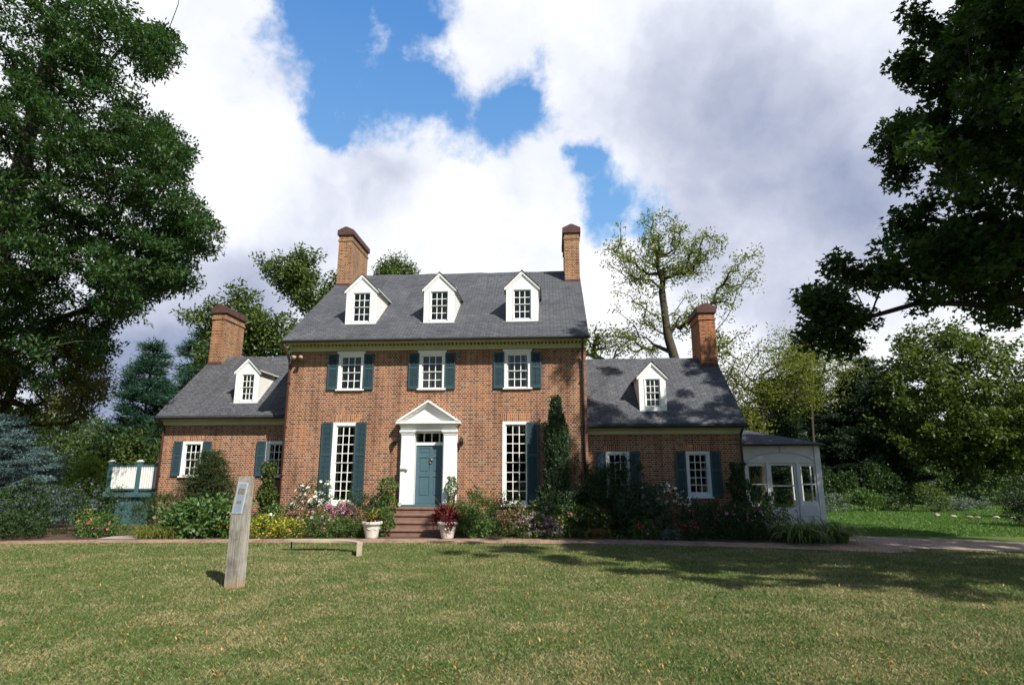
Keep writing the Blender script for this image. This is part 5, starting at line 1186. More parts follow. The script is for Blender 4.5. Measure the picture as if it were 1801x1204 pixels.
OAK_TIPS='-146,206,116 -143,206,115 -138,204,115 -136,203,115 -136,202,112 -130,202,112 -127,200,112 -126,200,108 -163,206,149 -161,205,150 -158,204,146 -155,203,146 -150,202,146 -147,203,144 -143,202,142 -140,199,142 -159,205,90 -154,205,90 -152,204,91 -148,204,89 -144,204,90 -142,202,90 -138,202,89 -135,200,89 -131,199,88 -174,204,200 -171,205,200 -168,206,199 -163,203,197 -161,202,197 -157,202,197 -155,200,194 -173,205,67 -170,204,66 -166,202,65 -163,202,64 -160,200,63 -147,210,106 -144,210,107 -141,209,105 -138,207,106 -133,206,104 -130,206,104 -164,255,134 -227,168,131 -147,219,99 -174,192,99 -264,239,98 -248,196,162 -158,208,191 -158,222,100 -159,231,139 -199,201,93 -240,251,123 -262,234,141 -145,174,138 -172,215,133 -222,230,133 -263,220,101 -184,199,187 -187,255,119 -189,204,94 -164,221,162 -182,182,171 -194,199,187 -247,232,65 -199,185,199 -187,253,178 -247,219,146 -266,195,151 -229,223,146 -217,226,61 -230,211,200 -179,184,138 -237,243,116 -252,200,117 -234,221,131 -243,161,126 -199,189,71 -186,193,196 -152,178,94 -204,244,93 -148,214,114 -219,171,77 -214,223,114 -211,172,111 -171,219,83 -219,191,55 -211,214,75 -214,198,79 -184,183,188 -237,212,128 -269,205,190 -244,171,163 -257,206,65 -153,169,131 -172,181,142 -225,230,101 -234,214,104 -291,213,127 -213,183,141 -241,221,109 -190,193,138 -165,216,148 -193,208,95 -163,226,114 -210,236,109 -179,206,204 -253,251,92 -273,202,119 -159,234,109 -215,235,153 -178,223,104 -150,195,142 -275,214,155 -174,208,104 -151,212,100 -224,170,147 -134,179,117 -211,191,201 -229,219,155 -191,210,78 -162,166,137 -217,177,123 -259,202,194 -241,163,95 -239,201,181 -228,218,63 -206,176,199 -263,208,148 -260,172,172 -242,206,185 -181,197,176 -136,194,118 -251,194,84 -274,184,126 -179,215,163 -272,240,91 -264,195,181 -151,217,98 -215,185,183 -162,221,107 -203,238,82 -287,217,108 -161,213,161 -210,169,114 -258,195,130 -251,207,138 -225,217,133 -186,223,87 -179,197,83 -237,215,76 -274,188,92 -277,222,114 -122,184,105 -195,257,96 -197,238,129 -209,207,166 -208,197,120 -187,189,147 -265,180,92 -165,177,121 -252,231,64 -184,230,85 -272,239,111 -182,208,156 -206,240,106 -175,212,83 -184,196,126 -180,210,163 -158,184,95 -238,212,213 -151,210,119 -243,216,149 -285,222,149 -198,233,66 -154,184,79 -170,216,96 -191,196,132 -175,232,121 -174,216,79 -177,198,97 -238,189,204 -172,213,155 -228,194,200 -198,195,173 -218,213,174 -265,250,149 -172,208,137 -166,218,89 -196,212,69 -166,226,93 -221,257,157 -215,212,148 -183,259,112 -252,193,129 -252,180,112 -176,218,206 -168,185,188 -215,216,97 -245,185,126 -147,188,79 -142,178,121 -241,194,207 -171,194,103 -195,181,194 -238,211,46 -241,201,88 -196,248,141 -243,243,147 -151,173,183 -137,182,125 -231,169,101 -180,193,190 -283,208,155 -183,194,99 -297,215,127 -143,198,139 -185,187,112 -185,189,181 -219,231,120 -205,190,141 -142,173,84 -160,190,86 -150,178,129 -293,211,134 -205,199,210 -243,194,79 -165,210,195 -228,179,62 -288,223,116 -260,178,169 -254,186,134 -205,228,74 -218,199,122 -163,238,121 -296,224,122 -201,199,196 -189,251,130 -239,224,187 -277,236,98 -190,177,91 -230,212,188 -188,213,212 -210,237,73 -245,221,142 -204,248,148 -152,216,116 -224,223,158 -160,214,102 -252,192,188 -187,207,128 -166,228,125 -275,245,119 -204,210,80 -252,239,130 -171,222,207 -167,211,91 -185,239,147 -208,179,194 -259,231,104 -171,162,108 -145,191,86 -182,188,86 -166,183,137 -195,175,99 -215,177,194 -217,172,188 -238,175,80 -175,205,139 -200,260,151 -201,243,159 -265,197,98 -217,261,112 -184,169,140 -191,236,118 -249,198,168 -233,220,89 -199,182,153 -149,209,140 -254,229,100 -145,186,132 -248,184,178 -243,249,174 -175,228,105 -173,228,113 -262,199,160 -175,209,199 -171,217,150 -213,211,142 -172,223,110 -192,245,142 -198,236,94 -173,172,146 -199,212,77 -217,222,97 -237,205,174 -273,203,185 -277,208,91 -146,189,172 -233,232,77 -191,197,91 -222,220,57 -204,202,164 -234,199,110 -235,184,166 -261,205,135 -238,219,174 -244,216,105 -204,192,101 -171,226,134 -257,189,109 -251,248,161 -211,214,117 -215,206,122 -240,184,120 -202,172,194 -169,230,121 -275,217,116 -233,171,119 -202,197,66 -190,181,191 -195,194,76 -189,220,115 -168,222,157 -162,216,144 -147,192,130 -228,222,55 -174,211,175 -252,214,146 -201,180,134 -213,228,205 -244,197,87 -219,221,116 -263,191,150 -239,195,171 -245,199,58 -163,217,155 -175,187,193 -170,169,94 -163,178,134 -227,181,106 -246,170,85 -182,223,78 -226,209,98 -214,181,192 -174,202,205 -187,244,187 -180,189,172 -171,204,165 -148,197,134 -269,190,111 -179,189,186 -195,201,81 -216,169,104 -207,197,197 -261,232,100 -191,203,179 -255,192,136 -185,198,79 -241,247,110 -153,201,86 -236,225,109 -187,199,138 -269,204,137 -295,214,156 -273,190,182 -148,209,101 -233,210,48 -232,178,68 -256,179,153 -239,211,81 -255,233,193 -155,170,150 -153,202,106 -274,212,113 -255,197,131 -229,208,62 -194,204,91 -238,169,104 -256,242,77 -168,199,133 -214,188,53 -159,225,103 -188,181,85 -137,188,97 -166,215,98 -256,246,137 -226,229,171 -160,212,92 -164,208,117 -177,209,138 -138,194,92 -278,188,117 -204,249,69 -187,173,89 -177,193,173 -172,182,97 -229,218,102 -282,183,138 -208,197,101 -254,189,177 -171,178,130 -198,240,97 -226,225,59 -236,176,120 -157,201,82 -225,240,198 -163,169,129 -180,202,108 -273,193,113 -225,195,162 -203,206,130 -168,177,185 -269,185,137 -179,189,179 -173,219,200 -154,226,113 -230,254,161 -132,184,96 -174,218,158 -171,208,205 -239,178,171 -139,173,136 -139,180,98 -216,206,156 -195,190,101 -210,199,170 -248,199,188 -188,222,84 -278,203,93 -252,215,102 -162,209,128 -189,262,148 -183,215,119 -171,211,127 -228,233,93 -165,186,130 -117,180,103 -256,182,164 -229,240,73 -253,180,92 -250,172,157 -238,236,203 -240,201,147 -234,222,203 -216,209,207 -156,196,182 -213,204,209 -154,194,87 -209,209,52 -170,180,92 -213,250,141 -274,179,134 -190,200,107 -256,176,131 -195,205,122 -216,207,182 -230,220,108 -178,198,103 -147,180,140 -163,171,167 -159,205,184 -134,198,95 -258,240,112 -285,228,93 -226,211,93 -215,171,148 -199,185,206 -221,222,125 -223,179,101 -206,200,202 -269,204,179 -256,189,90 -275,222,104 -195,183,88 -204,247,104 -201,202,120 -174,186,182 -179,184,183 -233,174,149 -207,185,150 -159,226,97 -186,184,173 -226,209,132 -268,224,150 -193,192,181 -229,166,171 -276,213,184 -210,164,83 -275,191,122 -209,248,144 -281,194,165 -227,228,127 -222,211,83 -137,176,131 -167,214,200 -221,237,126 -254,207,126 -283,234,99 -213,247,149 -236,239,196 -227,232,97 -185,233,117 -274,204,95 -159,220,152 -157,184,174 -148,180,172 -158,204,155 -192,234,92 -184,205,56 -167,211,132 -209,180,54 -144,198,123 -158,192,90 -259,197,202 -127,183,87 -180,205,172 -132,191,115 -221,159,113 -151,230,118 -167,211,95 -277,175,125 -246,212,102 -262,205,189 -131,199,105 -220,164,170 -167,183,178 -267,187,108 -263,177,134 -234,181,110 -218,224,159 -172,213,108 -162,173,58 -251,194,71 -155,183,131 -227,241,156 -289,205,171 -172,189,133 -209,228,80 -221,235,182 -232,219,71 -189,193,193 -201,182,148 -258,239,172 -287,187,130 -129,181,129 -175,208,169 -229,159,125 -225,218,174 -169,210,103 -156,228,101 -174,202,192 -206,208,85 -197,226,124 -189,198,72 -205,200,145 -202,197,168 -179,175,86 -205,250,112 -209,196,84 -139,203,120 -218,218,191 -282,203,125 -139,178,175 -211,181,203 -157,209,151 -201,196,91 -163,203,160 -148,177,85 -190,251,141 -210,160,134 -245,240,144 -220,201,187 -220,250,190 -208,251,98 -280,187,133 -210,206,130 -260,205,168 -200,197,77 -194,240,120 -157,222,94 -212,219,88 -164,231,113 -272,205,113 -152,189,168 -177,199,145 -188,188,88 -277,188,171 -179,170,94 -225,221,168 -246,192,129 -228,162,113 -246,176,180 -182,234,88 -218,194,61 -250,178,123 -166,205,189 -189,189,102 -183,214,210 -216,214,185 -192,187,151 -195,199,104 -195,253,164 -225,175,93 -171,224,103 -236,260,115 -242,234,89 -235,221,188 -243,250,85 -180,219,211 -229,214,49 -292,205,110 -231,206,106 -254,254,109 -253,179,173 -230,220,164 -277,193,130 -155,183,90 -185,205,215 -175,171,101 -194,195,197 -184,210,118 -246,172,154 -203,217,173 -245,194,83 -219,177,119 -241,167,126 -222,206,132 -187,189,115 -186,214,159 -174,211,71 -165,208,204 -161,209,84 -209,190,97 -269,240,131 -216,221,92 -178,203,177 -158,177,130 -172,210,193 -182,257,152 -217,187,62 -187,205,87 -210,256,154 -245,251,159 -194,184,162 -218,233,113 -238,209,98 -297,212,116 -255,205,100 -195,246,128 -249,235,131 -251,195,201 -187,193,66 -229,223,212 -250,190,63 -264,202,170 -231,216,55 -231,226,67 -290,223,135 -143,194,128 -151,181,87 -194,252,179 -221,166,180 -141,202,100 -202,192,76 -183,204,125 -178,215,71 -257,203,70 -214,224,77 -151,196,78 -290,219,132 -201,206,163 -199,245,101 -260,192,97 -223,234,85 -202,187,91 -230,208,140 -163,209,92 -272,192,133 -182,210,177 -181,215,124 -199,183,165 -157,177,142 -219,188,146 -180,206,80 -184,186,199 -243,237,61 -188,255,105 -263,194,167 -276,223,144 -239,189,81 -284,198,164 -154,227,122 -182,254,111 -255,195,199 -253,250,106 -216,200,118 -181,178,108 -229,222,181 -253,195,90 -202,216,75 -236,160,142 -168,241,100 -222,165,124 -280,203,88 -139,172,171 -167,171,126 -178,181,98 -193,251,129 -183,225,117 -229,174,114 -180,202,118 -220,173,86 -171,232,125 -267,235,110 -212,205,137 -159,222,146 -147,201,129 -134,188,87 -282,209,110 -206,185,76 -221,161,119 -192,201,217 -205,222,127 -285,200,160 -196,247,179 -269,203,173 -274,206,99 -155,221,154 -209,176,104 -200,205,80 -215,232,131 -148,172,174 -221,202,87 -214,163,146 -232,201,107 -199,201,60 -184,226,84 -146,205,104 -207,185,140 -265,185,92 -233,177,160 -194,253,108 -203,200,73 -257,207,165 -215,199,177 -289,227,148 -191,177,197 -185,222,158 -209,262,154 -262,200,101 -198,213,125 -175,210,107 -265,238,148 -252,239,135 -230,213,91 -175,226,118 -200,178,183 -223,172,151 -261,251,129 -204,187,60 -186,249,120 -209,207,121 -193,193,169 -197,218,163 -279,228,119 -150,178,134 -209,177,108 -149,208,145 -147,195,104 -210,250,184 -215,216,83 -173,197,141 -181,213,83 -148,187,85 -215,212,166 -192,220,125 -258,203,90 -292,226,144 -173,230,129 -233,210,107 -181,225,167 -240,173,176 -142,199,105 -179,205,70 -272,194,88 -218,226,206 -220,174,101 -170,210,81 -275,230,156 -274,194,151 -228,174,65 -272,189,154 -249,178,151 -241,210,146 -173,237,106 -203,196,132 -205,230,83 -231,232,205 -173,198,195 -204,255,136 -143,181,119 -221,233,138 -254,233,104 -240,221,143 -187,206,209 -225,229,63 -246,203,181 -267,187,121 -216,165,163 -198,172,106 -216,232,57 -133,192,100 -224,212,190 -197,195,204 -217,224,135 -233,188,197 -267,205,145 -205,212,178 -148,183,73 -245,161,143 -258,246,109 -186,204,119 -267,195,139 -183,196,148 -146,194,82 -189,197,208 -283,191,171 -151,185,136 -247,183,63 -224,208,213 -166,195,94 -189,208,184 -262,234,192 -215,185,116 -216,172,178 -297,210,108 -240,229,146 -209,201,74 -147,222,112 -211,209,175 -141,190,140 -203,240,138 -210,194,193 -289,205,101 -173,202,160 -204,190,160 -134,182,121 -199,205,127 -197,174,144 -183,248,99 -145,172,128 -216,220,143 -200,196,207 -235,171,158 -189,208,115 -233,221,74 -123,186,112 -231,241,170 -132,182,112 -272,206,150 -188,207,173 -152,204,150 -199,175,153 -225,221,178 -225,237,152 -221,216,120 -242,168,119 -138,195,113 -218,240,59 -201,192,143 -173,192,138 -162,212,124 -174,216,83 -259,243,137 -221,210,88 -264,244,156 -173,188,105 -172,230,165 -159,211,145 -208,221,169 -183,198,172 -281,197,89 -231,226,109 -160,181,137 -239,169,134 -236,171,176 -194,233,162 -208,164,144 -212,186,71 -217,243,112 -208,223,204 -174,213,99 -162,230,146 -260,193,137 -247,201,112 -265,176,89 -187,228,80 -225,178,118 -160,175,185 -140,208,94 -239,219,205 -174,213,118 -259,214,198 -253,229,187 -174,208,158 -210,180,160 -246,212,184 -236,168,84 -194,198,124 -165,201,90 -220,217,82 -220,161,90 -167,177,88 -186,175,154 -243,214,132 -150,215,120 -166,230,103 -263,193,72 -208,206,138 -183,215,172 -234,162,101 -179,234,140 -163,205,97 -286,221,126 -183,230,109 -155,175,121 -139,192,99 -138,187,133 -267,194,130 -142,186,77 -258,180,133 -234,224,198 -203,243,151 -229,215,126 -163,182,185 -248,188,110 -223,166,101 -142,190,129 -201,205,89 -252,207,194 -190,209,88 -194,209,74 -192,183,175 -257,187,163 -237,248,113 -177,220,161 -226,166,160 -216,260,149 -204,201,84 -173,200,129 -151,185,92 -193,246,98 -256,191,194 -176,183,171 -181,187,93 -180,246,181 -204,259,150 -152,196,84 -250,197,75 -153,211,113 -179,251,110 -228,239,95 -189,203,69 -214,226,175 -156,213,92 -148,227,116 -167,228,115 -222,170,159 -241,229,92 -143,202,112 -212,248,78 -206,235,207 -271,248,133 -151,219,119 -246,235,154 -182,199,99 -242,188,117 -191,199,113 -162,223,96 -224,171,90 -291,225,108 -221,216,153 -246,243,123 -210,190,179 -186,204,176 -292,214,138 -269,200,121 -176,229,134 -258,184,166 -275,209,159 -189,263,122 -232,215,144 -226,225,70 -190,237,153 -178,218,174 -179,245,110 -182,205,180 -187,182,152 -171,224,169 -213,190,118 -237,220,92 -181,245,104 -171,185,94 -263,242,104 -143,179,164 -191,190,156 -213,247,107 -211,205,107 -225,210,164 -239,239,109 -162,222,91 -181,232,162 -238,240,147 -236,193,207 -254,217,183 -240,178,68 -243,217,60 -257,238,129 -170,235,100 -192,191,211 -214,163,129 -216,223,56 -268,197,175 -208,262,103 -242,228,63 -155,208,108 -158,212,99 -185,227,74 -189,195,164 -179,224,198 -259,221,190 -219,232,145 -169,200,102 -235,220,99 -195,237,66 -293,221,109 -180,202,184 -250,198,58 -198,193,117 -159,166,110 -175,186,137 -239,230,76 -254,235,197 -229,214,192 -217,222,207 -274,233,148 -157,190,181 -158,228,115 -212,182,76 -220,209,135 -185,239,142 -255,187,190 -202,205,196 -270,215,110 -170,224,145 -211,191,80 -198,235,161 -230,176,170 -159,169,146 -225,231,118 -214,192,150 -189,234,80 -157,199,91 -155,206,83 -222,160,97 -164,217,162 -181,191,207 -230,239,108 -163,228,100 -243,208,181 -212,211,89 -235,203,142 -272,200,139 -236,208,56 -143,187,179 -141,179,80 -206,260,163 -261,206,160 -274,210,68 -218,167,174 -257,180,114 -184,213,112 -247,232,140 -215,233,146 -264,245,118 -245,231,150 -223,215,163 -142,186,212 -256,190,130 -228,170,160 -227,190,163 -175,244,140 -206,238,169 -158,172,122 -251,230,59 -236,219,60 -147,203,138 -199,193,94 -135,174,85 -211,185,61 -237,171,122 -152,172,106 -238,193,117 -263,201,154 -291,216,111 -209,192,112 -225,235,184 -229,214,161 -179,182,175 -150,203,133 -223,172,114 -171,215,162 -184,196,63 -141,205,108 -251,203,68 -224,179,192 -240,178,74 -165,219,151 -157,217,109 -201,231,72 -280,240,132 -233,159,132 -215,230,180 -271,185,148 -255,188,99 -158,179,119 -199,250,168 -261,184,79 -236,206,76 -153,186,174 -189,203,54 -223,170,126 -189,226,120 -191,244,132 -196,232,131 -201,236,137 -251,194,155 -281,240,155 -188,197,87 -153,216,140 -217,248,156 -215,169,112 -216,217,52 -171,175,93 -297,202,147 -252,194,150 -219,189,155 -242,207,207'
ASH_TIPS='-260,234,73 -179,217,52 -192,220,46 -194,226,58 -207,209,52 -226,218,84 -196,233,67 -235,214,46 -233,231,76 -241,228,67 -239,209,57 -191,215,46 -188,218,68 -222,236,76 -225,235,71 -255,238,85 -225,228,66 -217,242,70 -180,224,51 -180,214,69 -231,225,54 -248,211,63 -245,215,64 -244,218,78 -211,236,74 -208,242,40 -200,250,62 -214,232,75 -274,219,67 -209,231,66 -249,248,74 -260,239,51 -247,232,52 -223,239,47 -241,227,44 -185,221,53 -222,246,68 -222,238,68 -257,240,70 -237,262,56 -252,229,42 -226,232,57 -184,221,69 -186,233,51 -195,215,80 -211,243,59 -201,236,70 -256,252,69 -184,227,63 -207,245,52 -215,225,39 -210,235,39 -221,212,76 -223,256,77 -177,213,57 -247,226,44 -234,232,41 -191,230,70 -249,224,84 -203,230,69 -245,234,44 -216,217,64 -250,244,51 -259,232,49 -265,229,83 -249,230,82 -246,211,54 -199,221,73 -212,246,41 -206,246,68 -265,228,77 -218,235,92 -209,240,61 -215,259,52 -238,229,61 -217,251,52 -253,224,41 -196,233,57 -234,213,69 -193,227,64 -221,251,74 -204,233,58 -206,250,59 -224,227,57 -224,217,52 -215,250,62 -220,233,43 -266,225,73 -247,257,65 -233,227,40 -253,251,64 -219,211,71 -244,242,42 -227,259,51 -224,223,47 -248,238,45 -232,219,73 -198,225,73 -212,247,63 -267,233,45 -275,235,77 -219,214,56 -249,224,41 -185,218,51 -233,220,63 -202,235,63 -188,217,78 -205,229,62 -240,232,67 -259,249,49 -250,233,83 -197,236,52 -215,217,47 -216,228,44 -216,244,64 -185,218,44 -241,246,74 -221,221,45 -189,221,59 -250,214,62 -205,244,56 -203,238,80 -206,250,66 -251,252,74 -219,237,40 -186,210,72 -212,261,59 -198,227,68 -233,251,58 -252,245,59 -243,251,74 -237,225,46 -216,258,83 -266,221,74 -191,212,69 -272,238,58 -232,225,44 -238,212,53 -246,246,44 -220,234,72 -235,225,60 -233,221,78 -258,254,54 -208,215,61 -214,220,41 -220,243,50 -255,246,62 -259,248,53 -211,211,58 -199,238,47 -211,213,54 -264,234,81 -204,209,55 -218,210,53 -240,255,49 -262,257,69 -185,211,45 -218,243,46 -259,257,73 -249,253,81 -214,230,66 -271,217,62 -280,233,66 -262,235,68 -230,216,44 -205,241,61 -272,227,76 -202,247,75 -235,223,67 -253,244,55 -208,259,62 -203,238,55 -180,220,60 -241,249,68 -211,227,67 -224,262,61 -192,217,75 -224,225,61 -240,235,80 -216,237,67 -236,252,64 -235,260,58 -217,254,86 -198,247,53 -220,222,51 -216,249,81 -252,225,76 -209,249,81 -255,258,60 -259,253,62 -221,225,67 -209,212,82 -253,233,42 -189,234,55 -251,248,47 -235,226,81 -262,243,80 -189,216,64 -221,213,46 -237,231,78 -232,232,48 -215,213,64 -180,222,65 -245,247,71 -234,227,69 -234,214,64 -270,247,69 -193,219,39 -192,228,43 -207,240,77 -206,253,52 -257,228,45 -249,246,83 -216,211,48 -227,254,81 -222,229,62 -195,239,56 -223,218,71 -180,209,48 -224,213,62 -215,209,68 -195,216,51 -239,263,61 -213,247,49 -253,231,78 -193,232,64 -201,245,45 -231,230,66 -219,240,78 -229,258,63'

# ---------------------------------------------------------------- big trees at the sides
tree('maple_tree', 'large dark maple overhanging the lawn from the right, its low branches against the grey cloud', 'tree', (14.5, 9.2, 0),
     [(0, 0, 0), (0.1, 0.1, 2.2), (-0.2, 0.3, 5.0), (-0.6, 0.6, 9), (-0.8, 0.6, 13), (-1, 0.5, 17)], 0.42,
     dec(MAPLE_TIPS), M['bark'], M['maple_leaf'], leaf=(0.115, 0.062), per=135, sig=0.22, flat=0.8, lobes=3, droop=0.12, twig=0.010, up=0.8)
tree('oak_tree', 'tall leafy oak filling the upper left, sunlit dark green foliage', 'tree', (-22.5, 21.0, 0),
     [(0, 0, 0), (0.1, 0, 3), (0.3, 0, 7), (0.8, -0.2, 12), (1.2, -0.3, 17), (1.4, -0.3, 21)], 0.52,
     dec(OAK_TIPS), M['bark'], M['oak_leaf'], leaf=(0.19, 0.085), per=150, sig=0.33, flat=0.45, droop=0.14, twig=0.013, up=0.9)
tree('ash_tree', 'smaller tree with bronze tinted leaves under the left oak', 'tree', (-24.0, 23.6, 0),
     [(0, 0, 0), (0.2, 0, 2), (0.8, 0, 4), (1.2, 0, 6)], 0.22,
     dec(ASH_TIPS), M['bark'], M['ash_leaf'], leaf=(0.17, 0.075), per=130, sig=0.34, flat=0.5, twig=0.010, up=0.8)

# ---------------------------------------------------------------- trees behind the house
G_BACK = 'trees behind the house'


def spray_tree(name, label, base, trunk_pts, r0, limbs, seed, per=30, sig=0.5, leafm='walnut_leaf', leaf=(0.22, 0.09), bark='mossy_bark', group=G_BACK, tw=0.016, cat='tree', ntip=9, spread=1.0, flat=0.7):
    """tips strung along a few long limbs: a thin crown one can see through"""
    r_ = np.random.default_rng(seed); tips = []
    for (a, b_, w) in limbs:
        a = np.array(a, float); b_ = np.array(b_, float)
        for k in range(int(ntip*w)):
            s_ = r_.uniform(0.35, 1.05); p = a+(b_-a)*s_+r_.normal(size=3)*spread*(0.5+0.6*s_)*np.array([1, 1, 0.75])
            tips.append(p)
    return tree(name, label, cat, base, trunk_pts, r0, tips, M[bark], M[leafm], leaf=leaf, per=per, sig=sig, flat=flat, twig=tw, group=group, step=0.9)


spray_tree('walnut_tree', 'open crowned old walnut with forked mossy trunk behind the right wing', (7.6, 36, 0),
           [(0, 0, 0), (-0.1, 0, 4), (0.0, 0, 8), (-0.5, 0, 10.2), (-0.7, 0, 13), (-0.5, 0, 14.5)], 0.30,
           [((6.8, 36, 12.3), (3.9, 35.5, 16.0), 3.2), ((6.8, 36, 13), (6.4, 36.3, 17.6), 3), ((7, 36, 13), (9.8, 36, 16.2), 3.4), ((6.9, 36, 12), (8.2, 35.2, 16.6), 2.4),
            ((9.0, 36.5, 10.6), (12.6, 36.5, 14.8), 2.6), ((7, 36, 9), (4.2, 36.5, 10.4), 2.4), ((7.2, 36, 10), (9.3, 36.6, 12.0), 2), ((7, 36, 10), (5.0, 35.5, 12.6), 1.3), ((8, 36, 8.5), (11, 36, 10), 2.2)],
           3, per=34, sig=0.30, ntip=17, spread=0.62, leaf=(0.21, 0.085))
spray_tree('walnut_tree', 'slender walnut crown leaning behind the left slope of the main roof', (-11.8, 34.5, 0),
           [(0, 0, 0), (-0.2, 0, 5), (-0.9, 0, 9), (-2.3, 0, 11.2), (-4.1, 0, 14.4)], 0.30,
           [((-14.2, 34.5, 11.0), (-16.9, 34.2, 14.7), 4), ((-13.5, 34.5, 10), (-13.2, 34.5, 13.6), 2.6), ((-15, 34.5, 12), (-15.6, 34, 15.2), 2.4), ((-13, 34.5, 9), (-14.8, 34, 10.6), 2), ((-12.4, 34, 9), (-12.6, 34.3, 11.6), 1.6)],
           5, per=75, sig=0.36, leafm='back_leaf', ntip=12, spread=0.55, leaf=(0.25, 0.12))
spray_tree('walnut_tree', 'dark limbed tree spreading behind the left wing roof beside its chimney', (-15.2, 33.5, 0),
           [(0, 0, 0), (-0.2, 0, 4), (-0.9, 0, 7), (-2.0, 0, 9)], 0.30,
           [((-16.6, 33.5, 8), (-20.4, 33, 11.0), 4.6), ((-17, 33.5, 8.6), (-18.2, 33, 11.8), 3.6), ((-16, 33.5, 8), (-16.4, 33, 10.6), 2.6), ((-16.4, 33.5, 6), (-19.6, 33, 8.6), 4.0), ((-15.6, 33.5, 6), (-14.6, 33, 8.2), 2)],
           6, per=85, sig=0.40, leafm='back_leaf', ntip=12, spread=0.6, leaf=(0.26, 0.12))
for i, (x, z, n_, lab) in enumerate(((-10.5, 16.1, 44, 'green treetop showing over the main ridge right of the left chimney'), (-14.6, 14.2, 12, 'small treetop peeping out left of the main left chimney'), (3.2, 11.0, 20, 'thin pale treetop between the main block and the right wing dormer'))):
    c_ = [((x, 38, z-0.9), (1.3, 1.0, 1.3)), ((x-0.7, 38, z-1.2), (0.8, 0.8, 0.8)), ((x+0.9, 38, z-1.3), (0.8, 0.8, 0.7))]
    tree('locust_tree', lab, 'tree', (x, 38, 0), [(0, 0, 0), (0.1, 0, 4), (0, 0, 8), (0.1, 0, z-2)], 0.24, ell_tips(c_, n_*2, 0.4, 20+i), M['mossy_bark'], M['back_leaf' if i < 2 else 'walnut_leaf'], leaf=(0.22, 0.09), per=60 if i < 2 else 26, sig=0.38, group=G_BACK)


def pine(name, label, base, h, r_, seed, mat='pine_needle', n_wh=13, per=70, first=0.25, gap=1.0, group=None, droop=-0.1, top=0.12, sig=(0.30, 0.12), leaf=(0.20, 0.03), cat='tree', r0=0.22, bark='bark', side=1.0, nb=(4, 6)):
    """whorled conifer: trunk, boughs in tiers, needle tufts along each bough"""
    q_ = np.random.default_rng(seed)
    root = thing(name, label, cat, base, group)
    base = np.array(base, float)
    nodes = [base.copy()]; par = [-1]; rad = [r0]
    nz_ = 16
    for k in range(1, nz_+1):
        nodes.append(base+np.array([0.06*math.sin(k), 0.05*math.cos(k*1.3), h*k/nz_])); par.append(k-1); rad.append(r0*(1-0.93*k/nz_))
    P = []; D = []
    for w in range(n_wh):
        f = first+(1-first)*(w/(n_wh-1))**0.95*0.97
        z = h*f
        prof = (top+(1-top)*(1-(f-first)/(1-first))**0.8)
        nbr = q_.integers(nb[0], nb[1]+1)
        a0 = q_.uniform(0, 6.28)
        for b_i in range(nbr):
            a = a0+6.28*b_i/nbr+q_.normal()*0.25
            Lb = r_*prof*q_.uniform(0.62, 1.12)
            if Lb < 0.25: continue
            dirv = np.array([math.cos(a), math.sin(a), 0])
            zt_ = z+q_.normal()*h*0.012
            j = min(nz_, max(0, int(zt_/h*nz_)))
            prev = j; m_ = 5; st_ = base+np.array([0, 0, zt_])
            pts = []
            for s_i in range(1, m_+1):
                s_ = s_i/m_
                pos = st_+dirv*Lb*s_+np.array([0, 0, Lb*(droop*s_+0.18*s_*s_)])+q_.normal(size=3)*0.03
                nodes.append(pos); par.append(prev); rad.append(max(0.008, 0.05*(1-s_)*Lb/2+0.008)); prev = len(nodes)-1; pts.append(pos)
            nper = int(per*Lb/r_*1.6)+8
            s_ = q_.uniform(0.22, 1.04, nper)**0.8
            wdt = Lb*0.30*side*(1.12-s_)*q_.uniform(-1, 1, nper)*1.3
            sdv = np.array([-dirv[1], dirv[0], 0])
            pp = st_+dirv*(Lb*s_)[:, None]+sdv*wdt[:, None]
            pp[:, 2] += Lb*(droop*s_+0.18*s_*s_)-np.abs(wdt)*0.12
            c = 9
            pp = np.repeat(pp, c, axis=0)+q_.normal(size=(nper*c, 3))*np.array([sig[0]*0.4, sig[0]*0.4, sig[1]*0.5])
            P.append(pp); D.append(np.repeat((dirv+sdv*np.sign(wdt)[:, None]*0.7+np.array([0, 0, 0.25])), c, axis=0))
    V, F = branch_mesh(nodes, par, rad, 5)
    me = np_mesh('trunk', V, F, tuple(base)); link_mesh('trunk', me, M[bark], root)
    P = np.concatenate(P); D = unit(np.concatenate(D))
    leaves_obj('crown', P, M[mat], root, leaf[0], leaf[1], bias=D, bw=1.3, up=0.2, fold=0.1)
    return root


pine('pine_tree', 'blue green white pine standing against the sky left of the house', (-28.6, 40, 0), 10.9, 2.5, 31, n_wh=12, per=60, first=0.36, droop=0.05, leaf=(0.30, 0.05), sig=(0.7, 0.25), group=G_BACK, top=0.2)
pine('pine_tree', 'second white pine half hidden behind the left chimney', (-26.4, 42, 0), 12.4, 2.4, 33, n_wh=13, per=60, first=0.36, droop=0.05, leaf=(0.30, 0.05), sig=(0.7, 0.25), group=G_BACK, top=0.15)
pine('pine_tree', 'lower pine filling the gap between the white pine and the left wing', (-24.2, 39, 0), 9.0, 2.8, 34, n_wh=12, per=60, first=0.25, droop=0.05, leaf=(0.30, 0.05), sig=(0.7, 0.25), group=G_BACK, top=0.2)
pine('spruce_tree', 'blue spruce with silvery layered boughs at the left edge', (-20.2, 21, 0), 4.1, 2.9, 41, mat='spruce_needle', n_wh=17, per=95, first=0.05, droop=-0.12, leaf=(0.11, 0.026), sig=(0.28, 0.08), top=0.05, nb=(7, 9))

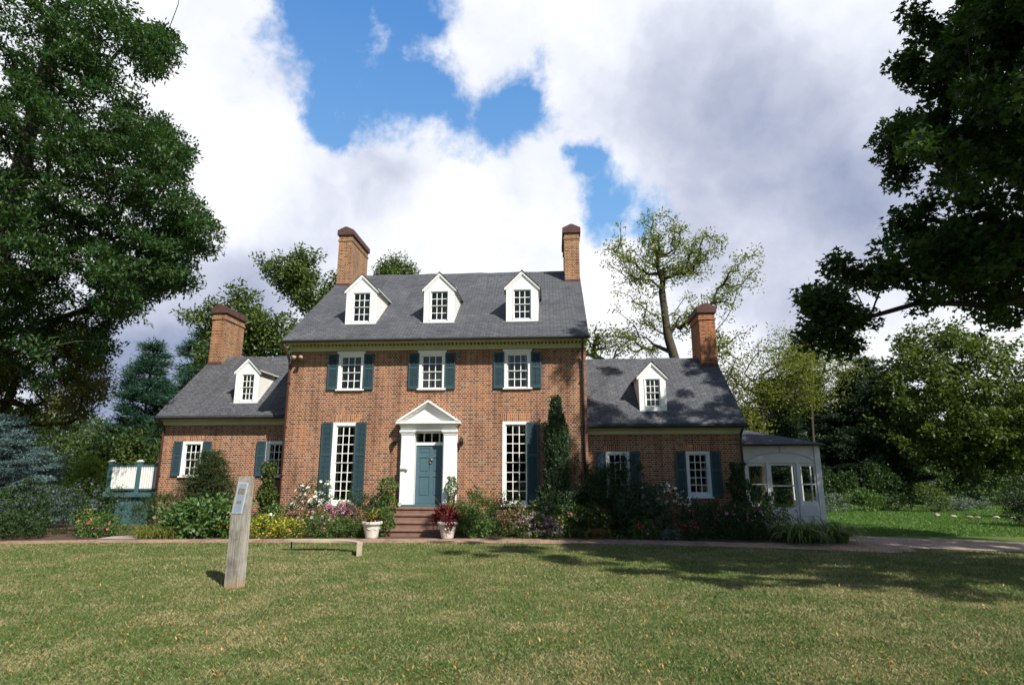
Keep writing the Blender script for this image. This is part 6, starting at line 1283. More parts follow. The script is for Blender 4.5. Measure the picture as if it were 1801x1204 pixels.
# woodland at the left, beyond the deck
for i, (x, y, z, rx, rz, mt_, lab) in enumerate((
        (-33.5, 41, 3.0, 3.4, 3.0, 'wood_leaf', 'round green tree in the distance beside the oak, leftmost of the far row'),
        (-29.8, 39, 2.6, 2.8, 2.8, 'wood_leaf', 'olive green tree in the distant row behind the deck'),
        (-25.8, 38, 2.4, 2.8, 2.8, 'sunny_leaf', 'bushy tree behind the deck with lighter green foliage'),
        (-22.3, 36, 2.2, 2.4, 2.6, 'wood_leaf', 'bushy tree right beside the end of the left wing'),
        (-37.5, 38, 3.5, 3.6, 3.4, 'wood_leaf', 'dark tree in the distance behind the blue spruce'))):
    tree('woodland_tree', lab, 'tree', (x, y, 0), [(0, 0, 0), (0, 0, z*0.5), (0.1, 0, z)], 0.2,
         ell_tips([((x, y, z), (rx, rx*0.8, rz)), ((x+1, y, z+1), (rx*0.6, rx*0.6, rz*0.6))], 110, 0.6, 50+i, flatbase=0.4), M['bark'], M[mt_], leaf=(0.24, 0.12), per=85, sig=0.48, group='woodland left of the house')
tree('ornamental_tree', 'small bright yellow green tree between the spruce and the deck', 'tree', (-23.2, 29, 0), [(0, 0, 0), (0, 0, 1), (0.1, 0, 2)], 0.08,
     ell_tips([((-23.4, 29, 1.7), (1.1, 0.9, 1.3))], 46, 0.5, 60, flatbase=0.3), M['bark'], M['lime_leaf'], leaf=(0.14, 0.07), per=60, sig=0.28)

# right hand side
G_R = 'trees beyond the right lawn'
spray_tree('locust_tree', 'yellow green locust with drooping sprays right of the right wing chimney', (12.6, 38, 0), [(0, 0, 0), (0.2, 0, 3), (0.4, 0, 5.5), (0.6, 0, 8)], 0.22,
           [((12.8, 38, 5.4), (11.4, 37.5, 8.4), 3), ((13, 38, 5), (13.6, 37.5, 9.2), 3.5), ((13, 38, 5), (15.8, 38, 8.9), 4), ((14, 38, 5), (16.8, 38, 7.6), 3), ((12.8, 38, 3.5), (11.6, 37.4, 6.2), 3)],
           70, per=62, sig=0.5, leafm='locust_leaf', ntip=11, leaf=(0.20, 0.08), bark='bark', group=G_R, spread=0.65)
spray_tree('locust_tree', 'thin pale treetop rising behind the locust, below the maple branches', (17.0, 41, 0), [(0, 0, 0), (0.2, 0, 5), (0.4, 0, 8.5), (0.6, 0, 10)], 0.11,
           [((17, 41, 8), (16.0, 41, 11.0), 3), ((17.5, 41, 8), (18.4, 41, 11.6), 3.2), ((17.5, 41, 7), (20, 41, 10.0), 3)],
           71, per=34, sig=0.6, leafm='walnut_leaf', ntip=12, leaf=(0.20, 0.09), bark='bark', group=G_R, spread=0.8)
for i, (x, y, h, r_, lab) in enumerate(((15.3, 42, 8.2, 2.6, 'dark evergreen just above the porch roof'), (18.2, 44, 11.2, 3.0, 'tallest dark evergreen, behind the pale locust'), (20.9, 43, 9.0, 3.2, 'layered dark evergreen left of the big sunlit tree'), (13.1, 40, 6.0, 2.3, 'low dark evergreen behind the wing gable'), (23.6, 46, 10.5, 3.2, 'dark evergreen mostly hidden by the big sunlit tree'))):
    pine('evergreen_tree', lab, (x, y, 0), h, r_, 80+i, mat='dark_needle', n_wh=16, per=75, first=0.06, droop=-0.10, leaf=(0.26, 0.05), sig=(0.6, 0.2), group=G_R, top=0.12, nb=(6, 8))
tree('shade_tree', 'broad sunlit olive green tree on the far right lawn', 'tree', (27.3, 42, 0), [(0, 0, 0), (-0.2, 0, 2.5), (0.1, 0, 5), (0, 0, 9)], 0.40,
     ell_tips([((27.6, 42, 6.9), (5.6, 4.5, 4.9)), ((30.5, 41, 4.6), (4.2, 3.6, 3.0)), ((24.0, 41.3, 5.2), (3.0, 3.0, 2.6)), ((26.5, 42, 10.0), (3, 3, 2))], 430, 0.72, 90, mind=0.45, flatbase=1.6), M['bark'], M['sunny_leaf'], leaf=(0.28, 0.17), per=85, sig=0.42, flat=0.6, droop=0.25, group=G_R)
tree('shade_tree', 'dark leafy tree at the far right edge beyond the lawn', 'tree', (35.5, 44, 0), [(0, 0, 0), (-0.2, 0, 2.5), (0.1, 0, 6)], 0.35,
     ell_tips([((35.5, 44, 5.0), (4.5, 4.0, 4.0))], 150, 0.65, 91, flatbase=1.0), M['bark'], M['wood_leaf'], leaf=(0.28, 0.16), per=80, sig=0.5, group=G_R)
for i, (x, y, h) in enumerate(((18, 57, 8), (24, 58, 9), (30, 58, 9), (37, 59, 10), (44, 58, 9), (12, 56, 8))):
    tree('woodland_tree', ['dark woodland tree behind the porch', 'dark woodland tree at the back of the lawn left of the pale trunk', 'dark woodland tree straight behind the pale trunk', 'dark woodland tree right of the pale trunk', 'dark woodland tree at the far right end', 'dark woodland tree behind the right wing'][i], 'tree', (x, y, 0), [(0, 0, 0), (0, 0, h*0.3), (0.1, 0, h*0.7)], 0.25,
         ell_tips([((x, y, h*0.5), (4.2, 2.6, h*0.5)), ((x, y-0.8, 1.8), (4.0, 2.0, 1.8))], 170, 0.6, 100+i, flatbase=0.2), M['bark'], M['wood_leaf'], leaf=(0.36, 0.2), per=62, sig=0.62, group='woodland at the back of the right lawn')
for i, (x, y, h) in enumerate(((-46, 52, 9), (-38, 55, 8), (-30, 56, 7), (-22, 55, 8))):
    tree('woodland_tree', ['far dark tree behind the oak', 'far tree behind the blue spruce', 'far tree low behind the white pine', 'far tree behind the left wing'][i], 'tree', (x, y, 0), [(0, 0, 0), (0, 0, h*0.3), (0.1, 0, h*0.7)], 0.25,
         ell_tips([((x, y, h*0.5), (4.6, 2.6, h*0.5))], 120, 0.6, 120+i, flatbase=0.2), M['bark'], M['wood_leaf'], leaf=(0.36, 0.2), per=62, sig=0.65, group='woodland left of the house')
# distant tree line, reads as one mass
tl = []
for x in np.arange(-150, 190, 3.2):
    yy = 95+12*math.sin(x*0.05)+rng.uniform(-4, 4)
    hh = rng.uniform(6, 10) if abs(x) > 8 else 6
    tl.append(ell_tips([((x, yy, hh*0.5), (3.2, 2.5, hh*0.5))], 26, 0.6, int(x*7+5000)))
for x in np.arange(-90, 95, 3.4):  # unseen belt behind the camera, there to darken the window reflections
    yy = -34-6*math.sin(x*0.13)+rng.uniform(-3, 3); hh = rng.uniform(7, 11)
    tl.append(ell_tips([((x, yy, hh*0.5), (3.4, 2.5, hh*0.5))], 40, 0.6, int(x*7+9000)))
tl = np.concatenate(tl)
P = np.repeat(tl, 26, axis=0); P = P+rng.normal(size=P.shape)*0.8
P[:, 2] = np.abs(P[:, 2])
o_ = leaves_obj('distant_woods', P, M['wood_leaf'], None, 0.9, 0.55)
o_['kind'] = 'stuff'; o_['label'] = 'distant belt of woods closing the horizon, and an unseen belt behind the camera'; o_['category'] = 'woods'


# ---------------------------------------------------------------- garden plants
def bush(name, label, x, y, rx, ry, h, leafm='shrub_leaf', n=1800, leaf=(0.08, 0.045), flowers=None, group=None, seed=None, cat='shrub', lumps=5, nfl=0, flsize=0.05, z0=0.0, dome=0.55, up=0.35, lobes=1, bias_up=0.3, fl_top=0.35, stems=9):
    seed = seed if seed is not None else int(abs(x*131+y*71))
    q_ = np.random.default_rng(seed)
    root = thing(name, label, cat, (x, y, z0), group)
    # uneven outline from several overlapping lumps
    ells = [((0, 0, h*0.45), (rx*0.8, ry*0.8, h*0.45))]
    for k in range(lumps):
        a = q_.uniform(0, 6.28); rr = q_.uniform(0.35, 0.7)
        hz = q_.uniform(0.35, 0.8)
        ells.append(((math.cos(a)*rx*rr, math.sin(a)*ry*rr, h*hz), (rx*0.42, ry*0.42, h*(0.28 if hz > 0.6 else 0.34))))
    vol = np.array([e_[1][0]*e_[1][1]*e_[1][2] for e_ in ells]); vol /= vol.sum()
    ii = q_.choice(len(ells), n, p=vol)
    C_ = np.array([e_[0] for e_ in ells])[ii]; S_ = np.array([e_[1] for e_ in ells])[ii]
    v = unit(q_.normal(size=(n, 3)))*(q_.uniform(0.45, 1.0, (n, 1))**0.45)
    # leaves gather on sprigs
    P = C_+v*S_
    ns = max(6, n//14)
    spr = P[:ns]; D0 = unit(v[:ns]+np.array([0, 0, bias_up]))
    pick = q_.integers(0, ns, n)
    P = spr[pick]+D0[pick]*q_.uniform(0, 0.16*min(1, h), (n, 1))+q_.normal(size=(n, 3))*leaf[0]*0.55
    P[:, 2] = np.maximum(P[:, 2], 0.015)
    P += np.array([x, y, z0])
    D = D0[pick]
    st = MB()
    for k in range(stems):
        e_ = spr[q_.integers(0, ns)]
        st.tube([(x+q_.normal()*rx*0.08, y+q_.normal()*ry*0.08, z0-0.02), (x+e_[0]*0.5, y+e_[1]*0.5, z0+e_[2]*0.6), (x+e_[0], y+e_[1], z0+e_[2])], [0.014, 0.010, 0.005], 4, False)
    st.build('stems', M['stem'], root)
    leaves_obj('foliage', P, M[leafm], root, leaf[0], leaf[1], bias=D, bw=0.8, up=up, lobes=lobes)
    if flowers:
        for fk, (fm_, cnt) in enumerate(flowers):
            sp_ = spr[(spr[:, 2] > h*fl_top)] if fl_top else spr
            sp_ = sp_[sp_[:, 1] < ry*0.4] if len(sp_[sp_[:, 1] < ry*0.4]) > 4 else sp_
            c_ = sp_[q_.integers(0, len(sp_), cnt)]
            c_ = c_+unit(c_-np.array([0, 0, h*0.3]))*0.06+q_.normal(size=c_.shape)*0.03+np.array([x, y, z0])
            flower_obj(c_, fm_, root, flsize, q_, np.array([0.1, -0.7, 0.75]))
    return root


def flower_obj(C_, fm_, root, size, q_, face=np.array([0.1, -0.6, 0.8]), petals=5):
    """open five-petalled blooms; each one a single island so its petals share a colour"""
    n = len(C_)
    nn = unit(q_.normal(size=(n, 3))*0.55+face)
    a = unit(np.cross(nn, q_.normal(size=(n, 3)))); b_ = np.cross(nn, a)
    rad_ = size*q_.uniform(0.7, 1.25, (n, 1))
    V = [C_-nn*rad_*0.15]
    for k in range(petals):
        t0 = 2*math.pi*k/petals; w_ = 0.55
        for (tt, rr, up_) in ((t0-w_, 0.62, 0.12), (t0, 1.0, 0.22), (t0+w_, 0.62, 0.12)):
            V.append(C_+(a*math.cos(tt)+b_*math.sin(tt))*rad_*rr+nn*rad_*up_)
    V = np.stack(V, 1); m_ = V.shape[1]
    base = np.arange(n)[:, None]*m_
    F = np.concatenate([np.stack([base[:, 0], base[:, 0]+1+3*k, base[:, 0]+2+3*k, base[:, 0]+3+3*k], 1) for k in range(petals)])
    me = np_mesh('blooms', V.reshape(-1, 3), F, tuple(wpos(root)))
    o = link_mesh('blooms', me, M[fm_], root); o['kind'] = 'stuff'
    return o


def strap_clump(name, label, x, y, n, length, width, mat, spread=0.35, group=None, cat='plant', z0=0.0, droop=1.0, seed=1, parent=None, part='leaves', ry=None):
    q_ = np.random.default_rng(seed)
    root = parent or thing(name, label, cat, (x, y, z0), group)
    V = []; F = []; S = 6
    for i in range(n):
        a = q_.uniform(0, 6.28); L_ = length*q_.uniform(0.6, 1.15); el = q_.uniform(0.9, 1.5)
        rr = spread*math.sqrt(q_.random()); a2 = q_.uniform(0, 6.28)
        p = np.array([x+rr*math.cos(a2), y+(ry/spread if ry else 1)*rr*math.sin(a2), z0])
        w = width*q_.uniform(0.7, 1.2); sdv = np.array([-math.sin(a), math.cos(a), 0])
        k0 = len(V)
        for s_ in range(S+1):
            f = s_/S; ww = w*(1-f**2.2)*0.5+0.0008
            V.append(p-sdv*ww); V.append(p+sdv*ww)
            p = p+np.array([math.cos(a)*math.cos(el), math.sin(a)*math.cos(el), math.sin(el)])*L_/S
            el -= droop*q_.uniform(0.25, 0.55)
            p[2] = max(p[2], z0+0.01)
        for s_ in range(S): F.append((k0+2*s_, k0+2*s_+1, k0+2*s_+3, k0+2*s_+2))
    me = np_mesh(part, np.array(V), np.array(F), tuple(wpos(root)))
    link_mesh(part, me, M[mat], root)
    return root


GB = 'border plants along the house front'
# left border, from the oak towards the door
bush('shrub', 'dark leafy shrub under the oak at the far left of the border', -18.6, 19.3, 1.9, 1.1, 1.5, 'dark_leaf', 5200, (0.09, 0.045), group=GB)
bush('aster', 'tall dark aster bush dusted with purple flowers beside the blue spruce', -16.9, 19.6, 1.4, 1.0, 1.75, 'dark_leaf', 4200, (0.08, 0.03), [('fl_purple', 170)], group=GB, flsize=0.035)
bush('aster', 'tall dark aster bush with purple flowers in front of the deck corner', -15.6, 19.9, 1.1, 0.9, 1.65, 'dark_leaf', 3400, (0.08, 0.03), [('fl_purple', 120)], group=GB, flsize=0.035, seed=4)
bush('shrub', 'shaded low shrub at the left end of the brick path', -16.9, 18.2, 1.5, 0.7, 0.85, 'dark_leaf', 3400, (0.08, 0.04), group=GB, seed=8)
bush('shrub', 'low shrub in the shade of the oak at the frame edge', -19.9, 18.3, 1.4, 0.8, 0.9, 'dark_leaf', 2600, (0.08, 0.04), group=GB, seed=9)
bush('rose_bush', 'loose low plant with orange and pink blooms left of the grassy clump', -14.6, 18.85, 0.85, 0.55, 0.75, 'shrub_leaf', 2000, (0.08, 0.04), [('fl_coral', 26), ('fl_orange', 14)], group=GB, flsize=0.045)
strap_clump('daylily', 'yellowing grassy clump beside the stepping slab', -12.4, 18.85, 620, 0.80, 0.020, 'dry_blade', 0.85, GB, seed=3, ry=0.5)
bush('hydrangea', 'broad leaved green shrub below the left wing window', -11.25, 19.1, 1.35, 0.75, 1.15, 'broad_leaf', 2700, (0.16, 0.10), [('fl_white', 12)], group=GB, fl_top=0.2)
bush('shrub', 'small bushy plant with orange blooms behind the post', -9.95, 18.95, 0.55, 0.5, 0.6, 'shrub_leaf', 1200, (0.07, 0.035), [('fl_orange', 14)], group=GB, flsize=0.05)
bush('juniper', 'spreading low conifer beside the deck at the wing corner', -14.1, 21.2, 1.0, 0.7, 1.3, 'yew_needle', 4200, (0.11, 0.022), group=GB, seed=14)
pine('hemlock', 'dark upright hemlock shrub in front of the left wing window', (-12.35, 21.1, 0), 2.95, 1.35, 15, mat='yew_needle', n_wh=12, per=40, first=0.06, droop=0.10, leaf=(0.10, 0.02), sig=(0.25, 0.12), cat='shrub', r0=0.05, top=0.06, nb=(6, 8), group=GB)
bush('perennial', 'mounded clump of golden yellow flowers left of the white roses', -9.15, 18.95, 0.95, 0.55, 0.72, 'lime_leaf', 3400, (0.055, 0.022), [('fl_yellow', 330), ('fl_orange', 60)], group=GB, flsize=0.026, fl_top=0.1)
bush('perennial', 'clump of small golden flowers nearest the white rose', -8.2, 18.9, 0.55, 0.45, 0.62, 'lime_leaf', 1900, (0.055, 0.022), [('fl_yellow', 120), ('fl_coral', 30)], group=GB, flsize=0.026, fl_top=0.1, seed=77)
bush('rose_bush', 'tall bush of white roses by the corner of the main front', -8.15, 20.1, 0.75, 0.5, 1.75, 'dark_leaf', 2600, (0.07, 0.04), [('fl_white', 125)], group=GB, flsize=0.066, dome=0.8, fl_top=0.25)
bush('rose_bush', 'smaller white rose at the foot of the downpipe', -9.2, 20.1, 0.45, 0.35, 0.95, 'shrub_leaf', 1200, (0.07, 0.04), [('fl_white', 16)], group=GB, flsize=0.055)
bush('phlox', 'pink phlox heads below the left tall window', -7.0, 19.9, 0.62, 0.45, 1.05, 'shrub_leaf', 1700, (0.08, 0.03), [('fl_pink', 380), ('fl_mauve', 140)], group=GB, flsize=0.036, fl_top=0.6)
bush('shrub', 'leafy plant with pale pink blooms between the roses and the dark shrub', -7.2, 19.1, 0.7, 0.45, 0.75, 'shrub_leaf', 2100, (0.07, 0.035), [('fl_mauve', 24), ('fl_coral', 8)], group=GB, flsize=0.045, seed=5)
bush('boxwood', 'rounded dark green shrub behind the left pot', -6.3, 20.0, 0.80, 0.6, 1.32, 'dark_leaf', 4600, (0.06, 0.025), group=GB, seed=21)
bush('shrub', 'low green filler plants at the path edge beside the left pot', -6.35, 19.2, 0.5, 0.35, 0.55, 'shrub_leaf', 1300, (0.06, 0.035), group=GB, seed=22)
GV = 'climbers on either side of the door'


def climber(label, x, y, r_, h, n, leafm='shrub_leaf', taper=0.25, leaf=(0.08, 0.055), group=None, name='climber', fl=None, seed=1, base_r=None, z0=0.0):
    q_ = np.random.default_rng(seed)
    root = thing(name, label, 'climber', (x, y, z0), group)
    mb_ = MB()
    for k in range(3):
        a = 2.1*k; pts = [(x+0.07*math.cos(a+t_*3), y+0.07*math.sin(a+t_*3), z0+h*0.94*t_) for t_ in np.linspace(0, 1, 14)]
        mb_.tube(pts, [0.014-0.009*t_ for t_ in np.linspace(0, 1, 14)], 5, False)
    mb_.build('stems', M['stem'], root)
    u_ = q_.random(n)
    rr = (base_r or r_)*(1-u_)+r_*u_*(1-taper)
    rr = rr*(0.8+0.3*np.sin(u_*17+seed))
    a = q_.uniform(0, 6.28, n); q0 = q_.uniform(0.35, 1.0, n)**0.6
    P = np.stack([x+np.cos(a)*rr*q0, y+np.sin(a)*rr*q0*0.8, z0+0.05+u_*(h-0.05)], 1)
    D = np.stack([np.cos(a), np.sin(a), -0.5+0*a], 1)
    leaves_obj('foliage', P, M[leafm], root, leaf[0], leaf[1], bias=unit(D), bw=0.8, up=0.3)
    if fl:
        for fm_, c in fl:
            flower_obj(P[q_.integers(0, n, c)]+D[:c]*0.03, fm_, root, 0.05, q_)
    return root


climber('leafy vine on a support beside the left wing window, behind the post', -9.95, 20.7, 0.34, 2.35, 1900, 'sunny_leaf', 0.35, (0.11, 0.08), name='vine', fl=[('fl_pink', 6)], base_r=0.45, seed=5)
climber('green climber trained up the left side of the doorway', -5.62, 20.45, 0.34, 1.85, 1700, 'shrub_leaf', 0.15, group=GV, base_r=0.5, seed=6)
climber('green climber on the right door pilaster above the red potted plant', -3.42, 20.35, 0.24, 1.88, 1100, 'shrub_leaf', 0.2, group=GV, seed=7)
bush('shrub', 'trailing green plants beside the left end of the steps', -5.55, 19.75, 0.36, 0.4, 0.95, 'shrub_leaf', 1300, (0.07, 0.045), group=GB, seed=27)
# right of the door
bush('shrub', 'bushy green shrub with rusty tips right of the doorway', -2.55, 20.0, 0.85, 0.6, 1.35, 'shrub_leaf', 4200, (0.07, 0.035), [('fl_red', 22), ('fl_coral', 10)], group=GB, flsize=0.05, seed=31)
bush('shrub', 'bushy dark green shrub with a feathery top right of the doorway', -1.55, 20.1, 0.65, 0.55, 1.25, 'dark_leaf', 3200, (0.075, 0.028), group=GB, seed=32)
bush('shrub', 'low leafy plant at the path edge right of the red potted plant', -2.5, 19.45, 0.6, 0.35, 0.85, 'broad_leaf', 1500, (0.10, 0.06), group=GB, seed=33)
bush('dahlia', 'leafy plant with orange red blooms below the right tall window', -0.95, 19.7, 0.55, 0.45, 1.0, 'shrub_leaf', 2100, (0.08, 0.035), [('fl_coral', 40), ('fl_pink', 10)], group=GB, flsize=0.05)
bush('aster', 'low mound of mauve pink flowers at the path edge', -0.55, 19.5, 0.85, 0.42, 0.80, 'shrub_leaf', 2500, (0.055, 0.022), [('fl_mauve', 420)], group=GB, flsize=0.028, fl_top=0.15, seed=35)
bush('cosmos', 'feathery plant with a few magenta flowers beside the tall cypress', -0.2, 20.0, 0.5, 0.4, 1.05, 'shrub_leaf', 1500, (0.08, 0.02), [('fl_pink', 22), ('fl_mauve', 26)], group=GB, flsize=0.035, seed=36)


def column_tree(label, x, y, r_, h, seed):
    q_ = np.random.default_rng(seed)
    root = thing('cypress_tree', label, 'tree', (x, y, 0))
    mb_ = MB(); mb_.tube([(x, y, 0), (x+0.02, y, h*0.5), (x, y, h*0.95)], [0.07, 0.04, 0.008], 6); mb_.build('trunk', M['bark'], root)
    P = []; D = []
    for k in range(900):
        u_ = q_.random()**0.8; z = 0.12+u_*(h-0.35)
        prof = (1-u_)**0.62*(0.85+0.25*math.sin(u_*11)) if u_ > 0.25 else 0.80+0.5*u_
        rr = r_*prof*q_.uniform(0.55, 1.05); a = q_.uniform(0, 6.28)
        tip = np.array([x+math.cos(a)*rr, y+math.sin(a)*rr, z]); L_ = 0.32*q_.uniform(0.6, 1.2)
        d = np.array([math.cos(a)*0.35, math.sin(a)*0.35, 1.0]); d /= np.linalg.norm(d)
        m_ = 42; s_ = q_.random((m_, 1))
        P.append(tip+d*s_*L_+q_.normal(size=(m_, 3))*0.05*(1.1-s_)); D.append(np.tile(d, (m_, 1)))
    leaves_obj('crown', np.concatenate(P), M['juniper_needle'], root, 0.085, 0.030, bias=np.concatenate(D), bw=1.3, up=0.1)


column_tree('tall narrow conifer against the right end of the main front', 0.12, 20.25, 0.66, 4.45, 3)
bush('dahlia', 'bed plant with yellow and peach blooms right of the cypress', 0.75, 19.75, 0.7, 0.45, 1.0, 'shrub_leaf', 2400, (0.075, 0.035), [('fl_yellow', 20), ('fl_coral', 16), ('fl_pink', 8)], group=GB, flsize=0.045, seed=41)
bush('dahlia', 'pale leaved plant with cream and yellow blooms before the big shrub', 1.45, 19.7, 0.45, 0.4, 0.95, 'sunny_leaf', 1600, (0.07, 0.035), [('fl_yellow', 16), ('fl_white', 8), ('fl_red', 10)], group=GB, flsize=0.045, seed=42)
bush('shrub', 'very large loose shrub hiding the first right wing window', 1.75, 20.5, 1.35, 0.7, 2.35, 'yew_needle', 7800, (0.13, 0.032), group=GB, seed=43, lumps=8)
bush('shrub', 'spreading feathery shrub in front of the right wing, right of the large one', 2.75, 20.0, 0.85, 0.6, 1.55, 'juniper_needle', 4200, (0.12, 0.03), group=GB, seed=44, lumps=7)
bush('sedum', 'low ochre brown mound at the path edge', 1.35, 19.38, 0.58, 0.22, 0.30, 'ochre', 1500, (0.035, 0.02), group=GB, seed=45)
bush('zinnia', 'low plant with red blooms at the path edge left of the grey rosette', 2.75, 19.35, 0.42, 0.30, 0.62, 'shrub_leaf', 1300, (0.06, 0.03), [('fl_red', 24), ('fl_pink', 8)], group=GB, flsize=0.045, seed=46)
bush('rose_bush', 'wide bush of white flowers in shade beside the right wing window', 3.65, 20.35, 0.95, 0.55, 1.80, 'dark_leaf', 3000, (0.06, 0.03), [('fl_white', 150)], group=GB, flsize=0.055, fl_top=0.5, seed=47)
bush('zinnia', 'small plant with dark red blooms right of the grey rosette', 4.15, 19.2, 0.3, 0.25, 0.5, 'dark_leaf', 800, (0.06, 0.03), [('fl_red', 22)], group=GB, flsize=0.045, seed=48)
bush('lambs_ear', 'small silvery grey rosette at the path edge', 3.55, 19.15, 0.28, 0.2, 0.28, 'grey_leaf', 420, (0.09, 0.045), group=GB, seed=49)
bush('shrub', 'dark shaded shrub below the second right wing window', 4.75, 19.9, 0.9, 0.6, 1.15, 'dark_leaf', 3400, (0.07, 0.035), [('fl_coral', 6)], group=GB, seed=50)
bush('rose_bush', 'dark rose bush with a few pink blooms near the wing corner', 5.75, 19.55, 0.85, 0.6, 1.10, 'dark_leaf', 3400, (0.07, 0.035), [('fl_pink', 12), ('fl_coral', 8)], group=GB, flsize=0.06, seed=51)
bush('rose_bush', 'yellow green bush with orange blooms beside the porch door', 6.65, 19.75, 0.75, 0.6, 1.15, 'shrub_leaf', 2800, (0.07, 0.035), [('fl_orange', 16), ('fl_yellow', 8)], group=GB, flsize=0.05, seed=52)
climber('dark climber with long shoots on the corner of the right wing', 6.15, 20.85, 0.42, 2.35, 2100, 'dark_leaf', 0.3, (0.10, 0.06), seed=9, base_r=0.55)
bush('shrub', 'loose dark shrub between the wing corner and the porch', 7.0, 21.6, 0.6, 0.5, 1.45, 'dark_leaf', 2000, (0.10, 0.05), group=GB, seed=54)
strap_clump('daylily', 'arching daylily clump in front of the porch door', 7.15, 18.75, 230, 1.30, 0.042, 'blade', 0.42, GB, seed=11, ry=0.35)
strap_clump('daylily', 'arching daylily clump at the very end of the border', 8.15, 18.95, 250, 1.30, 0.042, 'blade', 0.45, GB, seed=12, ry=0.4)
strap_clump('daylily', 'daylily clump against the porch wall', 7.6, 19.8, 200, 1.2, 0.040, 'blade', 0.45, GB, seed=13)

# ground cover between the plants
P = np.stack([rng.uniform(-15.2, 8.2, 9000), rng.uniform(18.9, 21.0, 9000), rng.uniform(0.0, 0.28, 9000)], 1)
keep = ~((P[:, 0] > -5.9) & (P[:, 0] < -2.8)) & (P[:, 1] > 19.0+0.0*P[:, 0]) & ~((P[:, 0] > 3.6) & (P[:, 1] < 19.2))
o_ = leaves_obj('ground_cover', P[keep], M['shrub_leaf'], None, 0.075, 0.04)
o_['kind'] = 'stuff'; o_['label'] = 'low leafy ground cover between the border plants'; o_['category'] = 'ground cover'

# ---------------------------------------------------------------- pots on the path by the steps
def pot(label, x, y):
    mb_ = MB()
    k_ = 0.93
    mb_.lathe(x, y, [(0.0, 0.012), (0.19*k_, 0.012), (0.205*k_, 0.05), (0.215*k_, 0.10), (0.26*k_, 0.30), (0.285*k_, 0.40), (0.29*k_, 0.42), (0.335*k_, 0.43), (0.345*k_, 0.46), (0.345*k_, 0.50), (0.325*k_, 0.52), (0.30*k_, 0.515), (0.29*k_, 0.45), (0.0, 0.44)], 28)
    # moulded swags under the rim
    for k in range(8):
        a = 2*math.pi*k/8
        pts = []
        for t_ in np.linspace(-0.36, 0.36, 7):
            z = 0.36-0.07*(1-(t_/0.36)**2); r_ = (0.225+0.14*(z-0.12))*k_+0.012
            pts.append((x+r_*math.cos(a+t_), y+r_*math.sin(a+t_), z))
        mb_.tube(pts, [0.006, 0.012, 0.016, 0.018, 0.016, 0.012, 0.006], 5)
    o = mb_.build('flower_pot', M['pot']); o['label'] = label; o['category'] = 'flower pot'; o['group'] = 'cast stone pots beside the steps'
    return o


pot('cast stone flower pot left of the steps, planted with yellow striped blades', -5.66, 18.95)
pot('cast stone flower pot right of the steps, planted with crimson leaves', -3.30, 19.05)
rt = strap_clump('cordyline', 'spiky yellow striped plant growing in the left pot', -5.66, 18.95, 30, 0.85, 0.045, 'dry_blade', 0.10, None, 'potted plant', z0=0.46, droop=0.85, seed=21)
P = rng.normal(size=(260, 3))*np.array([0.10, 0.10, 0.09])+np.array([-5.70, 18.93, 0.60]); leaves_obj('underplanting', P, M['coleus'], rt, 0.06, 0.04)['kind'] = 'stuff'
rt = strap_clump('coleus', 'crimson coleus with bronze blades growing in the right pot', -3.30, 19.05, 16, 0.95, 0.030, 'ochre', 0.08, None, 'potted plant', z0=0.46, droop=0.35, seed=22)
q_ = np.random.default_rng(2)
cl_ = np.array([(-0.30, -0.05, 0.22), (-0.15, 0, 0.34), (0.10, -0.05, 0.22), (0.27, 0, 0.10), (0.02, -0.22, 0.02), (-0.36, 0, 0.05), (0.05, 0.1, 0.30), (0.12, -0.26, -0.12)])
P = cl_[q_.integers(0, len(cl_), 1500)]+q_.normal(size=(1500, 3))*0.075+np.array([-3.30, 19.05, 0.55])
leaves_obj('crimson_leaves', P, M['coleus'], rt, 0.07, 0.045)

# ---------------------------------------------------------------- interpretive post
t = thing('information_post', 'square weathered timber post with a sloping top face carrying a pale sign plate', 'sign post', (-5.69, 10.95, 0))
px, py, w_ = -5.83, 10.80, 0.285
t.rotation_euler = (0, 0, R(-12))
dp = 0.20; zc, ztp = 1.28, 1.93
mb = MB()
zg = float(ground_z(px, py))-0.05
prof = [(py, zg), (py+dp, zg), (py+dp, ztp), (py+dp*0.60, ztp), (py, zc)]
# bevel the upright edges slightly by building the profile twice
mb.prism(prof, 'x', px+0.006, px+w_-0.006)
mb.prism([(py+0.006, zg), (py+dp-0.006, zg), (py+dp-0.006, ztp-0.004), (py+dp*0.60+0.003, ztp-0.004), (py+0.006, zc+0.002)], 'x', px, px+w_)
mb.build('post', M['post_timber'], t)
ddy, ddz = dp*0.60, ztp-zc; ln_ = math.hypot(ddy, ddz); ty, tz = ddy/ln_, ddz/ln_; ny, nz_ = -tz, ty


def on_face(x0, x1, s0, s1, off, th_):
    def Q(x, s, o): return (x, py+ty*s+ny*o, zc+tz*s+nz_*o)
    v = [Q(x0, s0, off), Q(x1, s0, off), Q(x1, s1, off), Q(x0, s1, off), Q(x0, s0, off+th_), Q(x1, s0, off+th_), Q(x1, s1, off+th_), Q(x0, s1, off+th_)]
    return v, [(0, 3, 2, 1), (4, 5, 6, 7), (0, 1, 5, 4), (1, 2, 6, 5), (2, 3, 7, 6), (3, 0, 4, 7)]


